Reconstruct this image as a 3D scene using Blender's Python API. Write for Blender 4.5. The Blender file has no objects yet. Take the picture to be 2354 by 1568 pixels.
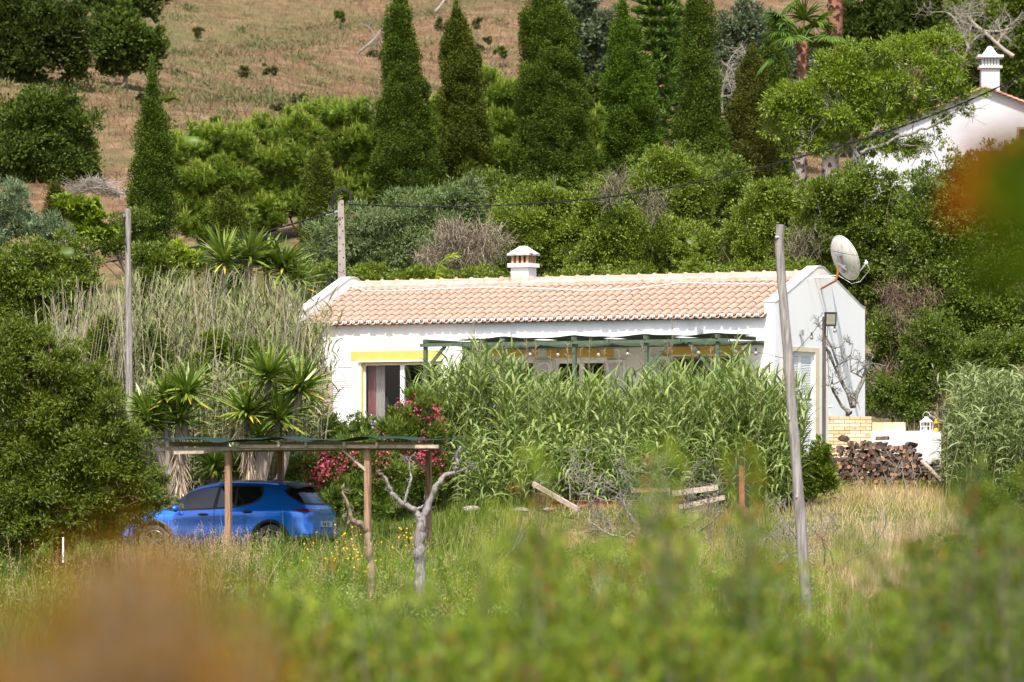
import bpy, math, random
import numpy as np
from mathutils import Vector

# ------------------------------------------------------------------ camera, sky, sun, exposure
SC = bpy.context.scene
COL = SC.collection
R = math.radians
UC, VH, FD = 1176.5, 1202.0, 13072.0        # optical axis, horizon row and focal length of the 2353 px wide photograph


def P(u, v, Y):
    return np.array([(u - UC) / FD * Y, Y, (VH - v) / FD * Y])


cam_d = bpy.data.cameras.new('camera')
cam_d.sensor_width = 36.0
cam_d.lens = 200.0
cam_d.shift_y = (VH - 784.0) / 2353.0
cam_d.clip_start = 0.1
cam_d.clip_end = 3000.0
cam_d.dof.use_dof = True
cam_d.dof.focus_distance = 131.0
cam_d.dof.aperture_fstop = 2.8
cam_d.dof.aperture_blades = 9
cam = bpy.data.objects.new('camera', cam_d)
cam.rotation_euler = (R(90), 0, 0)
COL.objects.link(cam)
SC.camera = cam

SUN_DIR = Vector((-0.06, -0.62, 1.0)).normalized()
elev = math.asin(SUN_DIR.z)
azim = math.atan2(SUN_DIR.x, SUN_DIR.y)
world = bpy.data.worlds.new('World')
SC.world = world
world.use_nodes = True
wn = world.node_tree
bg = wn.nodes['Background']
sky = wn.nodes.new('ShaderNodeTexSky')
sky.sky_type = 'NISHITA'
sky.sun_disc = False
sky.sun_elevation = elev
sky.sun_rotation = azim
sky.dust_density = 4.0
wn.links.new(sky.outputs[0], bg.inputs[0])
bg.inputs[1].default_value = 0.145
sun_d = bpy.data.lights.new('sun', 'SUN')
sun_d.energy = 3.8
sun_d.angle = R(0.5)
sun_d.color = (1.0, 0.965, 0.90)
sun = bpy.data.objects.new('sun', sun_d)
sun.rotation_euler = SUN_DIR.to_track_quat('Z', 'Y').to_euler()
sun.location = (0, -20, 60)
COL.objects.link(sun)
SC.view_settings.view_transform = 'Standard'
SC.view_settings.look = 'None'
SC.view_settings.exposure = 0.88
SC.view_settings.gamma = 1.0
cy = SC.cycles
cy.max_bounces = 6
cy.diffuse_bounces = 3
cy.glossy_bounces = 2
cy.transmission_bounces = 4
cy.transparent_max_bounces = 6
cy.use_denoising = True
cy.caustics_reflective = False
cy.caustics_refractive = False


# ------------------------------------------------------------------ scene bookkeeping
def tag(o, label=None, cat=None, group=None, kind=None):
    if label: o['label'] = label
    if cat: o['category'] = cat
    if group: o['group'] = group
    if kind: o['kind'] = kind
    return o


def thing(name, label, cat, loc=(0, 0, 0), rz=0.0, group=None):
    o = bpy.data.objects.new(name, None)
    o.empty_display_size = 0.2
    o.location = Vector([float(a) for a in loc])
    o.rotation_euler = (0, 0, rz)
    COL.objects.link(o)
    return tag(o, label, cat, group)


def wloc(o):
    v = np.zeros(3)
    while o is not None:
        v = v + np.array(o.location)
        o = o.parent
    return v


class G:
    """Collects vertices and faces; build() links them as ONE mesh object."""
    def __init__(s):
        s.V = []; s.F = []; s.T = []; s.n = 0; s.S = []; s.M = []

    def add(s, V, F, tint=0.5, smooth=False, mi=0):
        V = np.asarray(V, float).reshape(-1, 3)
        if isinstance(F, np.ndarray):
            F2 = F + s.n
            s.F.append(F2); k = len(F2)
        else:
            F2 = [[i + s.n for i in f] for f in F]
            s.F.append(F2); k = len(F2)
        T = np.broadcast_to(np.asarray(tint, float), (len(V),))
        s.V.append(V); s.T.append(T); s.n += len(V)
        s.S.append((k, smooth)); s.M.append((k, mi))

    def box(s, x0, x1, y0, y1, z0, z1, tint=0.5, mi=0):
        V = [(x, y, z) for z in (z0, z1) for y in (y0, y1) for x in (x0, x1)]
        F = [(0, 2, 3, 1), (4, 5, 7, 6), (0, 1, 5, 4), (2, 6, 7, 3), (0, 4, 6, 2), (1, 3, 7, 5)]
        s.add(V, np.array(F), tint, False, mi)

    def beam(s, p, q, w, h, up=(0, 0, 1), tint=0.5, mi=0):
        p = np.asarray(p, float); q = np.asarray(q, float)
        d = q - p; d = d / np.linalg.norm(d)
        a = np.cross(d, up)
        if np.linalg.norm(a) < 1e-4: a = np.cross(d, (0, 1, 0.01))
        a = a / np.linalg.norm(a); b = np.cross(a, d)
        V = []
        for c in (p, q):
            for (i, j) in ((-1, -1), (1, -1), (1, 1), (-1, 1)):
                V.append(c + a * w / 2 * i + b * h / 2 * j)
        F = [(0, 1, 2, 3), (7, 6, 5, 4), (0, 4, 5, 1), (1, 5, 6, 2), (2, 6, 7, 3), (3, 7, 4, 0)]
        s.add(V, np.array(F), tint, False, mi)

    def tube(s, pts, rad, seg=8, tint=0.5, cap=True, jit=0.0, rng=None, smooth=True, mi=0):
        pts = np.asarray(pts, float); n = len(pts)
        rad = np.broadcast_to(np.asarray(rad, float), (n,))
        d = np.gradient(pts, axis=0)
        d /= np.linalg.norm(d, axis=1)[:, None] + 1e-9
        a = np.cross(d[0], (0.13, 0.97, 0.2)); a /= np.linalg.norm(a) + 1e-9
        V = []
        th = np.linspace(0, 2 * np.pi, seg, endpoint=False)
        for i in range(n):
            a = a - d[i] * np.dot(a, d[i]); a /= np.linalg.norm(a) + 1e-9
            b = np.cross(d[i], a)
            r = rad[i] * (1 + (rng.uniform(-jit, jit, seg) if rng is not None else 0))
            V.append(pts[i] + (np.cos(th) * r)[:, None] * a + (np.sin(th) * r)[:, None] * b)
        V = np.concatenate(V)
        F = []
        for i in range(n - 1):
            for j in range(seg):
                k = (j + 1) % seg
                F.append((i * seg + j, i * seg + k, (i + 1) * seg + k, (i + 1) * seg + j))
        s.add(V, np.array(F), tint, smooth, mi)
        if cap and seg > 2:
            s.add(V[:seg], [list(range(seg))[::-1]], tint, False, mi)
            s.add(V[-seg:], [list(range(seg))], tint, False, mi)

    def strips(s, C, Wv, tint):
        N, K, _ = C.shape
        V = np.stack([C - Wv, C + Wv], axis=2).reshape(-1, 3)
        base = (np.arange(N) * K * 2)[:, None] + (np.arange(K - 1) * 2)[None, :]
        F = np.stack([base, base + 1, base + 3, base + 2], axis=-1).reshape(-1, 4)
        T = np.repeat(np.broadcast_to(tint, (N,)), K * 2)
        s.add(V, F, T, False)

    def diamonds(s, p, d, L, w, nrm, tint, fat=0.45):
        side = np.cross(d, nrm); side /= np.linalg.norm(side, axis=1)[:, None] + 1e-9
        N = len(p)
        L = np.broadcast_to(L, (N,))[:, None]; w = np.broadcast_to(w, (N,))[:, None]
        m = p + d * L * fat
        V = np.stack([p, m + side * w, p + d * L, m - side * w], axis=1).reshape(-1, 3)
        F = (np.arange(N) * 4)[:, None] + np.arange(4)[None, :]
        s.add(V, F, np.repeat(np.broadcast_to(tint, (N,)), 4), False)

    def blob(s, c, r, rng, nu=14, nv=9, amp=0.15, tint=0.5, smooth=True):
        th = np.linspace(0, 2 * np.pi, nu, endpoint=False); ph = np.linspace(0.02, np.pi - 0.02, nv)
        T, H = np.meshgrid(th, ph)
        k = 1 + rng.uniform(-amp, amp, T.shape)
        V = np.stack([c[0] + r[0] * k * np.sin(H) * np.cos(T), c[1] + r[1] * k * np.sin(H) * np.sin(T),
                      c[2] + r[2] * k * np.cos(H)], -1).reshape(-1, 3)
        F = []
        for i in range(nv - 1):
            for j in range(nu):
                q = (j + 1) % nu
                F.append((i * nu + j, (i + 1) * nu + j, (i + 1) * nu + q, i * nu + q))
        s.add(V, np.array(F), tint, smooth)

    def build(s, name, mat, parent=None, local=False, label=None, smooth=None):
        V = np.concatenate(s.V) if s.V else np.zeros((0, 3))
        T = np.concatenate(s.T)
        if parent is not None and not local:
            V = V - wloc(parent)
        counts, idx = [], []
        for F in s.F:
            if isinstance(F, np.ndarray):
                counts.append(np.full(len(F), F.shape[1])); idx.append(F.ravel())
            else:
                counts.append(np.array([len(f) for f in F])); idx.append(np.array([i for f in F for i in f]))
        counts = np.concatenate(counts); idx = np.concatenate(idx)
        me = bpy.data.meshes.new(name)
        me.vertices.add(len(V)); me.vertices.foreach_set('co', V.astype(np.float32).ravel())
        me.loops.add(len(idx)); me.loops.foreach_set('vertex_index', idx.astype(np.int32))
        me.polygons.add(len(counts))
        st = np.concatenate([[0], np.cumsum(counts)[:-1]])
        me.polygons.foreach_set('loop_start', st.astype(np.int32))
        sm = np.concatenate([np.full(k, b) for k, b in s.S])
        if smooth is not None: sm[:] = smooth
        me.polygons.foreach_set('use_smooth', sm)
        mats = mat if isinstance(mat, (list, tuple)) else [mat]
        for m in mats: me.materials.append(m)
        if len(mats) > 1:
            mi = np.concatenate([np.full(k, b) for k, b in s.M]).astype(np.int32)
            me.polygons.foreach_set('material_index', mi)
        at = me.attributes.new('tint', 'FLOAT', 'POINT')
        at.data.foreach_set('value', T.astype(np.float32))
        me.update(calc_edges=True)
        o = bpy.data.objects.new(name, me)
        COL.objects.link(o)
        if parent is not None: o.parent = parent
        if label: o['label'] = label
        return o


# ------------------------------------------------------------------ materials
def newmat(name):
    m = bpy.data.materials.new(name); m.use_nodes = True
    nt = m.node_tree
    return m, nt, nt.nodes['Principled BSDF']


def ramp(nt, fac, cols, pos=None):
    r = nt.nodes.new('ShaderNodeValToRGB')
    e = r.color_ramp.elements
    pos = pos or [i / (len(cols) - 1) for i in range(len(cols))]
    while len(e) < len(cols): e.new(0.5)
    for i, c in enumerate(cols):
        e[i].position = pos[i]; e[i].color = (c[0], c[1], c[2], 1)
    nt.links.new(fac, r.inputs[0])
    return r.outputs[0]


def noise(nt, scale, detail=4.0, coord='Object', stretch=None, rough=0.6, dist=0.0):
    tc = nt.nodes.new('ShaderNodeTexCoord')
    n = nt.nodes.new('ShaderNodeTexNoise')
    n.inputs['Scale'].default_value = scale
    n.inputs['Detail'].default_value = detail
    n.inputs['Roughness'].default_value = rough
    n.inputs['Distortion'].default_value = dist
    src = tc.outputs[coord]
    if stretch:
        mp = nt.nodes.new('ShaderNodeMapping')
        mp.inputs['Scale'].default_value = stretch
        nt.links.new(src, mp.inputs[0]); src = mp.outputs[0]
    nt.links.new(src, n.inputs['Vector'])
    return n.outputs[0]


def mixc(nt, fac, a, b, mode='MIX'):
    m = nt.nodes.new('ShaderNodeMix'); m.data_type = 'RGBA'; m.blend_type = mode
    for s, v in ((m.inputs[0], fac), (m.inputs[6], a), (m.inputs[7], b)):
        if isinstance(v, (int, float)): s.default_value = v
        elif isinstance(v, (tuple, list)): s.default_value = (v[0], v[1], v[2], 1)
        else: nt.links.new(v, s)
    return m.outputs[2]


def leafmat(name, cols, rough=0.45, trans=0.28, spec=0.35):
    m, nt, b = newmat(name)
    at = nt.nodes.new('ShaderNodeAttribute'); at.attribute_name = 'tint'
    c = ramp(nt, at.outputs['Fac'], cols)
    nt.links.new(c, b.inputs['Base Color'])
    b.inputs['Roughness'].default_value = rough
    b.inputs['Specular IOR Level'].default_value = spec
    tr = nt.nodes.new('ShaderNodeBsdfTranslucent')
    c2 = mixc(nt, 1.0, c, (1.0, 1.0, 0.55), 'MULTIPLY')
    nt.links.new(c2, tr.inputs[0])
    mx = nt.nodes.new('ShaderNodeMixShader'); mx.inputs[0].default_value = trans
    nt.links.new(b.outputs[0], mx.inputs[1]); nt.links.new(tr.outputs[0], mx.inputs[2])
    nt.links.new(mx.outputs[0], nt.nodes['Material Output'].inputs[0])
    return m


def surf(name, cols, scale=3.0, rough=0.8, metal=0.0, bump=0.0, stretch=None, detail=5, bscale=None, spec=0.3, pos=None, usetint=0.0, coat=0.0, rgh=0.6):
    m, nt, b = newmat(name)
    f = noise(nt, scale, detail, stretch=stretch, rough=rgh)
    if usetint > 0:
        at = nt.nodes.new('ShaderNodeAttribute'); at.attribute_name = 'tint'
        mm = nt.nodes.new('ShaderNodeMix'); mm.data_type = 'FLOAT'
        mm.inputs[0].default_value = usetint
        nt.links.new(f, mm.inputs[2]); nt.links.new(at.outputs['Fac'], mm.inputs[3])
        f = mm.outputs[0]
    if len(cols) == 1: cols = [cols[0], cols[0]]
    c = ramp(nt, f, cols, pos or [0.3 + 0.4 * i / (len(cols) - 1) for i in range(len(cols))])
    nt.links.new(c, b.inputs['Base Color'])
    b.inputs['Roughness'].default_value = rough
    b.inputs['Metallic'].default_value = metal
    b.inputs['Specular IOR Level'].default_value = spec
    if coat: b.inputs['Coat Weight'].default_value = coat; b.inputs['Coat Roughness'].default_value = 0.05
    if bump:
        bp = nt.nodes.new('ShaderNodeBump'); bp.inputs['Strength'].default_value = bump
        bp.inputs['Distance'].default_value = 0.03
        nt.links.new(noise(nt, bscale or scale * 3, 5, stretch=stretch), bp.inputs['Height'])
        nt.links.new(bp.outputs[0], b.inputs['Normal'])
    return m


M = {}
M['laurel'] = leafmat('laurel leaves', [(.095, .14, .013), (.13, .185, .016), (.175, .235, .022), (.27, .31, .035)], rough=.5)
M['darkbroad'] = leafmat('dark broad leaves', [(.060, .095, .010), (.088, .132, .013), (.125, .175, .017), (.19, .23, .025)], rough=.5)
M['farbroad'] = leafmat('dull broad leaves', [(.036, .055, .012), (.055, .080, .015), (.080, .110, .02)], rough=.8, spec=.08)
M['farolive'] = leafmat('grey green leaves', [(.07, .10, .05), (.10, .135, .07), (.15, .18, .10)], rough=.6)
M['olive'] = leafmat('olive leaves', [(.09, .14, .07), (.14, .20, .10), (.24, .30, .18)], rough=.5)
M['acacia'] = leafmat('blue green leaves', [(.10, .145, .05), (.145, .20, .07), (.21, .27, .11)], rough=.6)
M['cypress'] = leafmat('cypress sprays', [(.040, .070, .010), (.070, .110, .014), (.12, .16, .022)], rough=.9, trans=.2, spec=.08)
M['cypressolive'] = leafmat('olive cypress sprays', [(.050, .070, .010), (.085, .11, .016), (.14, .16, .026)], rough=.9, trans=.2, spec=.08)
M['cypressbright'] = leafmat('bright cypress sprays', [(.040, .085, .008), (.075, .135, .014), (.125, .19, .022)], rough=.9, trans=.2, spec=.08)
M['cypressbrown'] = leafmat('brown cypress sprays', [(.05, .06, .012), (.085, .095, .016), (.13, .13, .025)], rough=.9, trans=.2, spec=.08)
M['pine'] = leafmat('pine needles', [(.09, .15, .016), (.14, .215, .02), (.21, .28, .03), (.32, .37, .06)], rough=.5, trans=.28)
M['norfolk'] = leafmat('norfolk needles', [(.045, .095, .012), (.085, .16, .016), (.14, .22, .025)], rough=.5, trans=.2)
M['almond'] = leafmat('almond leaves', [(.045, .070, .006), (.080, .115, .008), (.125, .165, .012), (.20, .22, .018)], rough=.5)
M['lime'] = leafmat('light green leaves', [(.12, .18, .012), (.18, .255, .018), (.26, .34, .03)], rough=.45, trans=.35)
M['yellowlime'] = leafmat('yellow green leaves', [(.20, .30, .02), (.35, .42, .03)], rough=.45, trans=.35)
M['limeweed'] = leafmat('weed leaves', [(.06, .12, .014), (.12, .20, .02), (.20, .27, .035), (.32, .32, .07)], rough=.5, trans=.3)
M['reed'] = leafmat('reed leaves', [(.09, .145, .035), (.15, .22, .05), (.24, .31, .08), (.36, .39, .15)], rough=.6, trans=.3)
M['reeddry'] = leafmat('dry reed stems', [(.18, .17, .10), (.32, .27, .19), (.50, .44, .35)], rough=.7, trans=.1)
M['reedpale'] = leafmat('pale reed leaves', [(.075, .12, .022), (.13, .175, .04), (.22, .245, .09), (.36, .31, .18)], rough=.7, trans=.25)
M['reedstripe'] = leafmat('striped reed leaves', [(.10, .16, .04), (.17, .22, .075), (.33, .36, .18)], rough=.6, trans=.25)
M['yucca'] = leafmat('yucca blades', [(.07, .12, .015), (.13, .20, .025), (.21, .28, .04), (.50, .40, .04)], rough=.4, trans=.15, spec=.45)
M['deadleaf'] = leafmat('dead leaf skirt', [(.20, .14, .09), (.34, .26, .18), (.48, .40, .30)], rough=.8, trans=.1)
M['palm'] = leafmat('palm fronds', [(.04, .09, .010), (.08, .15, .014), (.16, .22, .02)], rough=.4, trans=.3)
M['oleander'] = leafmat('oleander leaves', [(.06, .11, .012), (.11, .17, .02), (.18, .24, .035)], rough=.5)
M['pink'] = leafmat('pink petals', [(.50, .03, .10), (.62, .07, .17), (.72, .18, .28)], rough=.6, trans=.3)
M['blueflower'] = leafmat('pale blue petals', [(.45, .52, .85), (.6, .65, .9)], rough=.6, trans=.3)
M['yellowflower'] = leafmat('yellow petals', [(.75, .42, .01), (.85, .55, .02)], rough=.6, trans=.3)
M['drytwig'] = leafmat('dry twigs', [(.15, .12, .08), (.25, .205, .145), (.34, .29, .215)], rough=.8, trans=0.0)
M['grass'] = leafmat('meadow grass', [(.075, .135, .012), (.13, .20, .018), (.22, .26, .035), (.38, .31, .11), (.50, .38, .20)], rough=.6, trans=.35)
M['strawgrass'] = leafmat('straw grass', [(.30, .20, .10), (.45, .32, .18), (.58, .45, .29)], rough=.7, trans=.25)
M['hillgrass'] = leafmat('hill grass', [(.06, .09, .025), (.125, .105, .045), (.21, .125, .075), (.30, .185, .115)], rough=.8, trans=.15)
M['hillscrub'] = leafmat('hill scrub', [(.045, .075, .018), (.085, .105, .03), (.15, .14, .055), (.20, .15, .08)], rough=.8, trans=.15)
M['nearbush'] = leafmat('near shrub leaves', [(.030, .065, .004), (.070, .120, .006), (.14, .20, .009), (.26, .30, .02)], rough=.6, trans=.38)
M['nearbright'] = leafmat('bright near leaves', [(.045, .10, .005), (.11, .18, .007), (.20, .27, .011), (.34, .37, .03)], rough=.6, trans=.4)
M['redleaf'] = leafmat('red young leaves', [(.22, .07, .015), (.30, .12, .015), (.28, .18, .015)], rough=.6, trans=.35)
M['fierytip'] = leafmat('fiery shoot tips', [(.26, .045, .004), (.32, .08, .005), (.20, .12, .006)], rough=.9, trans=.35, spec=.03)
M['darksprig'] = leafmat('dark green sprig leaves', [(.05, .10, .005), (.09, .15, .006), (.14, .19, .008)], rough=.9, trans=.35, spec=.03)
M['rustleaf'] = leafmat('rust brown leaves', [(.17, .075, .004), (.26, .11, .004), (.17, .13, .005)], rough=.9, trans=.3, spec=.03)
M['bark'] = surf('bark', [(.10, .08, .06), (.22, .18, .14), (.32, .28, .23)], 6, .9, bump=.6, stretch=(3, 3, .6))
M['redbark'] = surf('pine bark', [(.10, .05, .035), (.24, .12, .08)], 6, .9, bump=.6, stretch=(3, 3, .6))
M['paletwig'] = surf('pale branch bark', [(.20, .17, .14), (.36, .32, .27)], 8, .9)
M['deadwood'] = surf('bleached dead wood', [(.09, .075, .065), (.25, .22, .205), (.40, .365, .35)], 9, .9, bump=.9, stretch=(4, 4, .5))
M['browndead'] = surf('brown dead wood', [(.14, .10, .07), (.30, .22, .15)], 7, .9, bump=.7, stretch=(4, 4, .5))
M['lichenbark'] = surf('lichen bark', [(.05, .045, .04), (.16, .15, .13), (.34, .33, .29)], 22, .9, bump=.5)
M['plaster'] = surf('white plaster', [(.62, .61, .60), (.78, .775, .77), (.81, .805, .80)], 1.6, .85, bump=.08, bscale=40, spec=.2, stretch=(1, 1, .35), pos=[.25, .42, .7])
M['plastertop'] = surf('weathered white coping', [(.34, .33, .30), (.60, .58, .55), (.72, .71, .69)], 5, .9, spec=.2, bump=.1)
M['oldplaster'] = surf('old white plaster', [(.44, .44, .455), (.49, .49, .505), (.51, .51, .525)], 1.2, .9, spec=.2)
M['yellow'] = surf('yellow limewash', [(.66, .42, .10), (.72, .47, .13)], 3, .85, spec=.2)
M['cream'] = surf('cream limewash', [(.62, .50, .33), (.72, .60, .42)], 3, .85, spec=.2)
M['beige'] = surf('beige plinth', [(.50, .44, .34), (.62, .56, .45)], 4, .85, spec=.2)
M['white'] = surf('white paint', [(.78, .78, .78), (.83, .83, .83)], 3, .45, spec=.4)
M['tile'] = surf('clay tiles', [(.30, .19, .14), (.375, .245, .185), (.40, .27, .205), (.34, .25, .20)], 5, .85, usetint=.18, spec=.15, detail=8, bump=.12, rgh=.7, pos=[.15, .42, .62, .85])
M['tileend'] = surf('tile undersides', [(.48, .22, .13), (.58, .31, .20)], 6, .85)
M['ridge'] = surf('ridge clay', [(.16, .12, .09), (.35, .24, .18), (.39, .28, .215), (.40, .32, .26)], 4, .85, usetint=.22, detail=8, rgh=.7, pos=[.27, .40, .6, .8])
M['mortar'] = surf('lime mortar', [(.68, .66, .62), (.80, .79, .77)], 8, .9)
M['dirtymortar'] = surf('dirty mortar', [(.22, .18, .14), (.42, .35, .27), (.55, .49, .42)], 4, .9)
M['brick'] = surf('chimney brick', [(.36, .20, .11), (.52, .32, .19)], 9, .9)
M['soot'] = surf('soot stained plaster', [(.04, .035, .03), (.35, .33, .31), (.72, .71, .69)], 7, .9)
M['dark'] = surf('dark void', [(.012, .012, .012), (.02, .02, .02)], 3, .9)
M['black'] = surf('black plastic', [(.018, .018, .02), (.03, .03, .033)], 3, .45, spec=.4)
M['rubber'] = surf('cable rubber', [(.012, .012, .013), (.02, .02, .02)], 3, .6)
M['concrete'] = surf('pole concrete', [(.24, .20, .17), (.36, .31, .27)], 5, .9, bump=.2)
M['block'] = surf('whitewashed block', [(.42, .41, .40), (.62, .61, .60), (.72, .71, .71)], 3, .9, bump=.15, stretch=(1, 1, .5))
M['postwood'] = surf('dark post wood', [(.06, .045, .036), (.13, .10, .085)], 6, .8, bump=.3, stretch=(6, 6, .4))
M['greywood'] = surf('weathered pole wood', [(.12, .10, .085), (.25, .225, .205), (.38, .35, .33)], 5, .9, bump=.5, stretch=(5, 5, .35))
M['brownwood'] = surf('brown timber', [(.17, .09, .05), (.30, .18, .11), (.40, .26, .17)], 6, .8, bump=.3, stretch=(6, 6, .4))
M['palewood'] = surf('pale timber', [(.26, .19, .13), (.42, .34, .26), (.50, .42, .33)], 5, .85, bump=.3, stretch=(.5, 5, 5))
M['greenwood'] = surf('green painted timber', [(.06, .085, .055), (.11, .15, .10)], 6, .7, stretch=(1, 5, 5))
M['greencloth'] = surf('dark green shade cloth', [(.004, .020, .017), (.008, .030, .025)], 5, .85)
M['rust'] = surf('rusty steel', [(.22, .07, .03), (.38, .15, .07)], 5, .8)
M['logbark'] = surf('log bark', [(.035, .02, .015), (.09, .05, .035), (.17, .11, .085)], 9, .9, bump=.6, usetint=.5, stretch=(1, 1, 1))
M['logend'] = surf('log cut face', [(.20, .07, .03), (.33, .13, .06), (.36, .18, .10)], 9, .85, usetint=.6)
M['stone'] = surf('rubble stone', [(.14, .12, .10), (.27, .24, .20), (.36, .33, .29)], 4, .9, bump=.4, usetint=.3)
M['glasswhite'] = surf('milky glass', [(.26, .25, .20), (.32, .30, .25)], 3, .2, spec=.5)
M['steel'] = surf('galvanised steel', [(.30, .31, .32), (.42, .43, .44)], 8, .45, metal=.6)
M['dish'] = surf('weathered dish enamel', [(.40, .38, .31), (.60, .57, .51), (.68, .66, .61)], 3, .6, stretch=(4, 4, .7), detail=6)
M['curtain'] = surf('pink curtain', [(.55, .16, .17), (.70, .30, .30)], 2, .9)
M['whitecurtain'] = surf('sheer curtain', [(.70, .55, .54), (.8, .7, .68)], 2, .9)
M['orangewood'] = surf('varnished chair wood', [(.45, .18, .07), (.55, .25, .10)], 4, .5)
M['cushion'] = surf('grey cushion', [(.35, .34, .33), (.5, .49, .47)], 6, .9)
M['orange'] = surf('orange lacquer', [(.75, .28, .02), (.85, .36, .03)], 3, .4)


def glassmat(name, tintc=(.9, .95, .95), refl=0.12, alpha=1.0):
    m, nt, b = newmat(name)
    tr = nt.nodes.new('ShaderNodeBsdfTransparent'); tr.inputs[0].default_value = (*tintc, 1)
    gl = nt.nodes.new('ShaderNodeBsdfGlossy'); gl.inputs['Roughness'].default_value = 0.03
    mx = nt.nodes.new('ShaderNodeMixShader')
    lw = nt.nodes.new('ShaderNodeLayerWeight'); lw.inputs[0].default_value = 0.2
    ad = nt.nodes.new('ShaderNodeMath'); ad.operation = 'MULTIPLY_ADD'
    ad.inputs[1].default_value = 0.6; ad.inputs[2].default_value = refl
    nt.links.new(lw.outputs['Fresnel'], ad.inputs[0]); nt.links.new(ad.outputs[0], mx.inputs[0])
    nt.links.new(tr.outputs[0], mx.inputs[1]); nt.links.new(gl.outputs[0], mx.inputs[2])
    nt.links.new(mx.outputs[0], nt.nodes['Material Output'].inputs[0])
    return m


M['glass'] = glassmat('window glass', refl=.05)
m_, nt_, b_ = newmat('car paint')
b_.inputs['Base Color'].default_value = (.010, .21, .88, 1)
b_.inputs['Metallic'].default_value = .45; b_.inputs['Roughness'].default_value = .27
b_.inputs['Coat Weight'].default_value = 1.0; b_.inputs['Coat Roughness'].default_value = .04
M['paint'] = m_
m_, nt_, b_ = newmat('car glass')
b_.inputs['Base Color'].default_value = (.012, .013, .013, 1); b_.inputs['Roughness'].default_value = .05
b_.inputs['Specular IOR Level'].default_value = .8
M['carglass'] = m_
m_, nt_, b_ = newmat('chrome'); b_.inputs['Base Color'].default_value = (.6, .6, .62, 1)
b_.inputs['Metallic'].default_value = 1; b_.inputs['Roughness'].default_value = .2
M['chrome'] = m_
m_, nt_, b_ = newmat('tail lamp'); b_.inputs['Base Color'].default_value = (.22, .012, .012, 1)
b_.inputs['Roughness'].default_value = .12; b_.inputs['Coat Weight'].default_value = 1
M['lamp'] = m_
M['alloy'] = surf('alloy wheel', [(.30, .30, .31), (.38, .38, .39)], 5, .35, metal=.8)
M['tyre'] = surf('dusty tyre', [(.05, .045, .04), (.16, .145, .12)], 5, .9)

# ground
m_, nt_, b_ = newmat('ground soil')
n1 = noise(nt_, .09, 6); n2 = noise(nt_, .9, 8, rough=.7); n3 = noise(nt_, .05, 5, stretch=(1, .5, 1), dist=1.0)
tc_ = nt_.nodes.new('ShaderNodeTexCoord'); sp_ = nt_.nodes.new('ShaderNodeSeparateXYZ')
nt_.links.new(tc_.outputs['Object'], sp_.inputs[0])
dry = ramp(nt_, n2, [(.17, .10, .06), (.28, .18, .105), (.36, .25, .15)], [.3, .5, .7])
green = ramp(nt_, n2, [(.055, .09, .02), (.11, .14, .035)], [.35, .65])
f1 = ramp(nt_, n1, [(0, 0, 0), (1, 1, 1)], [.45, .60])
near_c = mixc(nt_, f1, green, dry)
n4 = noise(nt_, .28, 7, rough=.7)
hill0 = ramp(nt_, n2, [(.085, .052, .030), (.175, .108, .058), (.265, .175, .10)], [.36, .5, .64])
hill = mixc(nt_, ramp(nt_, n4, [(0, 0, 0), (.7, .7, .7)], [.50, .62]), hill0, (.13, .115, .05))
hg = ramp(nt_, n2, [(.09, .09, .03), (.15, .13, .055)], [.35, .65])
f3 = ramp(nt_, n3, [(0, 0, 0), (1, 1, 1)], [.50, .62])
hill_c = mixc(nt_, f3, hill, hg)
mr = nt_.nodes.new('ShaderNodeMapRange'); mr.inputs[1].default_value = 140; mr.inputs[2].default_value = 170
nt_.links.new(sp_.outputs['Y'], mr.inputs[0])
nt_.links.new(mixc(nt_, mr.outputs[0], near_c, hill_c), b_.inputs['Base Color'])
b_.inputs['Roughness'].default_value = .95; b_.inputs['Specular IOR Level'].default_value = .1
bp_ = nt_.nodes.new('ShaderNodeBump'); bp_.inputs['Strength'].default_value = .8; bp_.inputs['Distance'].default_value = .25
nt_.links.new(noise(nt_, 2.2, 8, rough=.75), bp_.inputs['Height']); nt_.links.new(bp_.outputs[0], b_.inputs['Normal'])
M['ground'] = m_

# ------------------------------------------------------------------ terrain
PY = [-60, 0, 40, 60, 80, 100, 112, 118, 124, 128, 131, 133, 135, 141, 150, 165, 190, 230, 300, 450, 900]
PZ = [-2.6, -2.3, -2.3, -2.3, -2.15, -1.75, -1.12, -.78, -.2, .45, 1.0, 1.35, 1.7, 1.85, 3.2, 6.6, 11.9, 17.4, 29.0, 56, 130]


def ht(x, y):
    x = np.asarray(x, float); y = np.asarray(y, float)
    h = np.interp(y, PY, PZ)
    q = np.clip((x + 3.0) / 2.5, 0, 1); q = q * q * (3 - 2 * q)
    h = h + q * np.interp(y, [112, 118, 121, 124, 128, 131], [0, .08, .38, .48, .12, 0]) - (1 - q) * np.interp(y, [118, 121, 124, 128, 131], [0, .2, .28, .2, 0])
    a = np.clip((y - 143) / 20, 0, 1)
    h = h + a * (0.5 * np.sin(x * .17 + y * .05) + .35 * np.sin(x * .41 - y * .13)) + 1.2 * a * np.sin(x * .045 + 1.0 + y * .01)
    h = h + (1 - a) * np.where(y < 128, .05 * np.sin(x * .9 + y * .5) + .05 * np.sin(x * 1.7 - y * .8), 0)
    return h


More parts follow.
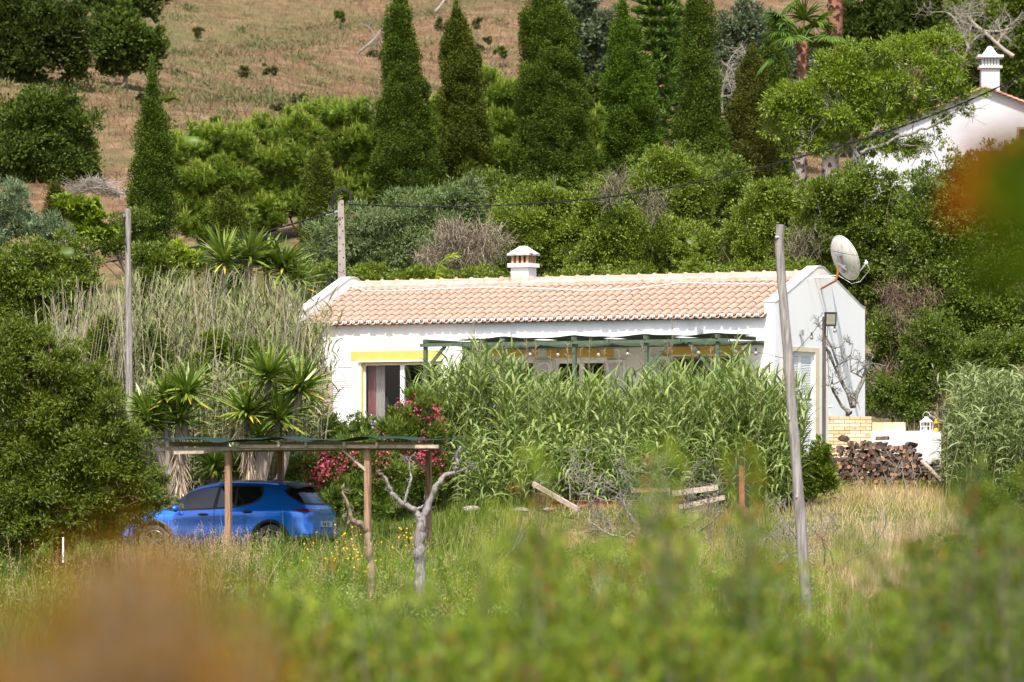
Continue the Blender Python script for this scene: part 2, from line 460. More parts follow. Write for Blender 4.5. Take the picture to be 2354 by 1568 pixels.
gx = np.concatenate([np.linspace(-400, -60, 12), np.linspace(-50, 50, 141), np.linspace(60, 400, 12)])
gy = np.concatenate([np.linspace(-60, 88, 40), np.arange(90, 170, .8), np.arange(170, 330, 2.0), np.linspace(335, 900, 40)])
X_, Y_ = np.meshgrid(gx, gy)
Vt = np.stack([X_, Y_, ht(X_, Y_)], -1).reshape(-1, 3)
nx_ = len(gx)
ii, jj = np.meshgrid(np.arange(len(gy) - 1), np.arange(nx_ - 1), indexing='ij')
b0 = (ii * nx_ + jj).ravel()
gt = G(); gt.add(Vt, np.stack([b0, b0 + 1, b0 + nx_ + 1, b0 + nx_], -1), .5, True)
tag(gt.build('ground', M['ground']), kind='structure')


# ------------------------------------------------------------------ foliage generators
def unit(rng, n):
    d = rng.normal(size=(n, 3)); return d / np.linalg.norm(d, axis=1)[:, None]


def norm(a):
    return a / (np.linalg.norm(a, axis=-1, keepdims=True) + 1e-9)


def lobes_from(lst, Y, dr=.8):
    out = []
    s = FD / Y
    for l in lst:
        u, v, ru, rv = l[:4]; dy = l[4] if len(l) > 4 else 0
        Yl = Y + dy
        out.append((P(u, v, Yl), np.array([ru / s, dr * min(ru, rv * 1.5) / s, rv / s])))
    return out


def crown(g, rng, lobes, n, L, w, per=24, rc=.2, up=.35, out=.8, rnd=.7, core=.62, fat=.45, tb=0.0, sub=34, srad=.23, shoots=.09):
    """leaf clumps on knobbly sub-crowns spread over each lobe, with dark gaps between them"""
    area = np.array([r[0] * r[2] for c, r in lobes]); area /= area.sum()
    sc, sr, stt = [], [], []
    for (c, r), a in zip(lobes, area):
        m = max(5, int(sub * (.6 + .4 * min(3, a * len(lobes)))))
        d = unit(rng, m); fl = (d[:, 1] > .2) & (rng.random(m) < .7); d[fl, 1] *= -1
        k = rng.uniform(.3, 1.02, m)
        for dd_, kk in zip(d, k):
            q = srad * rng.uniform(.65, 1.45)
            sc.append(c + dd_ * r * kk); sr.append(r * q * np.array([1, 1, rng.uniform(.7, 1.1)])); stt.append(rng.random())
    sc, sr, stt = np.array(sc), np.array(sr), np.array(stt)
    wts = sr[:, 0] * sr[:, 2]; wts /= wts.sum()
    nc = max(6, int(n / per))
    li = rng.choice(len(sc), nc, p=wts)
    d = unit(rng, nc); fl = (d[:, 1] > .1) & (rng.random(nc) < .7); d[fl, 1] *= -1
    lw = (d[:, 2] < -.3) & (rng.random(nc) < .45); d[lw, 2] *= -1
    k = 1 - .35 * rng.random(nc) ** 1.8 + .12 * rng.normal(size=nc)
    sp = rng.random(nc) < shoots; k[sp] += rng.uniform(.15, .5, sp.sum())
    cc = sc[li] + d * sr[li] * k[:, None]
    nn = norm(norm(d / sr[li]) + .3 * norm(cc - np.mean([c for c, r in lobes], axis=0)))
    rad = np.minimum(rc, sr[li, 2] * .8) * (.5 + .9 * rng.random(nc)); rad[sp] *= .5
    tc = .5 * rng.random(nc) + .5 * stt[li]
    m = rng.poisson(per, nc); m[sp] //= 3
    ci = np.repeat(np.arange(nc), m); N = len(ci)
    off = rng.normal(size=(N, 3)); off *= (rad[ci] * rng.random(N) ** .33 / np.linalg.norm(off, axis=1))[:, None]
    p = cc[ci] + off
    dd = norm(nn[ci] * out + np.array([0, 0, up]) + norm(off) * .6 + rng.normal(size=(N, 3)) * rnd * .6)
    nr = norm(nn[ci] * .6 + np.array([0, -.2, .7]) + rng.normal(size=(N, 3)) * .42)
    t = np.clip(.5 * tc[ci] + .5 * rng.random(N) + tb, 0, 1)
    g.diamonds(p, dd, L * (.55 + .8 * rng.random(N)), w * (.65 + .7 * rng.random(N)), nr, t, fat)
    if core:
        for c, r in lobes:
            g.blob(c, r * core * .82, rng, 12, 8, .2, .15)  # dark tint paints shade into the core seen through the gaps
    return cc


def tufts(g, rng, cc, nn, per, L, w, spread=.6, K=2, tint=None, droop=0.0):
    """bundles of thin needles at each centre"""
    nc = len(cc)
    ci = np.repeat(np.arange(nc), per); N = len(ci)
    d = norm(nn[ci] + rng.normal(size=(N, 3)) * spread)
    LL = L * (.7 + .6 * rng.random(N))
    t = np.clip((.5 * rng.random(nc)[ci] + .5 * rng.random(N)) if tint is None else tint[ci] + .2 * rng.random(N), 0, 1)
    if K == 2:
        g.diamonds(cc[ci], d, LL, w, unit(rng, N), t, .5)
    else:
        blades(g, rng, cc[ci], d, LL, w, K, droop, t)


def blades(g, rng, p, d, L, w, K=4, droop=.6, tint=None, roll=None, prof=None):
    """curved tapering blades"""
    N = len(p)
    L = np.broadcast_to(L, (N,)); w = np.broadcast_to(w, (N,))
    dr = np.broadcast_to(droop, (N,))
    C = np.zeros((N, K, 3)); C[:, 0] = p
    cur = d.copy()
    for k in range(1, K):
        C[:, k] = C[:, k - 1] + cur * (L / (K - 1))[:, None]
        cur = norm(cur + np.array([0, 0, -1.0]) * (dr * 1.6 / (K - 1))[:, None])
    side = norm(np.cross(d, np.array([0, 0, 1.0]) + rng.normal(size=(N, 3)) * .35))
    if prof is None:
        s = np.linspace(0, 1, K); prof = np.clip(np.minimum(.55 + s * 2.2, 1) * (1 - s ** 2.2), .04, 1)
    W = side[:, None, :] * (w[:, None] * prof[None, :])[:, :, None]
    g.strips(C, W, rng.random(N) if tint is None else tint)


def branch(rng, p, d, L, r, depth, out, gnarl=.35, kids=3, up=.1, ratio=.62, seg=6):
    n = seg; pts = [np.array(p, float)]; cur = norm(np.array(d, float))
    for i in range(n):
        cur = norm(cur + rng.normal(size=3) * gnarl * .5 + np.array([0, 0, up * .3]))
        pts.append(pts[-1] + cur * L / n)
    pts = np.array(pts)
    out.append((pts, np.linspace(r, r * .55 if depth > 0 else r * .25, n + 1)))
    if depth > 0:
        for k in range(kids):
            f = rng.uniform(.35, 1.0); i = min(n, int(f * n))
            dd = norm(cur * .6 + rng.normal(size=3) * .75 + np.array([0, 0, up]))
            branch(rng, pts[i], dd, L * ratio * rng.uniform(.75, 1.2), r * .55 * (1 - .3 * f), depth - 1, out, gnarl, kids, up, ratio, seg)


def limbs(g, rng, base, lobes, r0, seg=7, tint=.5, fork=.35):
    """a trunk that forks and sends one tapering limb into every lobe"""
    base = np.array(base, float)
    cen = np.mean([c for c, r in lobes], axis=0)
    fk = base + (cen - base) * fork
    tr = np.linspace(base, fk, 5); tr[1:4] += rng.normal(size=(3, 3)) * r0 * .5
    g.tube(tr, np.linspace(r0, r0 * .75, 5), seg, tint, jit=.12, rng=rng)
    for c, r in lobes:
        q = c + np.array([0, 0, r[2] * .25])
        pts = np.linspace(fk, q, 7)
        pts[1:6] += rng.normal(size=(5, 3)) * np.linalg.norm(q - fk) * .035
        g.tube(pts, np.linspace(r0 * .5, r0 * .12, 7), 5, tint)
        for _ in range(9):
            i = rng.integers(2, 7)
            e = c + unit(rng, 1)[0] * r * rng.uniform(.8, 1.12)
            pp = np.linspace(pts[i], e, 4); pp[1:3] += rng.normal(size=(2, 3)) * .06
            g.tube(pp, np.linspace(r0 * .16, r0 * .05, 4), 4, tint)


def leafy(name, label, cat, lst, Y, n, L, w, mat, seed, base_uv=None, group=None, dr=.8, trunk='bark', r0=.12, fill=0.0, **kw):
    rng = np.random.default_rng(seed)
    if fill:                                            # lower boughs that reach down towards the ground
        lst = list(lst) + [(u + rng.uniform(-.3, .3) * a, v + b * fill, a * .95, b * .9) for u, v, a, b in [l[:4] for l in lst]]
        n = int(n * 1.5)
    lobes = lobes_from(lst, Y, dr)
    cx = np.mean([c[0] for c, r in lobes]) if base_uv is None else (base_uv - UC) / FD * Y
    zb = min(float(ht(cx, Y)), min(c[2] - r[2] * .8 for c, r in lobes))
    t = thing(name, label, cat, (cx, Y, zb), group=group)
    g = G(); crown(g, rng, lobes, n, L, w, **kw); g.build('crown' if cat == 'tree' else 'foliage', M[mat], t)
    g = G(); limbs(g, rng, (cx, Y, zb - .1), lobes, r0); g.build('trunk' if cat == 'tree' else 'stem', M[trunk], t)
    return t


def cypress(label, prof, Y, n, mat, seed, side=None, group='cypresses behind the cottage', cones=0):
    """prof: rows of (v, u_left, u_right) down the tree"""
    rng = np.random.default_rng(seed)
    prof = np.array(prof, float)
    s = FD / Y
    vb = VH - float(ht((prof[-1, 1:].mean() - UC) / FD * Y, Y)) * s
    cx = (prof[-1, 1:].mean() - UC) / s
    t = thing('cypress_tree', label, 'tree', (cx, Y, float(ht(cx, Y))), group=group)
    v0, v1 = prof[0, 0], max(vb, prof[-1, 0])
    vs = np.linspace(v0, v1, 300)
    Lf = np.interp(vs, prof[:, 0], prof[:, 1]); Rt = np.interp(vs, prof[:, 0], prof[:, 2])
    wd = (Rt - Lf) / 2 + 3; cdf = np.cumsum(wd); cdf /= cdf[-1]
    H = (v1 - v0) / s
    npl = int(95 * H * (wd.mean() / s) / .5) + 60                  # upright plumes that make up the column
    k = np.clip(np.searchsorted(cdf, rng.random(npl)), 0, 299)
    th = rng.uniform(0, 2 * np.pi, npl); bk = (np.sin(th) > .2) & (rng.random(npl) < .65); th[bk] = -th[bk]
    hw = (Rt[k] - Lf[k]) / 2 / s
    pr = np.clip(rng.uniform(.07, .20, npl), .04, hw * .6 + .03)
    wob = 1 + .13 * np.sin(vs[k] * .045 + th * 2 + seed) + .11 * np.sin(vs[k] * .105 - th * 3 + 2 * seed) + .06 * np.sin(vs[k] * .21 + th * 5)
    hw = hw * wob * .9 * np.clip((vs[k] - v0) / (.16 * (v1 - v0)) * .5 + .5, .5, 1)
    pr = np.minimum(pr, hw * .55 + .02)
    rad = np.maximum(hw - pr * rng.uniform(-.5, 1.0, npl), 0) * (1 - .28 * rng.random(npl) ** 2)
    pc = np.stack([((Lf[k] + Rt[k]) / 2 - UC) / s + np.cos(th) * rad, Y + np.sin(th) * rad, (VH - vs[k]) / s], 1)
    ptint = rng.random(npl); ph_ = pr * rng.uniform(1.0, 2.0, npl)
    outp = np.stack([np.cos(th), np.sin(th), np.zeros(npl)], 1)
    nc = int(n * 3.4)
    q = rng.choice(npl, nc, p=(pr * ph_) / (pr * ph_).sum())
    d0 = unit(rng, nc); bk = (d0[:, 1] > .1) & (rng.random(nc) < .7); d0[bk, 1] *= -1
    p = pc[q] + d0 * np.stack([pr[q], pr[q], ph_[q]], 1) * (1 - .3 * rng.random(nc) ** 2)[:, None] * (1 + .08 * rng.normal(size=nc))[:, None]
    p[:, 2] += .2 * ph_[q]
    sg_ = rng.random(nc) < .06; p[sg_] += d0[sg_] * np.array([.09, .09, .16]) * rng.random((int(sg_.sum()), 1)) + np.array([0, 0, .04])
    d = norm(d0 * np.array([.8, .8, .4]) + outp[q] * .25 + np.array([0, 0, .55]) + rng.normal(size=(nc, 3)) * .5)
    tt = np.clip(.6 * ptint[q] + .4 * rng.random(nc), 0, 1)
    g = G()
    g.diamonds(p, d, .070 * (.6 + .8 * rng.random(nc)), .0155, norm(d0 + outp[q] * .5 + rng.normal(size=(nc, 3)) * .5), tt, .5)
    c, outw = pc, outp; nc = npl
    # inner mass of twigs
    vv = np.linspace(v0 + 8, v1, 26)
    l2 = np.interp(vv, prof[:, 0], prof[:, 1]); r2 = np.interp(vv, prof[:, 0], prof[:, 2])
    pts = np.stack([((l2 + r2) / 2 - UC) / s, np.full(26, Y), (VH - vv) / s], 1)
    g.tube(pts, (r2 - l2) / 2 / s * .66, 9, .25, jit=.15, rng=rng)
    if cones:
        q = rng.choice(nc, cones); cc2 = c[q] + outw[q] * .08
        for a in cc2: g.blob(a + outw[0] * 0, (.03, .03, .03), rng, 5, 4, .1, 1.0)
    g.build('crown', M[mat], t)
    g = G(); g.tube(np.array([[cx, Y, float(ht(cx, Y)) - .2], [cx + .03, Y, (VH - v1) / s + .6], pts[12], pts[2]]), [.16, .13, .08, .02], 8)
    g.build('trunk', M['bark'], t)
    return t


CY1 = cypress('slender lone cypress with a thin crooked tip left of the pines', [(125, 345, 355), (160, 335, 362), (200, 337, 366), (260, 330, 372), (300, 322, 382), (330, 315, 392), (380, 310, 396), (440, 298, 398), (500, 294, 402), (560, 300, 402), (600, 305, 400)], 150, 26000, 'cypress', 1)
cypress('tall cypress whose tip leaves the frame directly above the roof pole', [(-30, 905, 925), (0, 896, 940), (60, 888, 945), (120, 882, 955), (180, 880, 965), (215, 876, 985), (300, 868, 995), (380, 862, 1003), (460, 865, 1003), (540, 870, 990)], 168, 42000, 'cypress', 2)
cypress('cypress with a complete pointed tip between two taller cypresses', [(2, 1044, 1052), (40, 1032, 1065), (90, 1026, 1075), (130, 1020, 1092), (180, 1018, 1104), (260, 1016, 1112), (340, 1014, 1122), (420, 1010, 1128), (500, 1020, 1120)], 170, 38000, 'cypressolive', 3)
cypress('broadest dark cypress in the row dotted with pale cones', [(-60, 1225, 1265), (0, 1212, 1290), (60, 1200, 1315), (120, 1192, 1328), (200, 1188, 1346), (290, 1184, 1356), (380, 1180, 1362), (450, 1190, 1355), (540, 1200, 1340)], 166, 60000, 'cypress', 4, cones=70)
cypress('bright green cone shaped cypress right of the broadest one', [(-12, 1424, 1436), (40, 1414, 1450), (90, 1406, 1465), (150, 1398, 1480), (220, 1392, 1500), (300, 1390, 1512), (390, 1396, 1512), (480, 1400, 1500)], 168, 38000, 'cypressbright', 5)
cypress('narrow dark cypress just right of the layered conifer', [(-60, 1595, 1612), (0, 1583, 1628), (60, 1576, 1636), (130, 1570, 1640), (220, 1560, 1650), (300, 1548, 1668), (390, 1545, 1680), (480, 1560, 1680)], 166, 36000, 'cypress', 6, cones=30)
cypress('brownish ragged cypress left of the palm trunks', [(100, 1722, 1738), (150, 1705, 1750), (210, 1688, 1760), (280, 1668, 1780), (350, 1655, 1790), (420, 1655, 1790), (500, 1665, 1780)], 167, 30000, 'cypressbrown', 7)
cypress('dark bushy cypress standing right beside the left palm trunk', [(80, 1765, 1785), (130, 1740, 1805), (190, 1735, 1820), (260, 1735, 1822), (340, 1740, 1822), (420, 1745, 1820)], 171, 22000, 'cypress', 8)
cypress('small dark cypress growing in front of the pine behind the roof pole', [(318, 728, 738), (360, 715, 752), (420, 702, 765), (500, 695, 772), (580, 690, 775)], 155, 16000, 'cypressolive', 9, group='small young cypresses')
cypress('small yellow green cypress left of the pine trunk', [(425, 515, 525), (460, 500, 542), (500, 490, 556), (560, 488, 562)], 152, 12000, 'cypressolive', 10, group='small young cypresses')
cypress('short dark cypress behind the silvery olive at far left', [(415, 122, 132), (440, 108, 145), (500, 104, 150), (560, 104, 150)], 146, 9000, 'cypressbrown', 11, group='small young cypresses')


# pines with upright needle tufts
def pine(label, lst, Y, nt, mat, seed, base_u, lean=0, trunkv=None, r0=.16):
    rng = np.random.default_rng(seed)
    lst = list(lst) + [(u + rng.uniform(-20, 20), v + b * 1.3, a, b) for u, v, a, b in lst if v < 430]; nt = int(nt * 1.5)
    lobes = lobes_from(lst, Y, .9)
    cx = (base_u - UC) / FD * Y
    t = thing('pine_tree', label, 'tree', (cx, Y, float(ht(cx, Y))), group='pines behind the cottage')
    g = G()
    sl = []
    for c, r in lobes:
        for _ in range(12):
            d_ = unit(rng, 1)[0]; d_[1] = -abs(d_[1]) if rng.random() < .7 else d_[1]; d_[2] = d_[2] * .8 + .2
            sl.append((c + d_ * r * rng.uniform(.4, .9), r * rng.uniform(.22, .5)))
    area = np.array([r[0] * r[2] for c, r in sl]); area /= area.sum()
    nt = int(nt * 1.25)
    li = rng.choice(len(sl), nt, p=area)
    C = np.array([sl[i][0] for i in li]); Rr = np.array([sl[i][1] for i in li])
    d = unit(rng, nt); f = (d[:, 1] > .1) & (rng.random(nt) < .65); d[f, 1] *= -1
    k = 1 - .4 * rng.random(nt) ** 1.7
    cc = C + d * Rr * k[:, None]
    nn = norm(norm(d / Rr) * .7 + np.array([0, 0, .9]))
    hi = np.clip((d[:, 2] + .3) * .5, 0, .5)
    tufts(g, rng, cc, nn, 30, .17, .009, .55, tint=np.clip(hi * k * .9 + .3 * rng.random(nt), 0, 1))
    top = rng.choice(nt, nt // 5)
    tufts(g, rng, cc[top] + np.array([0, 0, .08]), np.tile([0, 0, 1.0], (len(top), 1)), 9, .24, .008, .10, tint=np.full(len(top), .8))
    for c, r in lobes: g.blob(c, r * .6, rng, 12, 8, .15, .05)  # darkest tint on the core paints the inner shade of the crown
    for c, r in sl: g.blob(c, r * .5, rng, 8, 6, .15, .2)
    g.build('crown', M[mat], t)
    g = G(); limbs(g, rng, (cx, Y, float(ht(cx, Y)) - .2), lobes, r0, fork=.45); g.build('trunk', M['redbark'], t)


pine('rounded bright pine right of the lone cypress', [(450, 335, 80, 52), (400, 360, 45, 50), (470, 520, 70, 60), (540, 500, 60, 60), (430, 400, 60, 70), (530, 345, 70, 55), (500, 420, 80, 70), (440, 480, 60, 55)], 163, 1900, 'pine', 21, 470)
pine('wide flat topped pine with a visible reddish trunk', [(620, 320, 75, 50), (540, 340, 60, 45), (690, 300, 60, 45), (600, 400, 85, 70), (680, 350, 70, 60), (560, 450, 70, 50), (650, 450, 80, 50), (720, 420, 60, 70)], 166, 2300, 'pine', 22, 598, r0=.2)
pine('taller pine touching the cypress above the roof pole', [(760, 275, 70, 48), (820, 270, 60, 42), (700, 310, 50, 45), (780, 350, 80, 65), (840, 350, 60, 80), (810, 440, 70, 60), (730, 470, 70, 60), (790, 510, 70, 50)], 171, 2300, 'pine', 23, 800)
pine('pine filling the gap between the pointed cypress and the broadest one', [(1150, 215, 60, 50), (1120, 290, 55, 70), (1165, 300, 50, 70), (1140, 380, 60, 60)], 176, 1700, 'pine', 24, 1140)
pine('low pine glimpsed between the broadest and the bright green cypress', [(1375, 300, 35, 45), (1380, 370, 40, 50), (1350, 400, 40, 40)], 174, 800, 'pine', 25, 1370)
pine('pine between the tall cypress and the pointed cypress', [(1000, 250, 25, 30), (1005, 320, 30, 50), (1010, 400, 30, 50)], 174, 600, 'pine', 26, 1005)

# layered conifer with whorled branches
rng = np.random.default_rng(31)
Yn = 176.0; s_ = FD / Yn; cxn = (1508 - UC) / s_
t = thing('layered_conifer', 'layered conifer with whorls of upturned branches behind the cypress row', 'tree', (cxn, Yn, float(ht(cxn, Yn))))
g = G(); gt2 = G()
gt2.tube([[cxn, Yn, float(ht(cxn, Yn)) - .2], [cxn, Yn, (VH - 200) / s_], [cxn, Yn, (VH + 60) / s_]], [.16, .1, .05], 8)
for v in np.arange(-70, 345, 26):
    z = (VH - v) / s_
    Rw = (28 + .13 * (v + 90)) * 1.15 / s_
    for a in np.arange(0, 2 * np.pi, np.pi / 5) + rng.uniform(0, 1):
        a += rng.normal() * .1
        e = np.array([math.cos(a), math.sin(a), 0])
        L = Rw * rng.uniform(.8, 1.15)
        u = np.linspace(0, 1, 9)
        pts = np.array([cxn, Yn, z]) + e * (u * L)[:, None] + np.array([0, 0, 1.0]) * (.28 * u ** 2 * L - .05)[:, None]
        gt2.tube(pts, np.linspace(.025, .008, 9), 4)
        cc = np.repeat(pts[2:], 9, axis=0) + rng.normal(size=(63, 3)) * .03
        nn = norm(np.tile(e, (63, 1)) * .9 + rng.normal(size=(63, 3)) * np.array([.7, .7, .15]) + np.array([0, 0, .55]))
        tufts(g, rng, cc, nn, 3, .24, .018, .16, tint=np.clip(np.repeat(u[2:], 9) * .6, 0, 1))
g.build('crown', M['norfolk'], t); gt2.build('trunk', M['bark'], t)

M['darkhill'] = leafmat('deep green hill leaves', [(.045, .075, .014), (.075, .115, .018), (.11, .15, .024)], rough=.8, spec=.1)
# hillside and far trees
FAR = 'trees on the dry hillside'
leafy('hill_tree', 'large dark tree filling the top left corner of the hillside', 'tree', [(30, 60, 90, 80), (120, 40, 90, 70), (60, 130, 90, 50), (160, 110, 50, 60), (-20, 20, 70, 90)], 212, 26000, .16, .05, 'farbroad', 41, group=FAR, rc=.28, base_uv=70, fill=.6, per=14)
leafy('hill_tree', 'broad round green tree right of the large dark one at the top', 'tree', [(270, 70, 70, 50), (330, 100, 55, 45), (250, 110, 40, 40), (285, 140, 35, 25)], 216, 17000, .15, .05, 'darkhill', 42, group=FAR, rc=.32, base_uv=290, fill=.6, per=14)
leafy('hill_tree', 'dark tree cut by the top edge behind the broad round one', 'tree', [(300, 0, 75, 45), (240, -10, 50, 40)], 228, 9000, .15, .05, 'farbroad', 43, group=FAR, rc=.32, fill=.6, per=14)
leafy('hill_tree', 'large round dark tree at the left edge under the hill', 'tree', [(60, 290, 85, 80), (150, 290, 75, 85), (100, 240, 90, 40), (180, 350, 55, 55), (40, 370, 80, 50), (120, 390, 90, 45)], 178, 36000, .12, .035, 'darkhill', 44, group=FAR, rc=.3, base_uv=100, core=.66, fill=.6, per=14)
leafy('hill_tree', 'dark tree behind the gap between broadest and bright cypress', 'tree', [(1370, 80, 60, 60), (1340, 20, 50, 50), (1400, 160, 60, 60), (1350, 150, 40, 70)], 215, 17000, .15, .05, 'farolive', 45, group=FAR, rc=.32, fill=.6, per=14)
leafy('hill_tree', 'green tree low behind the bright cypress on the hill', 'tree', [(1390, 215, 60, 40), (1340, 210, 50, 45)], 205, 8000, .15, .05, 'darkhill', 46, group=FAR, rc=.3, fill=.6, per=14)
leafy('hill_tree', 'dull green tree right of the layered conifer near the top edge', 'tree', [(1560, 60, 40, 60), (1545, 140, 40, 60)], 210, 8000, .15, .05, 'farbroad', 47, group=FAR, rc=.3, fill=.6, per=14)
leafy('hill_tree', 'dark thicket tree at the top behind the palm trunks', 'tree', [(1990, 30, 90, 50), (2080, 20, 90, 45), (1950, 90, 80, 50), (2060, 90, 80, 50), (2150, 40, 60, 50)], 220, 20000, .15, .045, 'farbroad', 48, group=FAR, rc=.35, fill=.6, per=14)
leafy('hill_tree', 'grey green tree between the cypresses and the left palm', 'tree', [(1680, 100, 55, 60), (1720, 60, 60, 60), (1660, 180, 50, 70), (1800, 120, 60, 80), (1740, 160, 70, 70), (1830, 220, 60, 60)], 198, 22000, .14, .04, 'farolive', 49, group=FAR, rc=.3, fill=.6, per=14)
leafy('hill_tree', 'bright leafy tree at the top right with bare grey boughs', 'tree', [(2250, 40, 80, 50), (2320, 60, 60, 60), (2210, 100, 60, 50), (2300, 130, 60, 50), (2340, 10, 50, 50)], 205, 20000, .15, .05, 'darkbroad', 50, group=FAR, rc=.3, core=.5, fill=.6, per=14)
leafy('hill_tree', 'dim tree behind the right palm trunk', 'tree', [(1900, 160, 70, 70), (1960, 230, 80, 80), (2040, 190, 60, 70), (1870, 290, 60, 60)], 205, 17000, .15, .045, 'farbroad', 51, group=FAR, rc=.33, fill=.6, per=14)
leafy('hill_tree', 'dark tree rising behind the white chimney of the far house', 'tree', [(2180, 170, 70, 60), (2260, 170, 60, 60), (2330, 170, 50, 60)], 212, 13000, .15, .045, 'farbroad', 52, group=FAR, rc=.33, fill=.6, per=14)
leafy('hill_tree', 'small dark tree at the top edge right of the tall cypress', 'tree', [(1085, -25, 40, 22)], 300, 2500, .2, .06, 'farbroad', 53, group=FAR, rc=.4, fill=.6, per=14)


def bare(name, label, cat, starts, mat, seed, base, group=None, part='branches', **kw):
    rng = np.random.default_rng(seed)
    t = thing(name, label, cat, base, group=group)
    out = []
    for (p, d, L, r, dep) in starts: branch(rng, p, d, L, r, dep, out, **kw)
    g = G()
    for k, (pts, rad) in enumerate(out): g.tube(pts, np.maximum(rad, .004), 7 if rad[0] > .03 else 4, rng.random(), jit=.15 if rad[0] > .03 else 0, rng=rng, cap=False)
    g.build(part, M[mat], t)
    return t


b = P(1700, 300, 186); b[2] = ht(b[0], 186)
bare('bare_tree', 'bare pale grey tree between the narrow cypress and the left palm', 'tree', [(P(1690, 330, 186), (-.1, 0, 1), 2.0, .09, 4), (P(1740, 300, 186), (.2, 0, 1), 1.9, .08, 4), (P(1660, 260, 187), (0, 0, 1), 1.6, .05, 3)], 'paletwig', 61, b, kids=4)
b = P(2250, 150, 196); b[2] = ht(b[0], 196)
bare('bare_tree', 'bare grey boughs above the chimney of the far house', 'tree', [(P(2200, 190, 196), (.3, -.1, .6), 2.0, .06, 4), (P(2330, 130, 196), (-.8, -.2, .5), 2.2, .08, 4)], 'paletwig', 62, b, kids=4)

# small shrubs dotted on the dry hill
HS = 'small shrubs dotted on the dry hill'
for k, (u, v, ru, rv, Y, lab) in enumerate([
        (457, 77, 18, 14, 262, 'small round shrub near the top of the dry hill at left'),
        (1155, 120, 22, 14, 232, 'compact dark green shrub between the pointed and broadest cypress'),
        (870, 125, 22, 14, 238, 'green shrub just left of the tall cypress beside a grey log'),
        (330, 228, 14, 16, 196, 'pale green shrub left of the lone cypress tip'),
        (497, 283, 20, 13, 186, 'dark shrub on the slope just above the rounded pine'),
        (1010, 55, 10, 14, 250, 'tiny shrub left of the pointed cypress tip'),
        (1098, 55, 12, 16, 250, 'tiny shrub right of the pointed cypress tip'),
        (1125, 92, 18, 6, 240, 'flat yellowish shrub above the compact dark shrub'),
        (1100, 115, 16, 9, 236, 'flat green shrub between the pointed cypress and the compact shrub'),
        (780, 40, 12, 12, 270, 'small shrub high on the hill left of the tall cypress'),
        (560, 170, 16, 14, 215, 'faint green shrub in the middle of the hillside'),
        (640, 250, 30, 18, 195, 'wide green shrub above the wide flat topped pine'),
        (690, 225, 28, 16, 200, 'grassy green shrub above the taller pine'),
        (500, 8, 14, 8, 300, 'small shrub at the top edge of the hill'),
        (620, 160, 22, 12, 222, 'low green patch shrub right of the hill centre')]):
    mat = 'darkhill' if k in (1, 4, 9) else 'hillscrub'
    leafy('hill_shrub', lab, 'shrub', [(u, v, ru, rv)], Y, 900, .10, .03, mat, 70 + k, group=HS, rc=.14, r0=.03, tb=.1, core=.4, sub=7)
rng = np.random.default_rng(86)
for (u, v, Y, lab) in ((855, 118, 236, 'bleached fallen branch on the hill beside the green shrub'), (1030, 22, 262, 'long dark fallen branch near the top of the hill')):
    p = P(u, v, Y)
    bare('fallen_branch', lab, 'branch', [(p - np.array([.6, 0, .1]), (1, 0, .35), 1.5, .06, 2)], 'deadwood' if u < 900 else 'paletwig', int(u), p, kids=2)

# middle distance bushes directly behind the cottage
HD = 'bushes and trees close behind the cottage'
leafy('acacia_tree', 'blue green feathery tree behind the roof pole', 'tree', [(790, 560, 90, 70), (880, 520, 100, 60), (970, 480, 90, 50), (1060, 450, 80, 45), (1000, 560, 90, 60), (900, 600, 100, 50), (770, 620, 60, 50), (1090, 500, 50, 50)], 150, 60000, .14, .012, 'acacia', 91, group=HD, rc=.2, per=20, fill=.9, up=.1, rnd=1.0, fat=.5, core=.66)
leafy('evergreen_tree', 'glossy green round headed tree behind the chimney', 'tree', [(1210, 500, 80, 60), (1270, 450, 70, 50), (1180, 560, 60, 60), (1300, 540, 80, 70), (1260, 600, 80, 50), (1150, 600, 50, 45)], 147, 42000, .080, .019, 'laurel', 92, group=HD, rc=.15, per=13, core=.66, fill=1.1)
leafy('evergreen_tree', 'glossy green tree with the highest dome right of the chimney', 'tree', [(1530, 400, 85, 62), (1480, 440, 70, 50), (1590, 430, 60, 55), (1540, 480, 90, 50)], 151, 34000, .080, .019, 'laurel', 93, group=HD, rc=.15, per=13, core=.66, fill=1.1)
leafy('evergreen_tree', 'glossy green tree behind the middle of the roof ridge', 'tree', [(1400, 530, 90, 70), (1480, 560, 90, 70), (1430, 600, 90, 40), (1370, 460, 50, 50), (1580, 570, 80, 60), (1350, 590, 70, 50), (1600, 610, 70, 30)], 146.5, 52000, .080, .019, 'laurel', 94, group=HD, rc=.15, per=13, core=.68, fill=1.1)
leafy('evergreen_tree', 'yellowish green tree behind the top of the weathered pole', 'tree', [(1740, 500, 70, 60), (1700, 560, 60, 50), (1790, 450, 60, 50), (1780, 560, 70, 60), (1730, 600, 60, 40), (1850, 480, 60, 60)], 146, 42000, .080, .019, 'laurel', 95, group=HD, rc=.15, per=13, tb=.08, core=.66, fill=1.1)
leafy('evergreen_tree', 'dark green tree directly behind the satellite dish', 'tree', [(1900, 470, 80, 70), (1960, 430, 90, 60), (1880, 560, 70, 60), (1990, 540, 90, 70), (2060, 470, 80, 70), (1930, 620, 70, 40), (2040, 600, 80, 60)], 145, 52000, .085, .021, 'darkbroad', 96, group=HD, rc=.15, per=13, tb=.1, core=.68, fill=1.1)
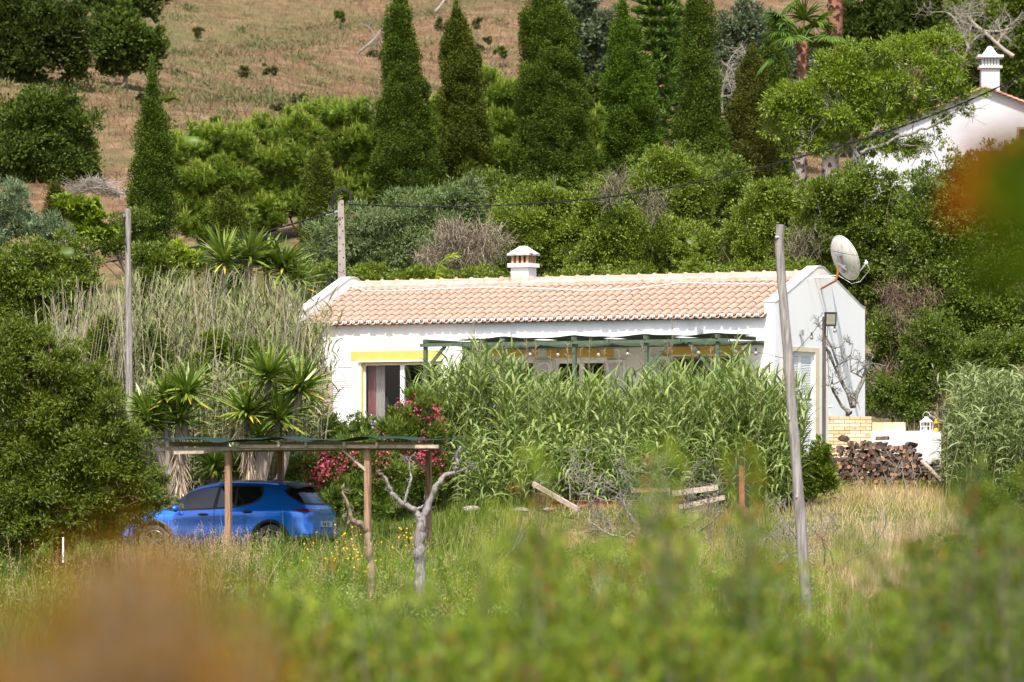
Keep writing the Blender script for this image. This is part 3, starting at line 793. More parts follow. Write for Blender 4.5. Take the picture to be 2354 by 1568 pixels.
leafy('evergreen_tree', 'large dark tree filling the right side under the far house', 'tree', [(2215, 385, 60, 35), (2290, 370, 60, 40), (2350, 350, 50, 45), (2150, 440, 90, 60), (2230, 500, 100, 90), (2130, 540, 90, 70), (2320, 470, 90, 90), (2300, 600, 90, 90), (2180, 640, 90, 70), (2100, 640, 60, 50), (2240, 730, 90, 60), (2330, 720, 80, 70)], 143, 64000, .09, .021, 'darkbroad', 97, group=HD, rc=.17, per=13, tb=.06, core=.68, fill=1.1)
leafy('evergreen_tree', 'low dark tree behind the rear corner of the white gable', 'tree', [(2030, 760, 60, 50), (2090, 800, 60, 40), (2180, 810, 80, 40), (2020, 860, 60, 50), (2110, 880, 70, 50)], 141.5, 22000, .08, .019, 'darkbroad', 98, group=HD, rc=.15, per=13, core=.66, fill=1.1)
leafy('evergreen_tree', 'dark tree under the layered conifer and narrow cypress', 'tree', [(1650, 410, 70, 50), (1630, 480, 60, 50), (1690, 460, 60, 50)], 153, 18000, .082, .020, 'darkbroad', 99, group=HD, rc=.15, per=13, core=.66, fill=1.1)


M['olivetwig'] = leafmat('olive brown twigs', [(.10, .085, .05), (.18, .15, .10), (.27, .23, .16)], rough=.9, trans=0.0)
M['browntwig'] = leafmat('brown twigs', [(.08, .05, .035), (.16, .10, .07), (.26, .19, .14)], rough=.9, trans=0.0)


def twiggy(label, lst, Y, n, seed, base_u, mat='drytwig', L=.35):
    rng = np.random.default_rng(seed); lobes = lobes_from(lst, Y, .8)
    cx = (base_u - UC) / FD * Y
    t = thing('dry_bush', label, 'bush', (cx, Y, float(ht(cx, Y))), group='dry leafless bushes')
    g = G()
    for c, r in lobes:
        m = n // len(lobes)
        d = unit(rng, m); p = c + d * r * (rng.random(m) ** .4)[:, None]
        dd = norm(d * .4 + rng.normal(size=(m, 3)) * .8 + np.array([0, 0, .3]))
        blades(g, rng, p, dd, L * (.5 + rng.random(m)), .0055, 5, rng.uniform(-.6, 1.6, m), prof=np.array([1, .9, .8, .6, .3]))
        for _ in range(6): branch_tubes(g, rng, c - np.array([0, 0, r[2]]), r)
    g.build('twigs', M[mat], t)


def branch_tubes(g, rng, p, r):
    out = []
    branch(rng, p, unit(rng, 1)[0] * .6 + np.array([0, 0, 1]), r[2] * 1.5, .025, 2, out, kids=3)
    for pts, rad in out: g.tube(pts, np.maximum(rad, .004) * .7, 4, .3, cap=False)


twiggy('dry brown leafless bush between the blue green tree and the chimney', [(1060, 580, 70, 45), (1120, 560, 60, 50), (1000, 600, 50, 30), (1040, 540, 40, 30)], 144.5, 3600, 101, 1070)
twiggy('dry grey tangle on top of the bushes above the roof middle', [(1420, 415, 42, 26), (1405, 450, 30, 24)], 145.5, 450, 102, 1420, 'olivetwig', .28)
twiggy('dry brown tangle between the glossy trees right of the chimney', [(1500, 470, 30, 46)], 145, 380, 103, 1500, 'olivetwig', .26)
twiggy('dry grey twigs right of the weathered pole top', [(1850, 560, 44, 50)], 144.2, 330, 104, 1850, 'olivetwig', .28)
twiggy('dead reddish brown brush on the bank right of the gable', [(2110, 700, 65, 50), (2080, 770, 50, 35), (2050, 680, 35, 35)], 141.2, 1100, 105, 2100, 'browntwig')
twiggy('pale dead tangle low behind the gable corner', [(2040, 880, 40, 50), (2130, 850, 60, 40)], 139.5, 700, 106, 2060, 'browntwig')

# almond tree with open branching in front of the far house
LA = [(1820, 230, 70, 45), (1900, 200, 60, 45), (1960, 150, 70, 50), (2080, 120, 75, 55), (2150, 160, 75, 50), (2040, 200, 90, 50), (1930, 270, 80, 50), (1800, 290, 50, 35), (2140, 220, 70, 35), (2230, 220, 50, 25), (2180, 100, 50, 30), (1870, 330, 50, 30), (2110, 330, 45, 20), (2010, 350, 45, 20), (1850, 270, 60, 45), (1780, 250, 45, 35), (2000, 270, 60, 45), (2090, 270, 60, 30), (1960, 210, 60, 45), (2040, 325, 55, 30), (2000, 310, 45, 35), (2095, 355, 55, 22), (2150, 320, 40, 22), (2170, 275, 35, 22), (2215, 255, 30, 20), (2120, 250, 50, 30), (1905, 300, 45, 40), (1915, 150, 40, 35), (1900, 345, 40, 30), (2060, 335, 60, 25), (1830, 330, 40, 30)]
rng = np.random.default_rng(111)
lobes = lobes_from(LA, 156, .7)
bp = P(1990, 400, 156); zb = float(ht(bp[0], 156))
t = thing('almond_tree', 'open branched light green tree in front of the white far house', 'tree', (bp[0], 156, zb))
g = G(); crown(g, rng, lobes, 50000, .12, .017, per=14, rc=.15, up=-.1, core=0, tb=.0, sub=14, srad=.28, shoots=.15); g.build('crown', M['lime'], t)
g = G()
for seq, r0_, r1_ in (([(1990, 440), (1985, 385), (1975, 345), (2010, 300), (2080, 272), (2130, 240), (2150, 190)], .10, .025), ([(1985, 385), (1958, 335), (1952, 290), (1925, 245), (1900, 205)], .07, .02), ([(1980, 350), (2050, 322), (2125, 298), (2190, 262), (2240, 225)], .055, .012),
                      ([(2010, 300), (2020, 250), (2050, 190), (2080, 130)], .05, .015), ([(1952, 290), (1900, 270), (1850, 262), (1800, 275)], .045, .012), ([(1925, 245), (1950, 200), (1965, 150)], .04, .012), ([(2050, 322), (2100, 335), (2150, 350)], .03, .006), ([(1900, 270), (1870, 300), (1860, 335)], .03, .008), ([(1925, 245), (1870, 225), (1815, 215)], .035, .01)):
    pts = np.array([P(u_, v_, 155.8 + rng.normal() * .15) for u_, v_ in seq]); n_ = len(pts); x_ = np.linspace(0, n_ - 1, n_ * 4)
    q_ = np.stack([np.interp(x_, np.arange(n_), pts[:, i]) for i in range(3)], 1); q_ += rng.normal(size=q_.shape) * .02
    g.tube(q_, np.linspace(r0_, r1_, len(q_)), 7, jit=.12, rng=rng, cap=False)
    for _ in range(5):
        o_ = []; branch(rng, q_[rng.integers(len(q_) // 2, len(q_))], norm(rng.normal(size=3) + np.array([0, 0, .3])), .7, .014, 1, o_, kids=2)
        for a_, c_ in o_: g.tube(a_, np.maximum(c_, .005), 4, cap=False)
g.build('trunk', M['lichenbark'], t)

# left side bushes
LB = 'bushes on the left side of the garden'
leafy('olive_tree', 'silvery olive tree at the left edge', 'tree', [(20, 480, 60, 55), (70, 520, 60, 40), (-20, 540, 70, 60), (120, 540, 50, 30)], 140, 22000, .09, .012, 'olive', 121, group=LB, rc=.2, up=.6, core=.6)
leafy('fig_tree', 'light leafy small tree between the olive and the left pole', 'tree', [(190, 490, 55, 28), (210, 530, 50, 30), (150, 470, 30, 20)], 143, 6000, .14, .05, 'lime', 122, group=LB, rc=.2, core=.4)
leafy('evergreen_tree', 'dense green tree behind the reeds at far left', 'tree', [(60, 600, 90, 55), (160, 590, 80, 45), (100, 660, 120, 60), (0, 680, 80, 80), (180, 660, 70, 50), (20, 760, 80, 60)], 136, 46000, .082, .020, 'darkbroad', 123, group=LB, rc=.15, per=13, tb=.15, core=.68, fill=1.1)
leafy('evergreen_tree', 'green shrub tree behind the reeds right of the left pole', 'tree', [(350, 600, 60, 40), (370, 650, 60, 50), (330, 690, 60, 60)], 136, 16000, .082, .020, 'darkbroad', 124, group=LB, rc=.15, per=13, tb=.15, fill=1.1)
leafy('vine_bush', 'yellow green vine leaves glowing below the lone cypress', 'bush', [(410, 580, 30, 20), (430, 600, 28, 18), (395, 605, 20, 14)], 138, 1500, .16, .07, 'yellowlime', 125, group=LB, rc=.2, core=0, r0=.03)
# netting heap
rng = np.random.default_rng(126)
g = G(); c = P(215, 448, 160)
for k in range(900):
    a = rng.uniform(0, np.pi); x = rng.uniform(-1, 1)
    p0 = c + np.array([x * .75, rng.uniform(-.3, .3), .5 * (1 - x * x) * rng.uniform(.2, 1)])
    q = p0 + rng.normal(size=3) * np.array([.25, .1, .1])
    g.tube([p0, (p0 + q) / 2 + np.array([0, 0, -.04]), q], .006, 3, cap=False)
tag(g.build('garden_net', M['paletwig']), 'grey heap of garden netting under the large round dark tree', 'net')
pz = P(382, 225, 188)
rng = np.random.default_rng(127)
t = thing('dwarf_palm', 'small fan of palm fronds on the dry slope right of the lone cypress', 'palm', pz - np.array([0, 0, .2]))
g = G(); d = norm(rng.normal(size=(60, 3)) * np.array([1, .6, .5]) + np.array([0, 0, .7]))
blades(g, rng, np.tile(pz - np.array([0, 0, .15]), (60, 1)), d, .65, .035, 5, .9); g.build('fronds', M['darkbroad'], t)


# palms
def fanpalm(label, u0, v0, u1, v1, Y, r, heads, seed, redtop=False):
    rng = np.random.default_rng(seed)
    b = P(u1, v1, Y); top = P(u0, v0, Y)
    t = thing('fan_palm', label, 'palm', (b[0], Y, float(ht(b[0], Y))), group='fan palms above the cottage')
    b[2] = min(b[2], float(ht(b[0], Y))) - .1
    g = G(); n = 24; pts = np.linspace(b, top, n)
    g.tube(pts[:17], np.linspace(r * 1.15, r * .9, 17), 12, .3, jit=.08, rng=rng); g.tube(pts[16:], np.linspace(r * .9, r * .8, n - 16), 12, .92, jit=.14, rng=rng)
    for k in range(int(520 * r / .2)):
        f = rng.random() ** .8; a = rng.uniform(0, 2 * np.pi)
        p = b + (top - b) * f; o = np.array([math.cos(a), math.sin(a), 0]); rr = r * (1.15 - .35 * f)
        w = .07; sd = np.array([-o[1], o[0], 0])
        q = p + o * rr * .85; e = q + o * (.05 + .06 * rng.random()) + np.array([0, 0, .10 + .06 * rng.random()])
        tt = rng.uniform(.8, 1) if f > .68 else rng.random() * .5
        g.add([q - sd * w, q + sd * w, e + sd * w * .5, e - sd * w * .5, q + o * .02 - np.array([0, 0, .06])], [(0, 1, 2, 3), (0, 4, 1)], tt)
    g.build('trunk', M['palmtrunk'], t)
    if heads:
        g = G(); gs = G()
        for k in range(heads):
            a = rng.uniform(0, 2 * np.pi) if k else 3.1; el = rng.uniform(.25, 1.45) if k else -.25
            o = norm(np.array([math.cos(a) * math.cos(el), .8 * math.sin(a) * math.cos(el), math.sin(el)]))
            Lp = rng.uniform(.8, 1.2)
            u = np.linspace(0, 1, 5)
            pe = top + o * (u * Lp)[:, None] - np.array([0, 0, .25]) * (u ** 2)[:, None]
            gs.tube(pe, np.linspace(.03, .015, 5), 4, .5)
            ctr = pe[-1]; fw = norm(pe[-1] - pe[-2])
            sd = norm(np.cross(fw, [0, 0, 1.0])); nb = 34
            ang = np.linspace(-1.9, 1.9, nb)
            d = np.cos(ang)[:, None] * fw + np.sin(ang)[:, None] * sd
            blades(g, rng, np.tile(ctr, (nb, 1)), d, .78 * (1 - .15 * np.abs(ang) / 2), .038, 5, .45 + .3 * rng.random(nb), np.clip(rng.normal(.4, .2, nb), 0, 1), prof=np.array([.5, 1, .9, .5, .05]))
        g.build('fronds', M['palm'], t); gs.build('frond_stalks', M['palm'], t)
    return t


M["palmtrunk"] = surf('palm trunk', [(.16, .13, .12), (.34, .29, .27), (.34, .24, .20), (.24, .095, .05)], 4, .9, usetint=.75, pos=[.2, .5, .65, .85], bump=.3)
fanpalm('slimmer fan palm with its green crown at the top edge', 1845, 95, 1832, 370, 160, .17, 15, 131)
fanpalm('thicker fan palm whose reddish trunk runs out of the frame', 1921, -40, 1898, 350, 161, .24, 7, 132)
leafy('thicket_bush', 'dark tangled thicket between the gable corner and the striped reeds', 'bush', [(2030, 900, 50, 50), (2110, 850, 60, 60), (2190, 850, 70, 50), (2090, 930, 50, 45), (2270, 820, 80, 50), (2350, 800, 70, 60), (2150, 770, 70, 50)], 139, 34000, .075, .018, 'darkbroad', 107, group=HD, rc=.15, per=12, core=.62)
leafy('thicket_bush', 'low green scrub right behind the roof ridge left of the chimney', 'bush', [(720, 640, 50, 40), (860, 640, 80, 35), (980, 640, 80, 30), (1100, 640, 70, 30)], 143, 12000, .08, .018, 'laurel', 108, group=HD, rc=.15, per=12, core=.62)
leafy('thicket_bush', 'low green scrub behind the roof ridge right of the chimney', 'bush', [(1320, 640, 80, 30), (1450, 635, 80, 30), (1600, 635, 80, 35), (1730, 640, 70, 35), (1830, 640, 60, 50)], 142.5, 16000, .08, .018, 'laurel', 109, group=HD, rc=.15, per=12, core=.62)
leafy('thicket_bush', 'green scrub filling the slope left of the pine trunk', 'bush', [(300, 520, 60, 40), (250, 560, 60, 40), (450, 600, 60, 35), (560, 590, 60, 30)], 147, 14000, .08, .018, 'darkbroad', 110, group=LB, rc=.15, per=12, core=.62)
leafy('thicket_bush', 'dense scrub under the cypress row between the trunks', 'bush', [(1000, 470, 80, 40), (1150, 440, 80, 50), (1380, 440, 60, 40), (1540, 380, 80, 50), (1640, 420, 80, 50)], 163, 22000, .085, .02, 'darkbroad', 112, group=HD, rc=.17, per=12, core=.62)

rng = np.random.default_rng(113)
c_ = P(1000, 645, 142.2)
t = thing('palm_seedling', 'single yellow green palm frond rising behind the roof ridge left of the chimney', 'palm', c_ - np.array([0, 0, .8]))
g = G(); n_ = 12; uu_ = np.linspace(0, 1, n_)
rach = c_ + np.array([.55, 0, .62]) * uu_[:, None] + np.array([-.12, 0, .16]) * np.sin(np.pi * uu_)[:, None]
g.tube(np.vstack([c_ - np.array([0, 0, .8]), rach]), .012, 5, .5, cap=False)
for k in range(n_):
    for sg in (-1, 1):
        d_ = norm(np.array([.5, sg * .4, .35 * sg + .25])); blades(g, rng, np.tile(rach[k], (3, 1)), np.tile(d_, (3, 1)) + rng.normal(size=(3, 3)) * .1, .34 * (1 - .5 * uu_[k]), .014, 4, .3, np.full(3, .9))
g.build('frond', M['yellowlime'], t)


# ------------------------------------------------------------------ the white cottage
TH = R(28.5)
EX = np.array([math.cos(TH), -math.sin(TH), 0]); EY = np.array([math.sin(TH), math.cos(TH), 0])
W_, D_ = 13.0, 4.95
OH = np.array([6.10, 132.0, 1.82]) - W_ * EX
OH[2] = 1.82


def ray(u, v): return np.array([(u - UC) / FD, 1.0, (VH - v) / FD])


def WF(u, v, yl=0.0):
    r = ray(u, v); t = (yl + OH @ EY) / (r @ EY); p = r * t - OH
    return p @ EX, p[2]


def WG(u, v, xl=W_):
    r = ray(u, v); t = (xl + OH @ EX) / (r @ EX); p = r * t - OH
    return p @ EY, p[2]


def L2W(x, y, z): return OH + EX * x + EY * y + np.array([0, 0, z])


house = thing('cottage', 'long low white cottage with pale clay tile roof and yellow bands above its openings', 'house', OH, -TH)


def hpart(g, name, mat, parent=None, **kw): return g.build(name, mat, parent or house, local=True, **kw)


ER, RR = 2.97, 3.93           # eave and ridge height of the tile bed
OV = .10
AL = math.atan2(RR - ER, D_ / 2 + OV)
TW = .28
d1 = (WF(829, 0)[0], WF(1014, 0)[0], 0.0, WF(830, 833)[1])
w2 = (WF(1142, 0)[0], WF(1226, 0)[0], .85, WF(1180, 829)[1])
w3 = (WF(1274, 0)[0], WF(1392, 0)[0], .85, WF(1330, 829)[1])
d4 = (WF(1543, 0)[0], WF(1692, 0)[0], 0.0, WF(1620, 818)[1])
ops = [d1, w2, w3, d4]
g = G()
x = 0.0
YW = .25
for (a, b_, z0, z1) in ops:
    g.box(x, a, 0, YW, -1.4, ER - .02)
    if z0 > -1.4: g.box(a, b_, 0, YW, -1.4, z0)
    g.box(a, b_, 0, YW, z1, ER - .02)
    x = b_
g.box(x, W_ - TW, 0, YW, -1.4, ER - .02)
g.box(TW, W_ - TW, D_ - .25, D_, -1.4, ER)
hpart(g, 'wall', M['plaster'])


def gable(x0, x1, notch=None):
    o = [(0.0, -1.4)]
    if notch: o += [(notch[0], -1.4), (notch[0], notch[2]), (notch[1], notch[2]), (notch[1], -1.4)]
    o += [(D_, -1.4), (D_, 3.33), (D_ - .18, 3.36), (D_ / 2 + .14, 4.22), (D_ / 2, 4.25), (D_ / 2 - .14, 4.22), (.30, 3.40), (.12, 3.33), (0.0, 3.30)]
    n = len(o)
    V = [(x0, a, b) for a, b in o] + [(x1, a, b) for a, b in o]
    F = [list(range(n)), list(range(2 * n - 1, n - 1, -1))]
    F += [(i, i + n, (i + 1) % n + n, (i + 1) % n) for i in range(n)]
    g = G(); g.add(V, F); return g


gd = (WG(1812, 900)[0], WG(1873, 900)[0], WG(1840, 808)[1])
hpart(gable(0, TW), 'gable_wall', M['plaster'])
g = gable(W_ - TW, W_, gd)
g.box(W_ - TW - .05, W_, gd[0], gd[1], -1.4, -.02)
hpart(g, 'gable_wall', M['plaster'])
# coping slabs on both gables
for x0 in (-.012, W_ - TW - .012):
    g = G()
    for ya, za, yb, zb in ((D_ / 2 - .14, 4.222, .30, 3.402), (.30, 3.402, .12, 3.334), (.12, 3.334, -.012, 3.304), (D_ / 2 + .14, 4.222, D_ - .18, 3.362), (D_ - .18, 3.362, D_ + .012, 3.334), (D_ / 2 - .14, 4.222, D_ / 2 + .14, 4.222)):
        V = []
        for xx in (x0, x0 + TW + .024):
            V += [(xx, ya, za), (xx, yb, zb), (xx, yb, zb + .02), (xx, ya, za + .02)]
        g.add(V, [(0, 1, 2, 3), (7, 6, 5, 4), (0, 4, 5, 1), (3, 2, 6, 7), (0, 3, 7, 4), (1, 5, 6, 2)])
    hpart(g, 'coping', M['plastertop'])
# corbel under the left front corner
g = G(); g.box(-.06, .36, -.24, -.002, 2.86, 3.06); g.box(-.02, .32, -.16, -.003, 2.70, 2.858); hpart(g, 'corbel', M['plaster'])

# clay tile roof, each cover and channel tile modelled
rng = np.random.default_rng(5)
g = G(); ge = G(); gm = G()
NCOL, NROW = 55, 7
XL, XR = TW + .01, W_ - TW - .01
pitch = (XR - XL) / NCOL
SL = (D_ / 2 + OV) / math.cos(AL)
for side in (0, 1):
    dn = np.array([0, -math.cos(AL), -math.sin(AL)]); nn = np.array([0, -math.sin(AL), math.cos(AL)])
    top = np.array([0, D_ / 2, RR])
    if side: dn[1] *= -1; nn[1] *= -1
    ex = np.array([1.0, 0, 0])
    for c in range(NCOL + 1):
        for kind in (0, 1):
            if kind == 0 and c == NCOL: continue
            xc = XL + pitch * (c + (.5 if kind == 0 else 0))
            for r in range(NROW):
                s1 = SL * (r + 1) / NROW + (.055 if kind else 0) * (r == NROW - 1)
                s0 = SL * r / NROW - .03
                s1 += rng.normal() * .007; xo = xc + rng.normal() * .004
                ra, rb = (.086, .070) if kind == 0 else (.100, .088)
                th = np.linspace(0, np.pi, 8)
                V = []
                for (s, rad, lift) in ((s0, rb, .0), (s1, ra, .011)):
                    ctr = top + dn * s + nn * (lift + (.035 if kind == 0 else .058)) + ex * xo
                    hgt = rad * (.95 if kind == 0 else .72)
                    for a in th:
                        sg = 1 if kind == 0 else -1
                        V.append(ctr + ex * math.cos(a) * rad + nn * sg * math.sin(a) * hgt)
                F = [(i, i + 1, i + 9, i + 8) for i in range(7)]
                tt = rng.random()
                g.add(V, np.array(F), tt, True)
                # thickness lip at the lower end
                V2 = V[8:16] + [top + dn * s1 + nn * (.011 + (.035 if kind == 0 else .058)) + ex * xo + ex * math.cos(a) * (rad0 := ra - .014) + nn * (1 if kind == 0 else -1) * math.sin(a) * (rad0 * (.95 if kind == 0 else .72)) for a in th]
                g.add(V2, np.array([(i, i + 1, i + 9, i + 8) for i in range(7)]), tt, False, 1 if kind == 1 and r == NROW - 1 else 0)
                if kind == 0 and r == NROW - 1:
                    s2 = s1 - .012; ctr = top + dn * s2 + nn * .049 + ex * xo
                    rim = [ctr + ex * math.cos(a) * .074 + nn * math.sin(a) * .071 + dn * .045 * (1 - math.sin(a)) for a in th]
                    g.add([ctr - nn * .045 + dn * .045] + rim, [(0, i + 1, i + 2) for i in range(7)] + [(0, 8, 1)], .5, False, 2)
    # bedding under the tiles
    q0 = top - nn * .01; q1 = top + dn * SL * .95
    V = [q0 + ex * XL, q0 + ex * XR, q1 + ex * XR, q1 + ex * XL]; V += [v_ - nn * .05 for v_ in V]
    ge.add(V, [(0, 1, 2, 3), (7, 6, 5, 4), (3, 2, 6, 7), (0, 3, 7, 4), (1, 5, 6, 2)])
roof = hpart(g, 'roof', [M['tile'], M['tileend'], M['mortar']])
hpart(ge, 'bedding', M['tileend'], roof)
g = G()
NR = 30; pr = (XR - XL + .1) / NR
for k in range(NR):
    xa = XL - .05 + pr * k
    th = np.linspace(-.25, np.pi + .25, 11); V = []
    for xx, rad in ((xa, .150), (xa + .03, .150), (xa + .045, .125), (xa + pr + .02, .108)):
        for a in th: V.append((xx, D_ / 2 + math.cos(a) * rad, RR + .10 + math.sin(a) * rad * .95))
    F = [(j * 11 + i, j * 11 + i + 1, (j + 1) * 11 + i + 1, (j + 1) * 11 + i) for j in range(3) for i in range(10)]
    g.add(V, np.array(F), rng.random(), True)
hpart(g, 'ridge_tiles', M['ridge'], roof)
g = G()
for sg in (-1, 1):
    n = 60; xs = np.linspace(XL, XR, n)
    V = []
    for xx in xs:
        w = .20 + .015 * math.sin(xx * 9) + .01 * rng.normal()
        V += [(xx, D_ / 2 + sg * .08, RR + .165), (xx, D_ / 2 + sg * w, RR + .155 - w * .42 + .0), (xx, D_ / 2 + sg * w, RR + .05 - w * .42)]
    g.add(V, np.array([q for i in range(n - 1) for q in ((3 * i, 3 * i + 3, 3 * i + 4, 3 * i + 1), (3 * i + 1, 3 * i + 4, 3 * i + 5, 3 * i + 2))]))
hpart(g, 'ridge_bedding', M['dirtymortar'], roof)
# aerial cable lying on the tiles
pts = []
for u_, v_ in ((792, 655), (840, 668), (900, 668), (1000, 664), (1130, 660), (1250, 663), (1340, 668), (1450, 664), (1560, 650), (1700, 652), (1800, 652), (1885, 636)):
    # intersect with roof plane
    r = ray(u_, v_); nW = EY * (-math.sin(AL)) + np.array([0, 0, math.cos(AL)]); p0 = L2W(0, D_ / 2, RR + .15 if u_ < 1880 else RR + .3)
    t_ = (p0 @ nW) / (r @ nW); p = r * t_ - OH
    pts.append((p @ EX, p @ EY, p[2]))
g = G(); g.tube(pts, .009, 5); hpart(g, 'aerial_cable', M['white'])

# chimney
xc = (WF(1200, 600, D_ / 2 + .55)[0]); yc = D_ / 2 + .62
ztop = WF(1205, 566, yc)[1]
k_ = FD / 138.5
chz = lambda v: WF(1205, v, yc)[1]
g = G(); g.box(xc - .24, xc + .24, yc - .21, yc + .21, 3.2, chz(615)); ch = hpart(g, 'chimney', M['plaster'])
g = G(); g.box(xc - .30, xc + .30, yc - .27, yc + .27, chz(615), chz(606)); hpart(g, 'collar', M['plaster'], ch)
g = G()
for i in range(4):
    for j in range(4):
        if i in (0, 3) or j in (0, 3):
            bx, by = xc - .20 + i * .1333, yc - .175 + j * .1167
            g.box(bx - .03, bx + .03, by - .03, by + .03, chz(606), chz(588), rng.random())
hpart(g, 'flue_bricks', M['brick'], ch)
g = G(); g.box(xc - .12, xc + .12, yc - .1, yc + .1, chz(606), chz(588)); hpart(g, 'flue', M['dark'], ch)
g = G(); za, zb2 = chz(588), chz(583)
g.box(xc - .31, xc + .31, yc - .28, yc + .28, za, zb2); hpart(g, 'cap_slab', M['soot'], ch)
g = G(); zc = chz(566)
V = [(xc - .29, yc - .26, zb2), (xc + .29, yc - .26, zb2), (xc + .29, yc + .26, zb2), (xc - .29, yc + .26, zb2)]
V += [(xc + sx * .15, yc + sy * .13, zb2 + (zc - zb2) * .62) for sx, sy in ((-1, -1), (1, -1), (1, 1), (-1, 1))]
V += [(xc + sx * .07, yc + sy * .06, zc) for sx, sy in ((-1, -1), (1, -1), (1, 1), (-1, 1))]
F = [(8, 9, 10, 11)] + [(a + o, (a + 1) % 4 + o, (a + 1) % 4 + o + 4, a + o + 4) for o in (0, 4) for a in range(4)]
g.add(V, F); hpart(g, 'cap', M['plaster'], ch)


def band(u0, u1, v0, v1, mat, name='lintel_band', dy=.006):
    xa = WF(u0, v0)[0]; xb = WF(u1, v0)[0]; um = (u0 + u1) / 2
    z1 = WF(um, v0)[1]; z0 = WF(um, v1)[1]
    g = G(); g.box(xa, xb, -dy, -.001, z0, z1); return hpart(g, name, M[mat])


band(806, 1016, 806.5, 828, 'yellow'); band(1129, 1236, 801, 820, 'yellow')
band(1256, 1410, 799.5, 822.5, 'yellow'); band(1520, 1703, 793.5, 815, 'yellow')


def glazed(op, name, fr=.06, mull=(.5,), mat='white', glass='glass', yy=.09):
    a, b, z0, z1 = op
    g = G()
    g.box(a, b, yy, yy + .06, z1 - fr, z1); g.box(a, b, yy, yy + .06, z0, z0 + fr)
    g.box(a, a + fr, yy, yy + .06, z0 + fr, z1 - fr); g.box(b - fr, b, yy, yy + .06, z0 + fr, z1 - fr)
    for m in mull:
        xm = a + (b - a) * m; g.box(xm - .055, xm + .055, yy - .02, yy + .05, z0 + fr, z1 - fr)
    f = hpart(g, name, M[mat])
    g = G(); g.box(a + fr, b - fr, yy + .025, yy + .033, z0 + fr, z1 - fr); hpart(g, 'pane', M[glass], f)
    return f


dd = list(d1)
f = glazed(d1, 'sliding_door', .075, ((WF(925, 0, .09)[0] - d1[0]) / (d1[1] - d1[0]),))
g = G(); g.box(d1[0] + .002, d1[0] + .03, .02, .088, 0, d1[3] - .002); g.box(d1[0] + .03, d1[1], .02, .088, d1[3] - .03, d1[3] - .002); hpart(g, 'door_reveal', M['yellow'])
g = G(); g.box(d1[0] - .06, d1[1] + .02, -.05, -.008, d1[3] + .001, d1[3] + .035); hpart(g, 'shutter_rail', M['white'])
glazed(w2, 'window'); glazed(w3, 'window'); glazed(d4, 'patio_door', .06, (.5,), 'brownwood')
# room behind the door
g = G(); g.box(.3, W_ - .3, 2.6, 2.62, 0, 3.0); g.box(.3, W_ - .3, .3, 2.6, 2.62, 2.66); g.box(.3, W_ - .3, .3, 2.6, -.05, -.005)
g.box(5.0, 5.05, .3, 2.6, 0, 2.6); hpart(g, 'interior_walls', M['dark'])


def louvre(x0, x1, z0, z1, name='shutter', mat='white', y=-.045, gab=False, n=None):
    n = n or int((z1 - z0) / .05)
    g = G()
    def bx(a, b, c, d, e, f):
        if gab: g.box(W_ - d, W_ - c, a, b, e, f)
        else: g.box(a, b, c, d, e, f)
    fr = .06
    bx(x0, x0 + fr, y, y + .035, z0, z1); bx(x1 - fr, x1, y, y + .035, z0, z1)
    bx(x0 + fr, x1 - fr, y, y + .035, z1 - fr, z1); bx(x0 + fr, x1 - fr, y, y + .035, z0, z0 + fr)
    zs = np.linspace(z0 + fr, z1 - fr, n + 1)
    for k in range(n):
        a, b = x0 + fr, x1 - fr; zz = zs[k]; h = zs[k + 1] - zs[k]
        if gab: V = [(W_ - y - .004, a, zz), (W_ - y - .004, b, zz), (W_ - y - .030, b, zz + h * .95), (W_ - y - .030, a, zz + h * .95), (W_ - y - .030, a, zz), (W_ - y - .030, b, zz)]
        else: V = [(a, y + .004, zz), (b, y + .004, zz), (b, y + .030, zz + h * .95), (a, y + .030, zz + h * .95), (a, y + .030, zz), (b, y + .030, zz)]
        g.add(V, [(0, 1, 2, 3), (0, 4, 5, 1)])
    return hpart(g, name, M[mat])


xa, xb = WF(763, 900)[0], WF(816, 900)[0]
louvre(xa, xb, .03, WF(790, 839)[1], y=-.05)
xw2 = w3[0] - .04; louvre(xw2 - .5, xw2, w3[2], w3[3]); louvre(w3[1] + .04, w3[1] + .54, w3[2], w3[3])
louvre(w2[0] - .48, w2[0] - .03, w2[2], w2[3]); louvre(w2[1] + .03, w2[1] + .48, w2[2], w2[3])
louvre(d4[0] - .55, d4[0] - .03, d4[2] + .03, d4[3])
# gable door with cream surround
y0, y1, zt = gd
g = G(); ya = WG(1797.5, 900)[0]; yb = WG(1882, 900)[0]; zt2 = WG(1840, 797.5)[1]
g.box(W_ + .001, W_ + .012, ya, y0, -.1, zt2); g.box(W_ + .001, W_ + .012, y1, yb, -.1, zt2); g.box(W_ + .001, W_ + .012, y0, y1, zt, zt2)
hpart(g, 'door_surround', M['cream'])
g = G(); g.box(W_ - .12, W_ - .04, y0, y0 + .05, 0, zt); g.box(W_ - .12, W_ - .04, y1 - .05, y1, 0, zt); g.box(W_ - .12, W_ - .04, y0 + .05, y1 - .05, zt - .05, zt)
df = hpart(g, 'door_frame', M['white'])
ym = (y0 + y1) / 2
for (a, b) in ((y0 + .05, ym - .005), (ym + .005, y1 - .05)):
    louvre(a, b, .02, zt * .48, 'door_leaf', gab=True, y=.05, n=22); louvre(a, b, zt * .50, zt - .05, 'door_leaf', gab=True, y=.05, n=24)
g = G(); g.box(W_ - .2, W_ - .13, y0, y1, 0, zt); hpart(g, 'door_backing', M['whitecurtain'])


# wall fittings
def gpos(u, v, out=0.0): a, z = WG(u, v); return np.array([W_ + out, a, z])


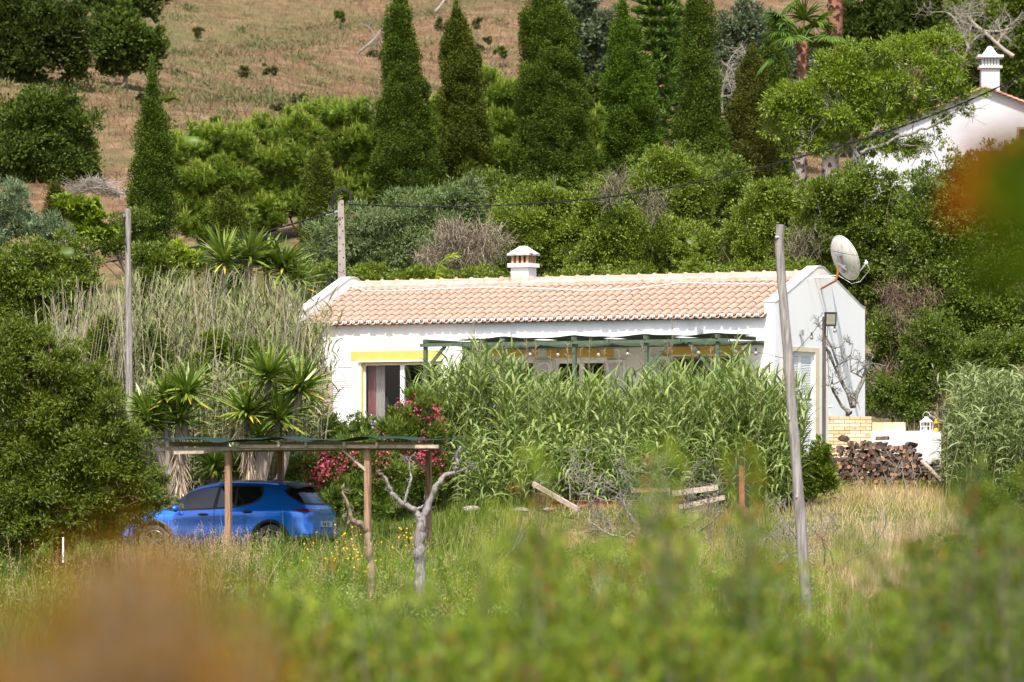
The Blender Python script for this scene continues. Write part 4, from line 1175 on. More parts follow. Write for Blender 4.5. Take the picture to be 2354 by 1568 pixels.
g = G(); p = gpos(1838, 765, .06)
for dy in (-.03, .045): g.tube([p + (0, dy, -.07), p + (0, dy, .07)], .022, 8)
g.box(W_ + .001, W_ + .05, p[1] - .03, p[1] + .03, p[2] - .05, p[2] + .0); hpart(g, 'wall_lamp', M['steel'])
for u_, v_ in ((1620, 763), (1212, 748)):
    xa_, za_ = WF(u_ - 12, v_ if u_ > 1500 else 792); g = G(); g.tube([(xa_, -.07, za_ - .09), (xa_, -.07, za_ + .09)], .03, 8); g.box(xa_ + .03, xa_ + .10, -.05, -.002, za_ - .04, za_ + .04); hpart(g, 'wall_lamp', M['steel'])
xs_, zs_ = WF(1484, 772); g = G(); g.box(xs_ - .1, xs_ + .1, -.08, -.002, zs_ - .04, zs_ + .05); hpart(g, 'vent_hood', M['cream'])
# alarm box, cameras and small floodlight at the left corner
xs_, zs_ = WF(712, 762); xs_ = max(xs_, .22); g = G(); g.box(xs_ - .19, xs_ + .19, -.14, -.002, zs_ - .11, zs_ + .15)
hpart(g, 'alarm_box', M['cream'])
g = G(); g.box(xs_ - .03, xs_ + .03, -.145, -.141, zs_ + .06, zs_ + .11); hpart(g, 'alarm_lamp', M['rust'])
for (u_, v_) in ((722, 744), (737, 749)):
    xa_, za_ = WF(u_, v_); xa_ = max(xa_, .3); g = G(); g.tube([(xa_ - .02, -.06, za_), (xa_ + .13, -.22, za_ - .05)], .05, 10); g.tube([(xa_, -.02, za_ + .08), (xa_, -.06, za_)], .02, 6)
    hpart(g, 'camera_housing', M['black'])
g = G(); p = np.array([.05, -.1, 3.5]); g.box(-.12, .1, -.16, -.12, 3.38, 3.5); g.box(-.03, .01, -.12, 0.0, 3.36, 3.42); hpart(g, 'corner_floodlight', M['plastertop'])

# terrace plinth in front of the door
g = G(); g.box(-.3, W_ + .2, -2.7, -.002, -1.7, -.12); terr = g.build('terrace', M['beige'], None)
terr.location = Vector(OH); terr.rotation_euler = (0, 0, -TH); tag(terr, 'raised beige terrace with a yellow edge stripe in front of the cottage', 'terrace')
xa = WF(1000, 0, -2.7)[0]
g = G(); g.box(xa - 3, xa + 1.0, -2.706, -2.701, -.34, -.13); g.build('edge_stripe', M['yellow'], terr, local=True)
g = G(); g.box(xa - 3, xa + 3, -2.706, -2.701, -.50, -.47); g.build('line', M['rust'], terr, local=True)
# white louvred gate on the terrace by the oleander
g = G(); xa, za = WF(1015, 1000, -2.6); xb_ = xa + .75
for k in range(14): g.box(xa, xb_, -2.64, -2.60, -.10 + k * .07, -.05 + k * .07)
for q in (xa - .05, xb_): g.box(q, q + .05, -2.65, -2.59, -.119, .92)
o = g.build('slat_screen', M['white']); o.location = Vector(OH); o.rotation_euler = (0, 0, -TH); tag(o, 'low white slatted screen behind the pink oleander by the reeds', 'screen')


def hthing(name, label, cat, x, y, z, group=None):
    return thing(name, label, cat, L2W(x, y, z), -TH, group)


def hb(g, name, mat, parent, x, y, z):
    g2 = G(); g2.V = [v_ - np.array([x, y, z]) for v_ in g.V]; g2.F, g2.T, g2.S, g2.M, g2.n = g.F, g.T, g.S, g.M, g.n
    return g2.build(name, mat, parent, local=True)


# furniture seen through the sliding door
zf = 0.0
x0, _ = WF(846, 900, .35); x1, _ = WF(886, 900, .35)
t = hthing('curtain', 'pink and sheer white curtain hanging inside the sliding door', 'curtain', x0, .35, 0)
def drape(xa, xb, z0, z1, n=40):
    g = G(); xs = np.linspace(xa, xb, n); ys = .35 + .035 * np.sin(np.arange(n) * 1.1); V = []
    for i in range(n): V += [(xs[i], ys[i], z0), (xs[i], ys[i], z1)]
    g.add(V, np.array([(2 * i, 2 * i + 2, 2 * i + 3, 2 * i + 1) for i in range(n - 1)]), .5, True); return g
xm = x0 + (x1 - x0) * .45
hb(drape(x0, xm, .02, 2.3, 26), 'pink_drape', M['curtain'], t, x0, .35, 0)
hb(drape(xm, x1, .02, 2.3, 22), 'sheer_drape', M['whitecurtain'], t, x0, .35, 0)
xa, za = WF(885, 945, .7)
t = hthing('dining_chair', 'varnished wooden chair with arched back inside the sliding door', 'chair', xa, .7, 0)
g = G()
w = .18
arch = [(xa - w, .7, 0), (xa - w, .72, .5), (xa - w, .75, .88), (xa - w * .7, .76, .98), (xa, .76, 1.01), (xa + w * .7, .76, .98), (xa + w, .75, .88), (xa + w, .72, .5), (xa + w, .7, 0)]
g.tube(arch, .022, 6)
for k in (-.5, 0, .5): g.tube([(xa + w * k, .72, .5), (xa + w * k, .755, .98)], .011, 5)
hb(g, 'backrest', M['orangewood'], t, xa, .7, 0)
g = G(); g.box(xa - .2, xa + .2, .72, 1.12, .44, .48); hb(g, 'seat', M['orangewood'], t, xa, .7, 0)
for s1 in (-1, 1):
    g = G(); g.tube([(xa + s1 * .17, 1.08, 0), (xa + s1 * .17, 1.08, .44)], .02, 6); hb(g, 'leg', M['orangewood'], t, xa, .7, 0)
xb2, zb3 = WF(908, 945, .9)
g = G(); g.box(xb2 - .32, xb2 + .5, .75, 1.5, .0, .40); g.box(xb2 - .32, xb2 + .5, 1.35, 1.5, .4, .62)
t = hthing('wooden_bench', 'low wooden bench inside the sliding door under the cushion', 'bench', xb2, .9, 0); hb(g, 'seat', M['orangewood'], t, xb2, .9, 0)
g = G(); g.box(xb2 - .3, xb2 + .48, .76, .80, .401, .46); hb(g, 'pad', M['cushion'], t, xb2, .9, 0)
g = G(); rng = np.random.default_rng(8); V = []
g.blob(np.array([0, 0, 0]), np.array([.2, .08, .2]), rng, 16, 10, .05)
o = g.build('cushion', M['cushion']); o.location = Vector(L2W(xb2 - .1, 1.0, .60)); o.rotation_euler = (0, .5, -TH); tag(o, 'grey cushion propped on the bench inside the sliding door', 'cushion')
xa, za = WF(880, 935, 1.4)
t = hthing('table_lamp', 'white shaded lamp in the dark room behind the wooden chair', 'lamp', xa, 1.4, 0)
g = G(); zl = WF(880, 932, 1.4)[1]; g.tube([(xa, 1.4, zl - .05), (xa, 1.4, zl + .22)], [.20, .11], 16, cap=False); hb(g, 'shade', M['whitecurtain'], t, xa, 1.4, 0)
g = G(); g.tube([(xa, 1.4, .0), (xa, 1.4, zl)], [.05, .03], 8); hb(g, 'stand', M['brownwood'], t, xa, 1.4, 0)

# brown wooden gate at the left corner
xa, xb = WF(727, 900, -.3)[0], WF(763, 900, -.3)[0]; zt_ = WF(745, 842, -.3)[1]
t = hthing('wooden_gate', 'weathered brown plank gate beside the white louvred shutter', 'gate', xa, -.3, -.1)
for k in range(4):
    a = xa + (xb - xa) * k / 4
    g = G(); g.box(a + .004, a + (xb - xa) / 4 - .004, -.32, -.29, -.1, zt_ - .01 * (k % 2), rng.random()); hb(g, 'plank', M['palewood'], t, xa, -.3, -.1)
g = G(); g.box(xa, xb, -.345, -.321, .9, 1.0); hb(g, 'crossbar', M['brownwood'], t, xa, -.3, -.1)
# vertical conduit pole at the left edge of the house
pa, pb = P(683, 688, 137.9), P(683, 980, 137.9)
o = G(); o.tube([pb, pa], .022, 6); tag(o.build('conduit_pole', M['steel']), 'thin grey vertical pipe beside the left corner of the cottage', 'pipe')

# green pergola
PY_ = -2.0
pu = [978, 1155, 1320, 1485, 1650]
pvt = [779, 775, 772, 769, 769]
xs_ = [WF(u, 0, PY_)[0] for u in pu]
zt_ = float(np.mean([WF(u, v, PY_)[1] for u, v in zip(pu, pvt)]))
t = hthing('pergola', 'green painted timber pergola with dark shade cloth along the cottage front', 'pergola', xs_[0], PY_, -1.0)
for x_ in xs_:
    g = G(); g.box(x_ - .042, x_ + .042, PY_ - .042, PY_ + .042, -1.2, zt_ - .02); hb(g, 'post', M['greenwood'], t, xs_[0], PY_, -1.0)
xe = WF(1676, 785, PY_)[0]; xw = WF(1757, 785, 0)[0]
zbm = zt_ - .16
for a, b in zip([xs_[0] - .12] + xs_[1:], xs_[1:] + [xe]):
    g = G(); g.box(a + .003, b - .003, PY_ - .085, PY_ - .052, zbm - .035 + (.01 if a > xs_[1] else 0), zbm + .045); hb(g, 'beam', M['greenwood'], t, xs_[0], PY_, -1.0)
g = G(); g.box(xs_[0] - .1, xw, -.06, -.01, zbm - .05, zbm + .05); hb(g, 'wall_plate', M['greenwood'], t, xs_[0], PY_, -1.0)
for k, x_ in enumerate(xs_ + [(a + b) / 2 for a, b in zip(xs_[:-1], xs_[1:])] ):
    mid = k >= 5
    g = G(); zz = zt_ - (.10 if mid else .02); g.beam((x_, PY_ - (.1 if not mid else .15), zz - .04), (x_, -.07, zbm + .10), .055, .09); hb(g, 'rafter', M['greenwood'], t, xs_[0], PY_, -1.0)
for (xa_, xb2_) in ((xs_[0], xs_[0] + .55), (xs_[3], xs_[3] + .6), (xs_[4], xs_[4] - .75)):
    g = G(); g.beam((xa_, PY_ - .03, zbm - .06 - abs(xb2_ - xa_)), (xb2_, PY_ - .03, zbm - .02), .035, .08); hb(g, 'brace', M['greenwood'], t, xs_[0], PY_, -1.0)
rng = np.random.default_rng(9)
g = G(); nxx, nyy = 90, 10
XX = np.linspace(xs_[0] + .05, xe - .03, nxx); YY = np.linspace(PY_ + .02, -.15, nyy)
V = []
for y in YY:
    f = (y - PY_) / -PY_
    for x in XX:
        dist = min(abs(x - q) for q in xs_); sag = .05 * min(1, dist / .9) + .008 * math.sin(x * 7 + y * 3)
        V.append((x, y, (zt_ + .02) * (1 - f) + (zbm + .17) * f - sag))
g.add(V, np.array([(j * nxx + i, j * nxx + i + 1, (j + 1) * nxx + i + 1, (j + 1) * nxx + i) for j in range(nyy - 1) for i in range(nxx - 1)]), .5, True)
hb(g, 'shade_cloth', M['greencloth'], t, xs_[0], PY_, -1.0)
# string of bulbs: along the pergola, over the gable side and down the brown post
bulbs = [(1218, 866 - 80), (1278, 797), (1420, 806), (1605 - 0, 801), (1768 - 10, 790)]


def string(label, pts, hang, seed, group='festoon strings'):
    rng = np.random.default_rng(seed)
    t = thing('string_lights', label, 'string lights', pts[0], group=group)
    g = G(); full = []
    for a, b in zip(pts[:-1], pts[1:]):
        a = np.array(a); b = np.array(b); n = 9; uu = np.linspace(0, 1, n)
        full += list(a + (b - a) * uu[:, None] - np.array([0, 0, 1]) * (.06 * np.linalg.norm(b - a) * 4 * uu * (1 - uu))[:, None] * .5)
    g.tube(full, .007, 5); g.build('cable', M['rubber'], t)
    for p in hang:
        p = np.array(p, float)
        g = G(); g.tube([p + (0, 0, .0), p + (0, 0, -.08)], [.018, .026], 8); bs = g.build('socket', M['black'], t)
        g = G(); c = p + (0, 0, -.125); prof = [(-.045, .012), (-.03, .038), (0, .046), (.03, .036), (.05, .022)]
        th = [(c[0], c[1], c[2] + a) for a, r in prof]; g.tube(th, [r for a, r in prof], 10); g.build('bulb', M['glasswhite'], t)


def pwp(u, v, yl=PY_ - .12): x_, z_ = WF(u, v, yl); return L2W(x_, yl, z_)


string('bulb string along the outer beam of the green pergola', [pwp(985, 800), pwp(1160, 800), pwp(1325, 798), pwp(1490, 793), pwp(1655, 790), pwp(1750, 785)],
       [pwp(1100, 806), pwp(1218, 803), pwp(1282, 804), pwp(1375, 804), pwp(1442, 802), pwp(1605, 799), pwp(1690, 796), pwp(1737, 800)], 3)

# satellite dish with its bracket
dc = P(1937, 596, 133.9)
ax = norm(np.array([.66, .60, .40]))
t = thing('satellite_dish', 'large weathered satellite dish on a rusty bracket at the gable peak', 'dish', dc)
sd = norm(np.cross(ax, [0, 0, 1.0])); upv = np.cross(sd, ax)
g = G(); rad = .56; V = []; nr, na = 9, 40
for layer in (0, 1):
    for i in range(nr):
        r = rad * i / (nr - 1)
        for j in range(na):
            a = 2 * np.pi * j / na
            V.append(dc + (sd * math.cos(a) * .74 + upv * math.sin(a)) * (r + .0001) + ax * (.42 * r * r - .05 + layer * .012))
nl = nr * na; F = []
for i in range(nr - 1):
    for j in range(na):
        k = (j + 1) % na; q = i * na
        F.append((q + j, q + na + j, q + na + k, q + k)); F.append((nl + q + k, nl + q + na + k, nl + q + na + j, nl + q + j))
for j in range(na):
    k = (j + 1) % na; q = (nr - 1) * na; F.append((q + j, nl + q + j, nl + q + k, q + k))
g.add(V, np.array(F), .5, True); g.build('reflector', M['dish'], t)
g = G(); rim = [dc + (sd * math.cos(a) * .74 + upv * math.sin(a)) * rad + ax * (.42 * rad * rad - .045) for a in np.linspace(0, 2 * np.pi, 41)]
g.tube(rim, .013, 6, cap=False); g.build('rim', M['plastertop'], t)
g = G(); bk = dc - ax * .09
g.beam(bk + upv * .15 - sd * .12, bk + upv * .15 + sd * .12, .05, .05); g.beam(bk - upv * .14 - sd * .12, bk - upv * .14 + sd * .12, .05, .05)
g.beam(bk + upv * .17, bk - upv * .3, .07, .09); g.beam(bk - upv * .05 - ax * .05 - sd * .05, bk - upv * .22 - ax * .05 + sd * .16, .05, .03)
g.build('back_bracket', M['steel'], t)
mp = bk - ax * .12 - upv * .05
wp1 = L2W(*gpos(1872, 638)); wp2 = L2W(*gpos(1886, 664)); wp3 = L2W(*gpos(1882, 636))
ell = mp + np.array([-.05, 0, -.38])
g = G(); g.tube([mp, mp + (0, 0, -.2), ell], .028, 8); g.tube([ell, wp2], .026, 8); g.build('mast', M['rust'], t)
g = G(); g.tube([wp1, ell + (0, 0, .06)], .014, 6); g.tube([wp3, ell + (0, 0, .12)], .012, 6); g.build('stay', M['dish'], t)
fd = P(1985, 608, 133.6) + ax * .1
low = dc - upv * rad * .98 + ax * .08
g = G(); g.tube([low, low + (fd - low) * .5 - np.array([0, 0, .03]), fd], .017, 7); g.tube([dc - upv * .2 - ax * .05, low], .017, 6); g.build('feed_arm', M['plastertop'], t)
g = G(); g.tube([fd - ax * .06, fd + ax * .02], .035, 10); g.tube([fd, fd + upv * .07], .02, 8); g.build('feed_horn', M['white'], t)
g = G(); g.tube([fd, fd + (.08, 0, -.15), low + (.2, 0, -.05), low + (0, 0, -.1), mp + (0, 0, -.25), wp1], .007, 5); g.build('signal_cable', M['white'], t)


# ------------------------------------------------------------------ poles and wires
def pole(name, label, top, bot, r0, r1, mat, seed, wob=.02, n=22):
    rng = np.random.default_rng(seed)
    t = thing(name, label, 'pole', bot)
    pts = np.linspace(bot, top, n); pts[1:-1] += np.cumsum(rng.normal(size=(n - 2, 3)) * wob * .25, axis=0) * np.array([1, 1, 0])
    rr = np.linspace(r0, r1, n) * (1 + rng.normal(size=n) * .03)
    g = G(); g.tube(pts, rr, 12, .5, jit=.025, rng=rng)
    for k in range(7):
        i = rng.integers(2, n - 2); a = rng.uniform(0, 6.28); g.blob(pts[i] + np.array([math.cos(a), math.sin(a), 0]) * rr[i] * .9, (.028, .028, .04), rng, 7, 5, .1)
    g.build('shaft', M[mat], t)
    return t, pts


def gz(u, Y): x = (u - UC) / FD * Y; return np.array([x, Y, float(ht(x, Y))])


pb_ = P(1858, 1520, 100); pb_[2] = float(ht(pb_[0], 100)) - .1
t, ptsR = pole('timber_pole', 'tall leaning grey timber pole in front of the right end of the cottage', P(1794, 516, 100), pb_, .105, .078, 'greywood', 7)
g = G(); p = P(1786, 546, 99.95); g.tube([p + (-.035, 0, 0), p + (.03, 0, 0)], [.03, .022], 8); g.build('insulator', M['steel'], t)
pb_ = P(300, 960, 125); pb_[2] = float(ht(pb_[0], 125))
t, ptsL = pole('timber_pole', 'grey timber pole standing among the dry reeds at left', P(294, 480, 125), pb_, .095, .062, 'greywood', 8, .01)
g = G(); p = P(285, 496, 124.9); g.tube([p + (0, 0, -.02), p + (0, 0, .05)], [.022, .03], 8); g.build('insulator', M['steel'], t)
for k in range(2):
    g = G(); g.tube([P(285, 496, 124.9), P(288 - k * 3, 540, 124.9), P(292, 580, 124.9)], .006, 4, cap=False); g.build('dangling_wire', M['rubber'], t)
# concrete pole
bt = P(792, 700, 145.5); bt[2] = float(ht(bt[0], 145.5)) - .2; tp = P(783, 460, 145.5)
t = thing('concrete_pole', 'perforated concrete utility pole behind the left end of the roof', 'pole', bt)
g = G(); rng = np.random.default_rng(12)
d = norm(tp - bt); V = []
for p, w, h in ((bt, .15, .12), (tp, .075, .07)):
    for i, j in ((-1, -1), (1, -1), (1, 1), (-1, 1)): V.append(p + np.array([w * i, h * j, 0]))
g.add(V, [(0, 1, 2, 3), (7, 6, 5, 4), (0, 4, 5, 1), (1, 5, 6, 2), (2, 6, 7, 3), (3, 7, 4, 0)]); g.build('shaft', M['concrete'], t)
g = G(); Lp = np.linalg.norm(tp - bt)
for k in range(int(Lp / .17)):
    p = bt + d * (k * .17 + .1); f = (k * .17) / Lp; w = .15 + (.075 - .15) * f; h = .12 + (.07 - .12) * f
    sx = .45 * w if k % 2 else -.45 * w
    g.box(p[0] + sx - .014, p[0] + sx + .014, p[1] - h - .004, p[1] - h + .02, p[2], p[2] + .035)
g.build('climbing_holes', M['dark'], t)
g = G()
for k in range(4):
    r = 1 + .05 * k
    pts = [P(768, 487, 145.3), P(764 - 2 * k, 465, 145.3), P(772 - k, 447 - 2 * k, 145.3), P(785, 436 - k * 2, 145.3), P(800 + k, 440 - k * 2, 145.3), P(806 + k, 455, 145.3), P(803, 470, 145.3)]
    g.tube(pts, .010, 5, cap=False)
g.build('cable_loop', M['rubber'], t)
g = G(); g.beam(P(782, 484, 145.3), P(748, 493, 145.3), .03, .05); g.tube([P(776, 492, 145.3), P(770, 497, 145.3), P(768, 508, 145.3)], .012, 5); g.build('wire_clamp', M['steel'], t)


def wire(name, label, pts, r, seg=5, tw=False, cat='cable'):
    pts = np.array(pts); n = len(pts); uu = np.linspace(0, n - 1, n * 8)
    q = np.stack([np.interp(uu, np.arange(n), pts[:, i]) for i in range(3)], 1)
    ker = np.ones(9) / 9
    for i in range(3):
        pad = np.concatenate([np.repeat(q[0, i], 4) + (q[0, i] - q[1:5, i][::-1]), q[:, i], q[-1, i] + (q[-1, i] - q[-5:-1, i][::-1])]); q[:, i] = np.convolve(pad, ker, 'valid')
    g = G()
    if tw:
        L = np.concatenate([[0], np.cumsum(np.linalg.norm(np.diff(q, axis=0), axis=1))]); m = int(L[-1] / .08)
        s = np.linspace(0, L[-1], m); q = np.stack([np.interp(s, L, q[:, i]) for i in range(3)], 1)
        for k in (0, np.pi):
            o = np.stack([np.zeros(m), np.cos(s * 9 + k), np.sin(s * 9 + k)], 1) * r * .75
            g.tube(q + o, r * .8, 5, cap=False)
    else: g.tube(q, r, seg, cap=False)
    return tag(g.build(name, M['rubber']), label, cat)


wire('power_cable', 'thick black twisted cable sagging from the concrete pole to the upper right', [P(803, 470, 145.4), P(900, 474, 144.5), P(1050, 476, 143), P(1200, 470, 141.5), P(1320, 462, 140.5), P(1450, 447, 139), P(1600, 421, 138), P(1750, 385, 136.5), P(1860, 355, 135.5), P(1980, 322, 134.5), P(2120, 275, 133), P(2250, 222, 132), P(2353, 172, 131), P(2480, 110, 130)], .015, tw=True)
wire('power_cable', 'thick black twisted cable falling from the concrete pole to the lower left', [P(768, 486, 145.3), P(700, 507, 144), P(620, 530, 142.5), P(520, 555, 140.5), P(430, 572, 139), P(370, 580, 138), P(280, 597, 137.6), P(200, 610, 137)], .017, tw=True)
wire('stay_wire', 'thin black stay wire slanting down from the concrete pole', [P(770, 500, 145.2), P(745, 560, 143), P(722, 612, 141), P(705, 650, 140)], .009)
wire('phone_wire', 'thin dark wire running from the left timber pole towards the cottage', [P(287, 500, 124.9), P(380, 530, 126), P(470, 550, 129), P(560, 565, 132), P(680, 590, 135), P(800, 632, 139.8)], .006)
wire('phone_wire', 'thin dark wire running from the leaning pole past the satellite dish', [P(1786, 546, 99.9), P(1860, 566, 101), P(1940, 583, 103), P(2100, 610, 106), P(2400, 640, 110)], .0045)
wire('phone_wire', 'faint thin wire left of the timber pole among the trees', [P(287, 500, 124.9), P(200, 540, 126), P(100, 575, 128), P(-40, 610, 131)], .005)

# brown post with floodlight and bulbs
bt = P(1893, 1030, 131.2); bt[2] -= .3; tp = P(1894, 728, 131.2)
t = thing('timber_post', 'slim brown timber post with a floodlight beside the gable door', 'post', bt)
g = G(); g.beam(bt, tp, .085, .085, up=(0, 1, 0)); g.build('shaft', M['postwood'], t)
g = G(); c = P(1909, 734, 131.0); ax_ = np.array([.25, -1, -.15]); ax_ = norm(ax_); s2 = norm(np.cross(ax_, [0, 0, 1.0])); u2 = np.cross(s2, ax_)
def quadbox(g, c, hw, hh, dpt):
    V = []
    for k in (0, dpt):
        for i, j in ((-1, -1), (1, -1), (1, 1), (-1, 1)): V.append(c + s2 * hw * i + u2 * hh * j - ax_ * k)
    g.add(V, [(0, 1, 2, 3), (7, 6, 5, 4), (0, 4, 5, 1), (1, 5, 6, 2), (2, 6, 7, 3), (3, 7, 4, 0)])
quadbox(g, c, .14, .16, .07); fl = g.build('floodlight', M['black'], t)
g = G(); quadbox(g, c + ax_ * .006, .105, .12, .005); g.build('floodlight_glass', M['glasswhite'], fl)
pg = lambda u, v, Y=131.1: P(u, v, Y)
string('bulb string rising over the gable door to the brown post', [pg(1700, 805, 130.2), pg(1760, 812, 130.3), pg(1812, 825, 130.6), pg(1845, 790, 130.8), pg(1893, 730)], [pg(1820, 812, 130.6), pg(1865, 764, 131.0), pg(1918, 748, 131.0)], 4)
string('bulb string hanging down the right side of the brown post', [pg(1902, 745), pg(1900, 800), pg(1904, 850), pg(1905, 878), pg(1903, 890)], [pg(1912, 876)], 5)

# brick planter with bare fruit tree
AR = R(11)
def frame(u, v, Y, rz):
    return P(u, v, Y), rz
pl = P(1903, 1016, 131.2); pl[2] = 1.15
t = thing('brick_planter', 'cream brick planter at the foot of the white gable', 'planter', pl, -AR)
wB, dB, hB = 1.0, .8, P(1903, 957, 131.2)[2] - 1.15
rng = np.random.default_rng(14)
g = G(); g.box(0.01, wB - .01, .01, dB - .01, -.6, hB - .01); g.build('mortar_core', M['browndead'], t, local=True)
g = G(); rows = 16; hh = hB / rows
for r in range(rows):
    off = 0 if r % 2 else .5
    nb = 4; bw = wB / nb
    edges = sorted(set([0.0, wB] + [bw * (k + off) for k in range(-1, nb + 1) if 0 < bw * (k + off) < wB]))
    for a, b in zip(edges[:-1], edges[1:]): g.box(a + .006, b - .006, -.002, .05, r * hh + .006, (r + 1) * hh - .006, rng.random())
    for a, b in ((0, .4), (.4, dB)): g.box(wB - .05, wB + .002, a + .006, b - .006, r * hh + .006, (r + 1) * hh - .006, rng.random())
M['creambrick'] = surf('cream bricks', [(.55, .40, .22), (.70, .55, .33), (.74, .62, .42)], 6, .85, usetint=.6)
g.build('bricks', M['creambrick'], t, local=True)
b = P(1960, 960, 131.7)
bare('quince_tree', 'bare lichen covered fruit tree growing from the cream brick planter', 'tree', [(b - (0, 0, .3), (-.05, 0, 1), .55, .10, 0)], 'lichenbark', 141, b - (0, 0, .3))
rng = np.random.default_rng(142)
out = []
qb = P(1958, 935, 131.7)
for seq, r in (([(1958, 935), (1950, 905), (1935, 880), (1918, 845), (1905, 810), (1890, 790)], .045), ([(1960, 935), (1968, 905), (1985, 870), (1990, 850), (2000, 835)], .045), ([(1955, 950), (1935, 935), (1915, 900), (1908, 885)], .035), ([(1935, 880), (1925, 840), (1912, 800), (1895, 770), (1890, 758)], .025), ([(1985, 870), (1968, 860), (1955, 855)], .02), ([(1918, 845), (1940, 830), (1955, 815), (1960, 790)], .018)):
    pts = np.array([P(a, c, 131.7 + rng.normal() * .12) for a, c in seq]); out.append((pts, np.linspace(r, r * .4, len(pts))))
    for k in range(5):
        i = rng.integers(1, len(pts)); branch(rng, pts[i], norm(rng.normal(size=3) + np.array([0, 0, .5])), rng.uniform(.2, .45), .012, 2, out, kids=3, gnarl=.6, seg=4)
out = [(a, c * (1.25 + .25 * rng.normal(size=len(c)))) for a, c in out]
qt = [o for o in COL.objects if o.name.startswith('quince_tree')][0]
g = G()
for pts, rad in out: g.tube(pts, np.maximum(rad, .004), 6, jit=.2, rng=rng, cap=False)
g.build('boughs', M['lichenbark'], qt)

# whitewashed block wall, kerb tiles, lanterns
bw = P(2001, 1062, 130.6); top_z = P(2003, 991, 130.6)[2]; bw[2] = .3
t = thing('block_wall', 'low whitewashed block wall behind the firewood stack', 'wall', bw, -AR)
g = G(); g.box(0, 1.62, 0, .42, -.3, top_z - .3); g.build('masonry', M['block'], t, local=True)
g = G(); g.box(1.621, 1.626, .08, .34, top_z - .3 - .62, top_z - .3 - .30); g.build('side_opening', M['dark'], t, local=True)
for k in range(3):
    o = G(); o.box(0, .245, 0, .25, 0, .20, .3 + .2 * k); oo = o.build('edging_block', M['creambrick'])
    oo.location = Vector(np.array(bw) + np.array([math.cos(AR), -math.sin(AR), 0]) * (.02 + .252 * k) + np.array([math.sin(AR), math.cos(AR), 0]) * .1 + np.array([0, 0, top_z - bw[2] + .002])); oo.rotation_euler = (0, 0, -AR)
    tag(oo, ['leftmost cream edging block on the white block wall beside the planter', 'middle of three cream edging blocks on the white block wall', 'rightmost cream edging block on the white block wall nearest the lanterns'][k], 'block', 'cream edging blocks on the block wall')
lp = P(2129, 990, 130.7); lp[2] = top_z + .002
t = thing('white_lantern', 'white house shaped candle lantern on the block wall', 'lantern', lp, -.3)
g = G(); s = .11
for i in (-1, 1):
    for j in (-1, 1): g.box(i * s - .009, i * s + .009, j * s - .009, j * s + .009, .02, .20)
g.box(-.125, .125, -.125, .125, 0, .02); g.box(-.125, .125, -.125, .125, .20, .215)
for q in (-.035, .035): g.box(q - .004, q + .004, -s - .004, -s + .004, .02, .2)
g.box(-s, s, -s - .004, -s + .004, .105, .115)
g.build('frame', M['white'], t, local=True)
g = G(); g.add([(-.13, -.13, .215), (.13, -.13, .215), (.13, .13, .215), (-.13, .13, .215), (-.05, -.05, .29), (.05, -.05, .29), (.05, .05, .29), (-.05, .05, .29)], [(0, 1, 5, 4), (1, 2, 6, 5), (2, 3, 7, 6), (3, 0, 4, 7), (4, 5, 6, 7)]); g.box(-.045, .045, -.045, .045, .291, .33); g.build('roof', M['white'], t, local=True)
g = G(); g.tube([(.0 + .085 * math.cos(a), 0, .33 + .085 * math.sin(a) * 1.3) for a in np.linspace(0, np.pi, 12)], .007, 5, cap=False); g.build('handle', M['plastertop'], t, local=True)
g = G(); g.tube([(-.02, 0, .02), (-.02, 0, .10)], .03, 10); g.build('candle', M['whitecurtain'], t, local=True)
lp = P(2151, 990, 130.75); lp[2] = top_z + .002
t = thing('orange_lantern', 'small orange oil lantern on the end of the block wall', 'lantern', lp)
def lathe(g, prof, seg=14, tint=.5): g.tube([(0, 0, z) for z, r in prof], [r for z, r in prof], seg, tint)
g = G(); lathe(g, [(0, .062), (.03, .062), (.055, .045), (.07, .035)]); g.build('tank', M['orange'], t, local=True)
g = G(); lathe(g, [(.07, .03), (.10, .042), (.14, .042), (.18, .03)]); g.build('globe', M['glass'], t, local=True)
g = G(); lathe(g, [(.18, .045), (.20, .04), (.24, .03), (.26, .034), (.275, .02)]); g.build('chimney', M['orange'], t, local=True)
g = G()
for sgn in (-1, 1): g.tube([(sgn * .055, 0, .03), (sgn * .062, 0, .12), (sgn * .04, 0, .22)], .006, 5)
g.build('guard', M['orange'], t, local=True)

# outdoor tap spot lamp near the gable foot
t = thing('spot_light', 'tiny white spot light on a stem beside the brick planter top', 'light', P(1907, 955, 131.1))
g = G(); p = P(1907, 955, 131.1); g.tube([p, p + (-.02, 0, .2)], .01, 5); g.tube([p + (-.02, 0, .2), p + (.06, -.03, .21)], .03, 8); g.build('head', M['white'], t)

# firewood
rng = np.random.default_rng(15)
protos = []
for k in range(12):
    round_ = k % 6 == 0
    n = 10 if round_ else rng.integers(4, 6)
    a = np.sort(rng.uniform(0, 2 * np.pi, n)) if not round_ else np.linspace(0, 2 * np.pi, n, endpoint=False)
    if not round_: a = np.linspace(0, 2 * np.pi, n, endpoint=False) + rng.normal(size=n) * .3
    r = (.045 if round_ else .060) * (1 + rng.normal(size=n) * (.08 if round_ else .3))
    L = rng.uniform(.32, .42)
    V = []
    for f, yy in ((1, 0), (1.04, .12), (.98, L)):
        V += [(math.cos(t_) * rr_ * f, yy, math.sin(t_) * rr_ * f) for t_, rr_ in zip(a, r)]
    n = int(n)
    gg = G(); tt = rng.random()
    gg.add(V, np.array([(j * n + i, j * n + (i + 1) % n, (j + 1) * n + (i + 1) % n, (j + 1) * n + i) for j in range(2) for i in range(n)]), tt, False, 0)
    gg.add(V[:n], [list(range(n))], rng.random() if not round_ else .95, False, 1); gg.add(V[-n:], [list(range(n))[::-1]], .4, False, 1)
    protos.append(gg)
dummy = {}
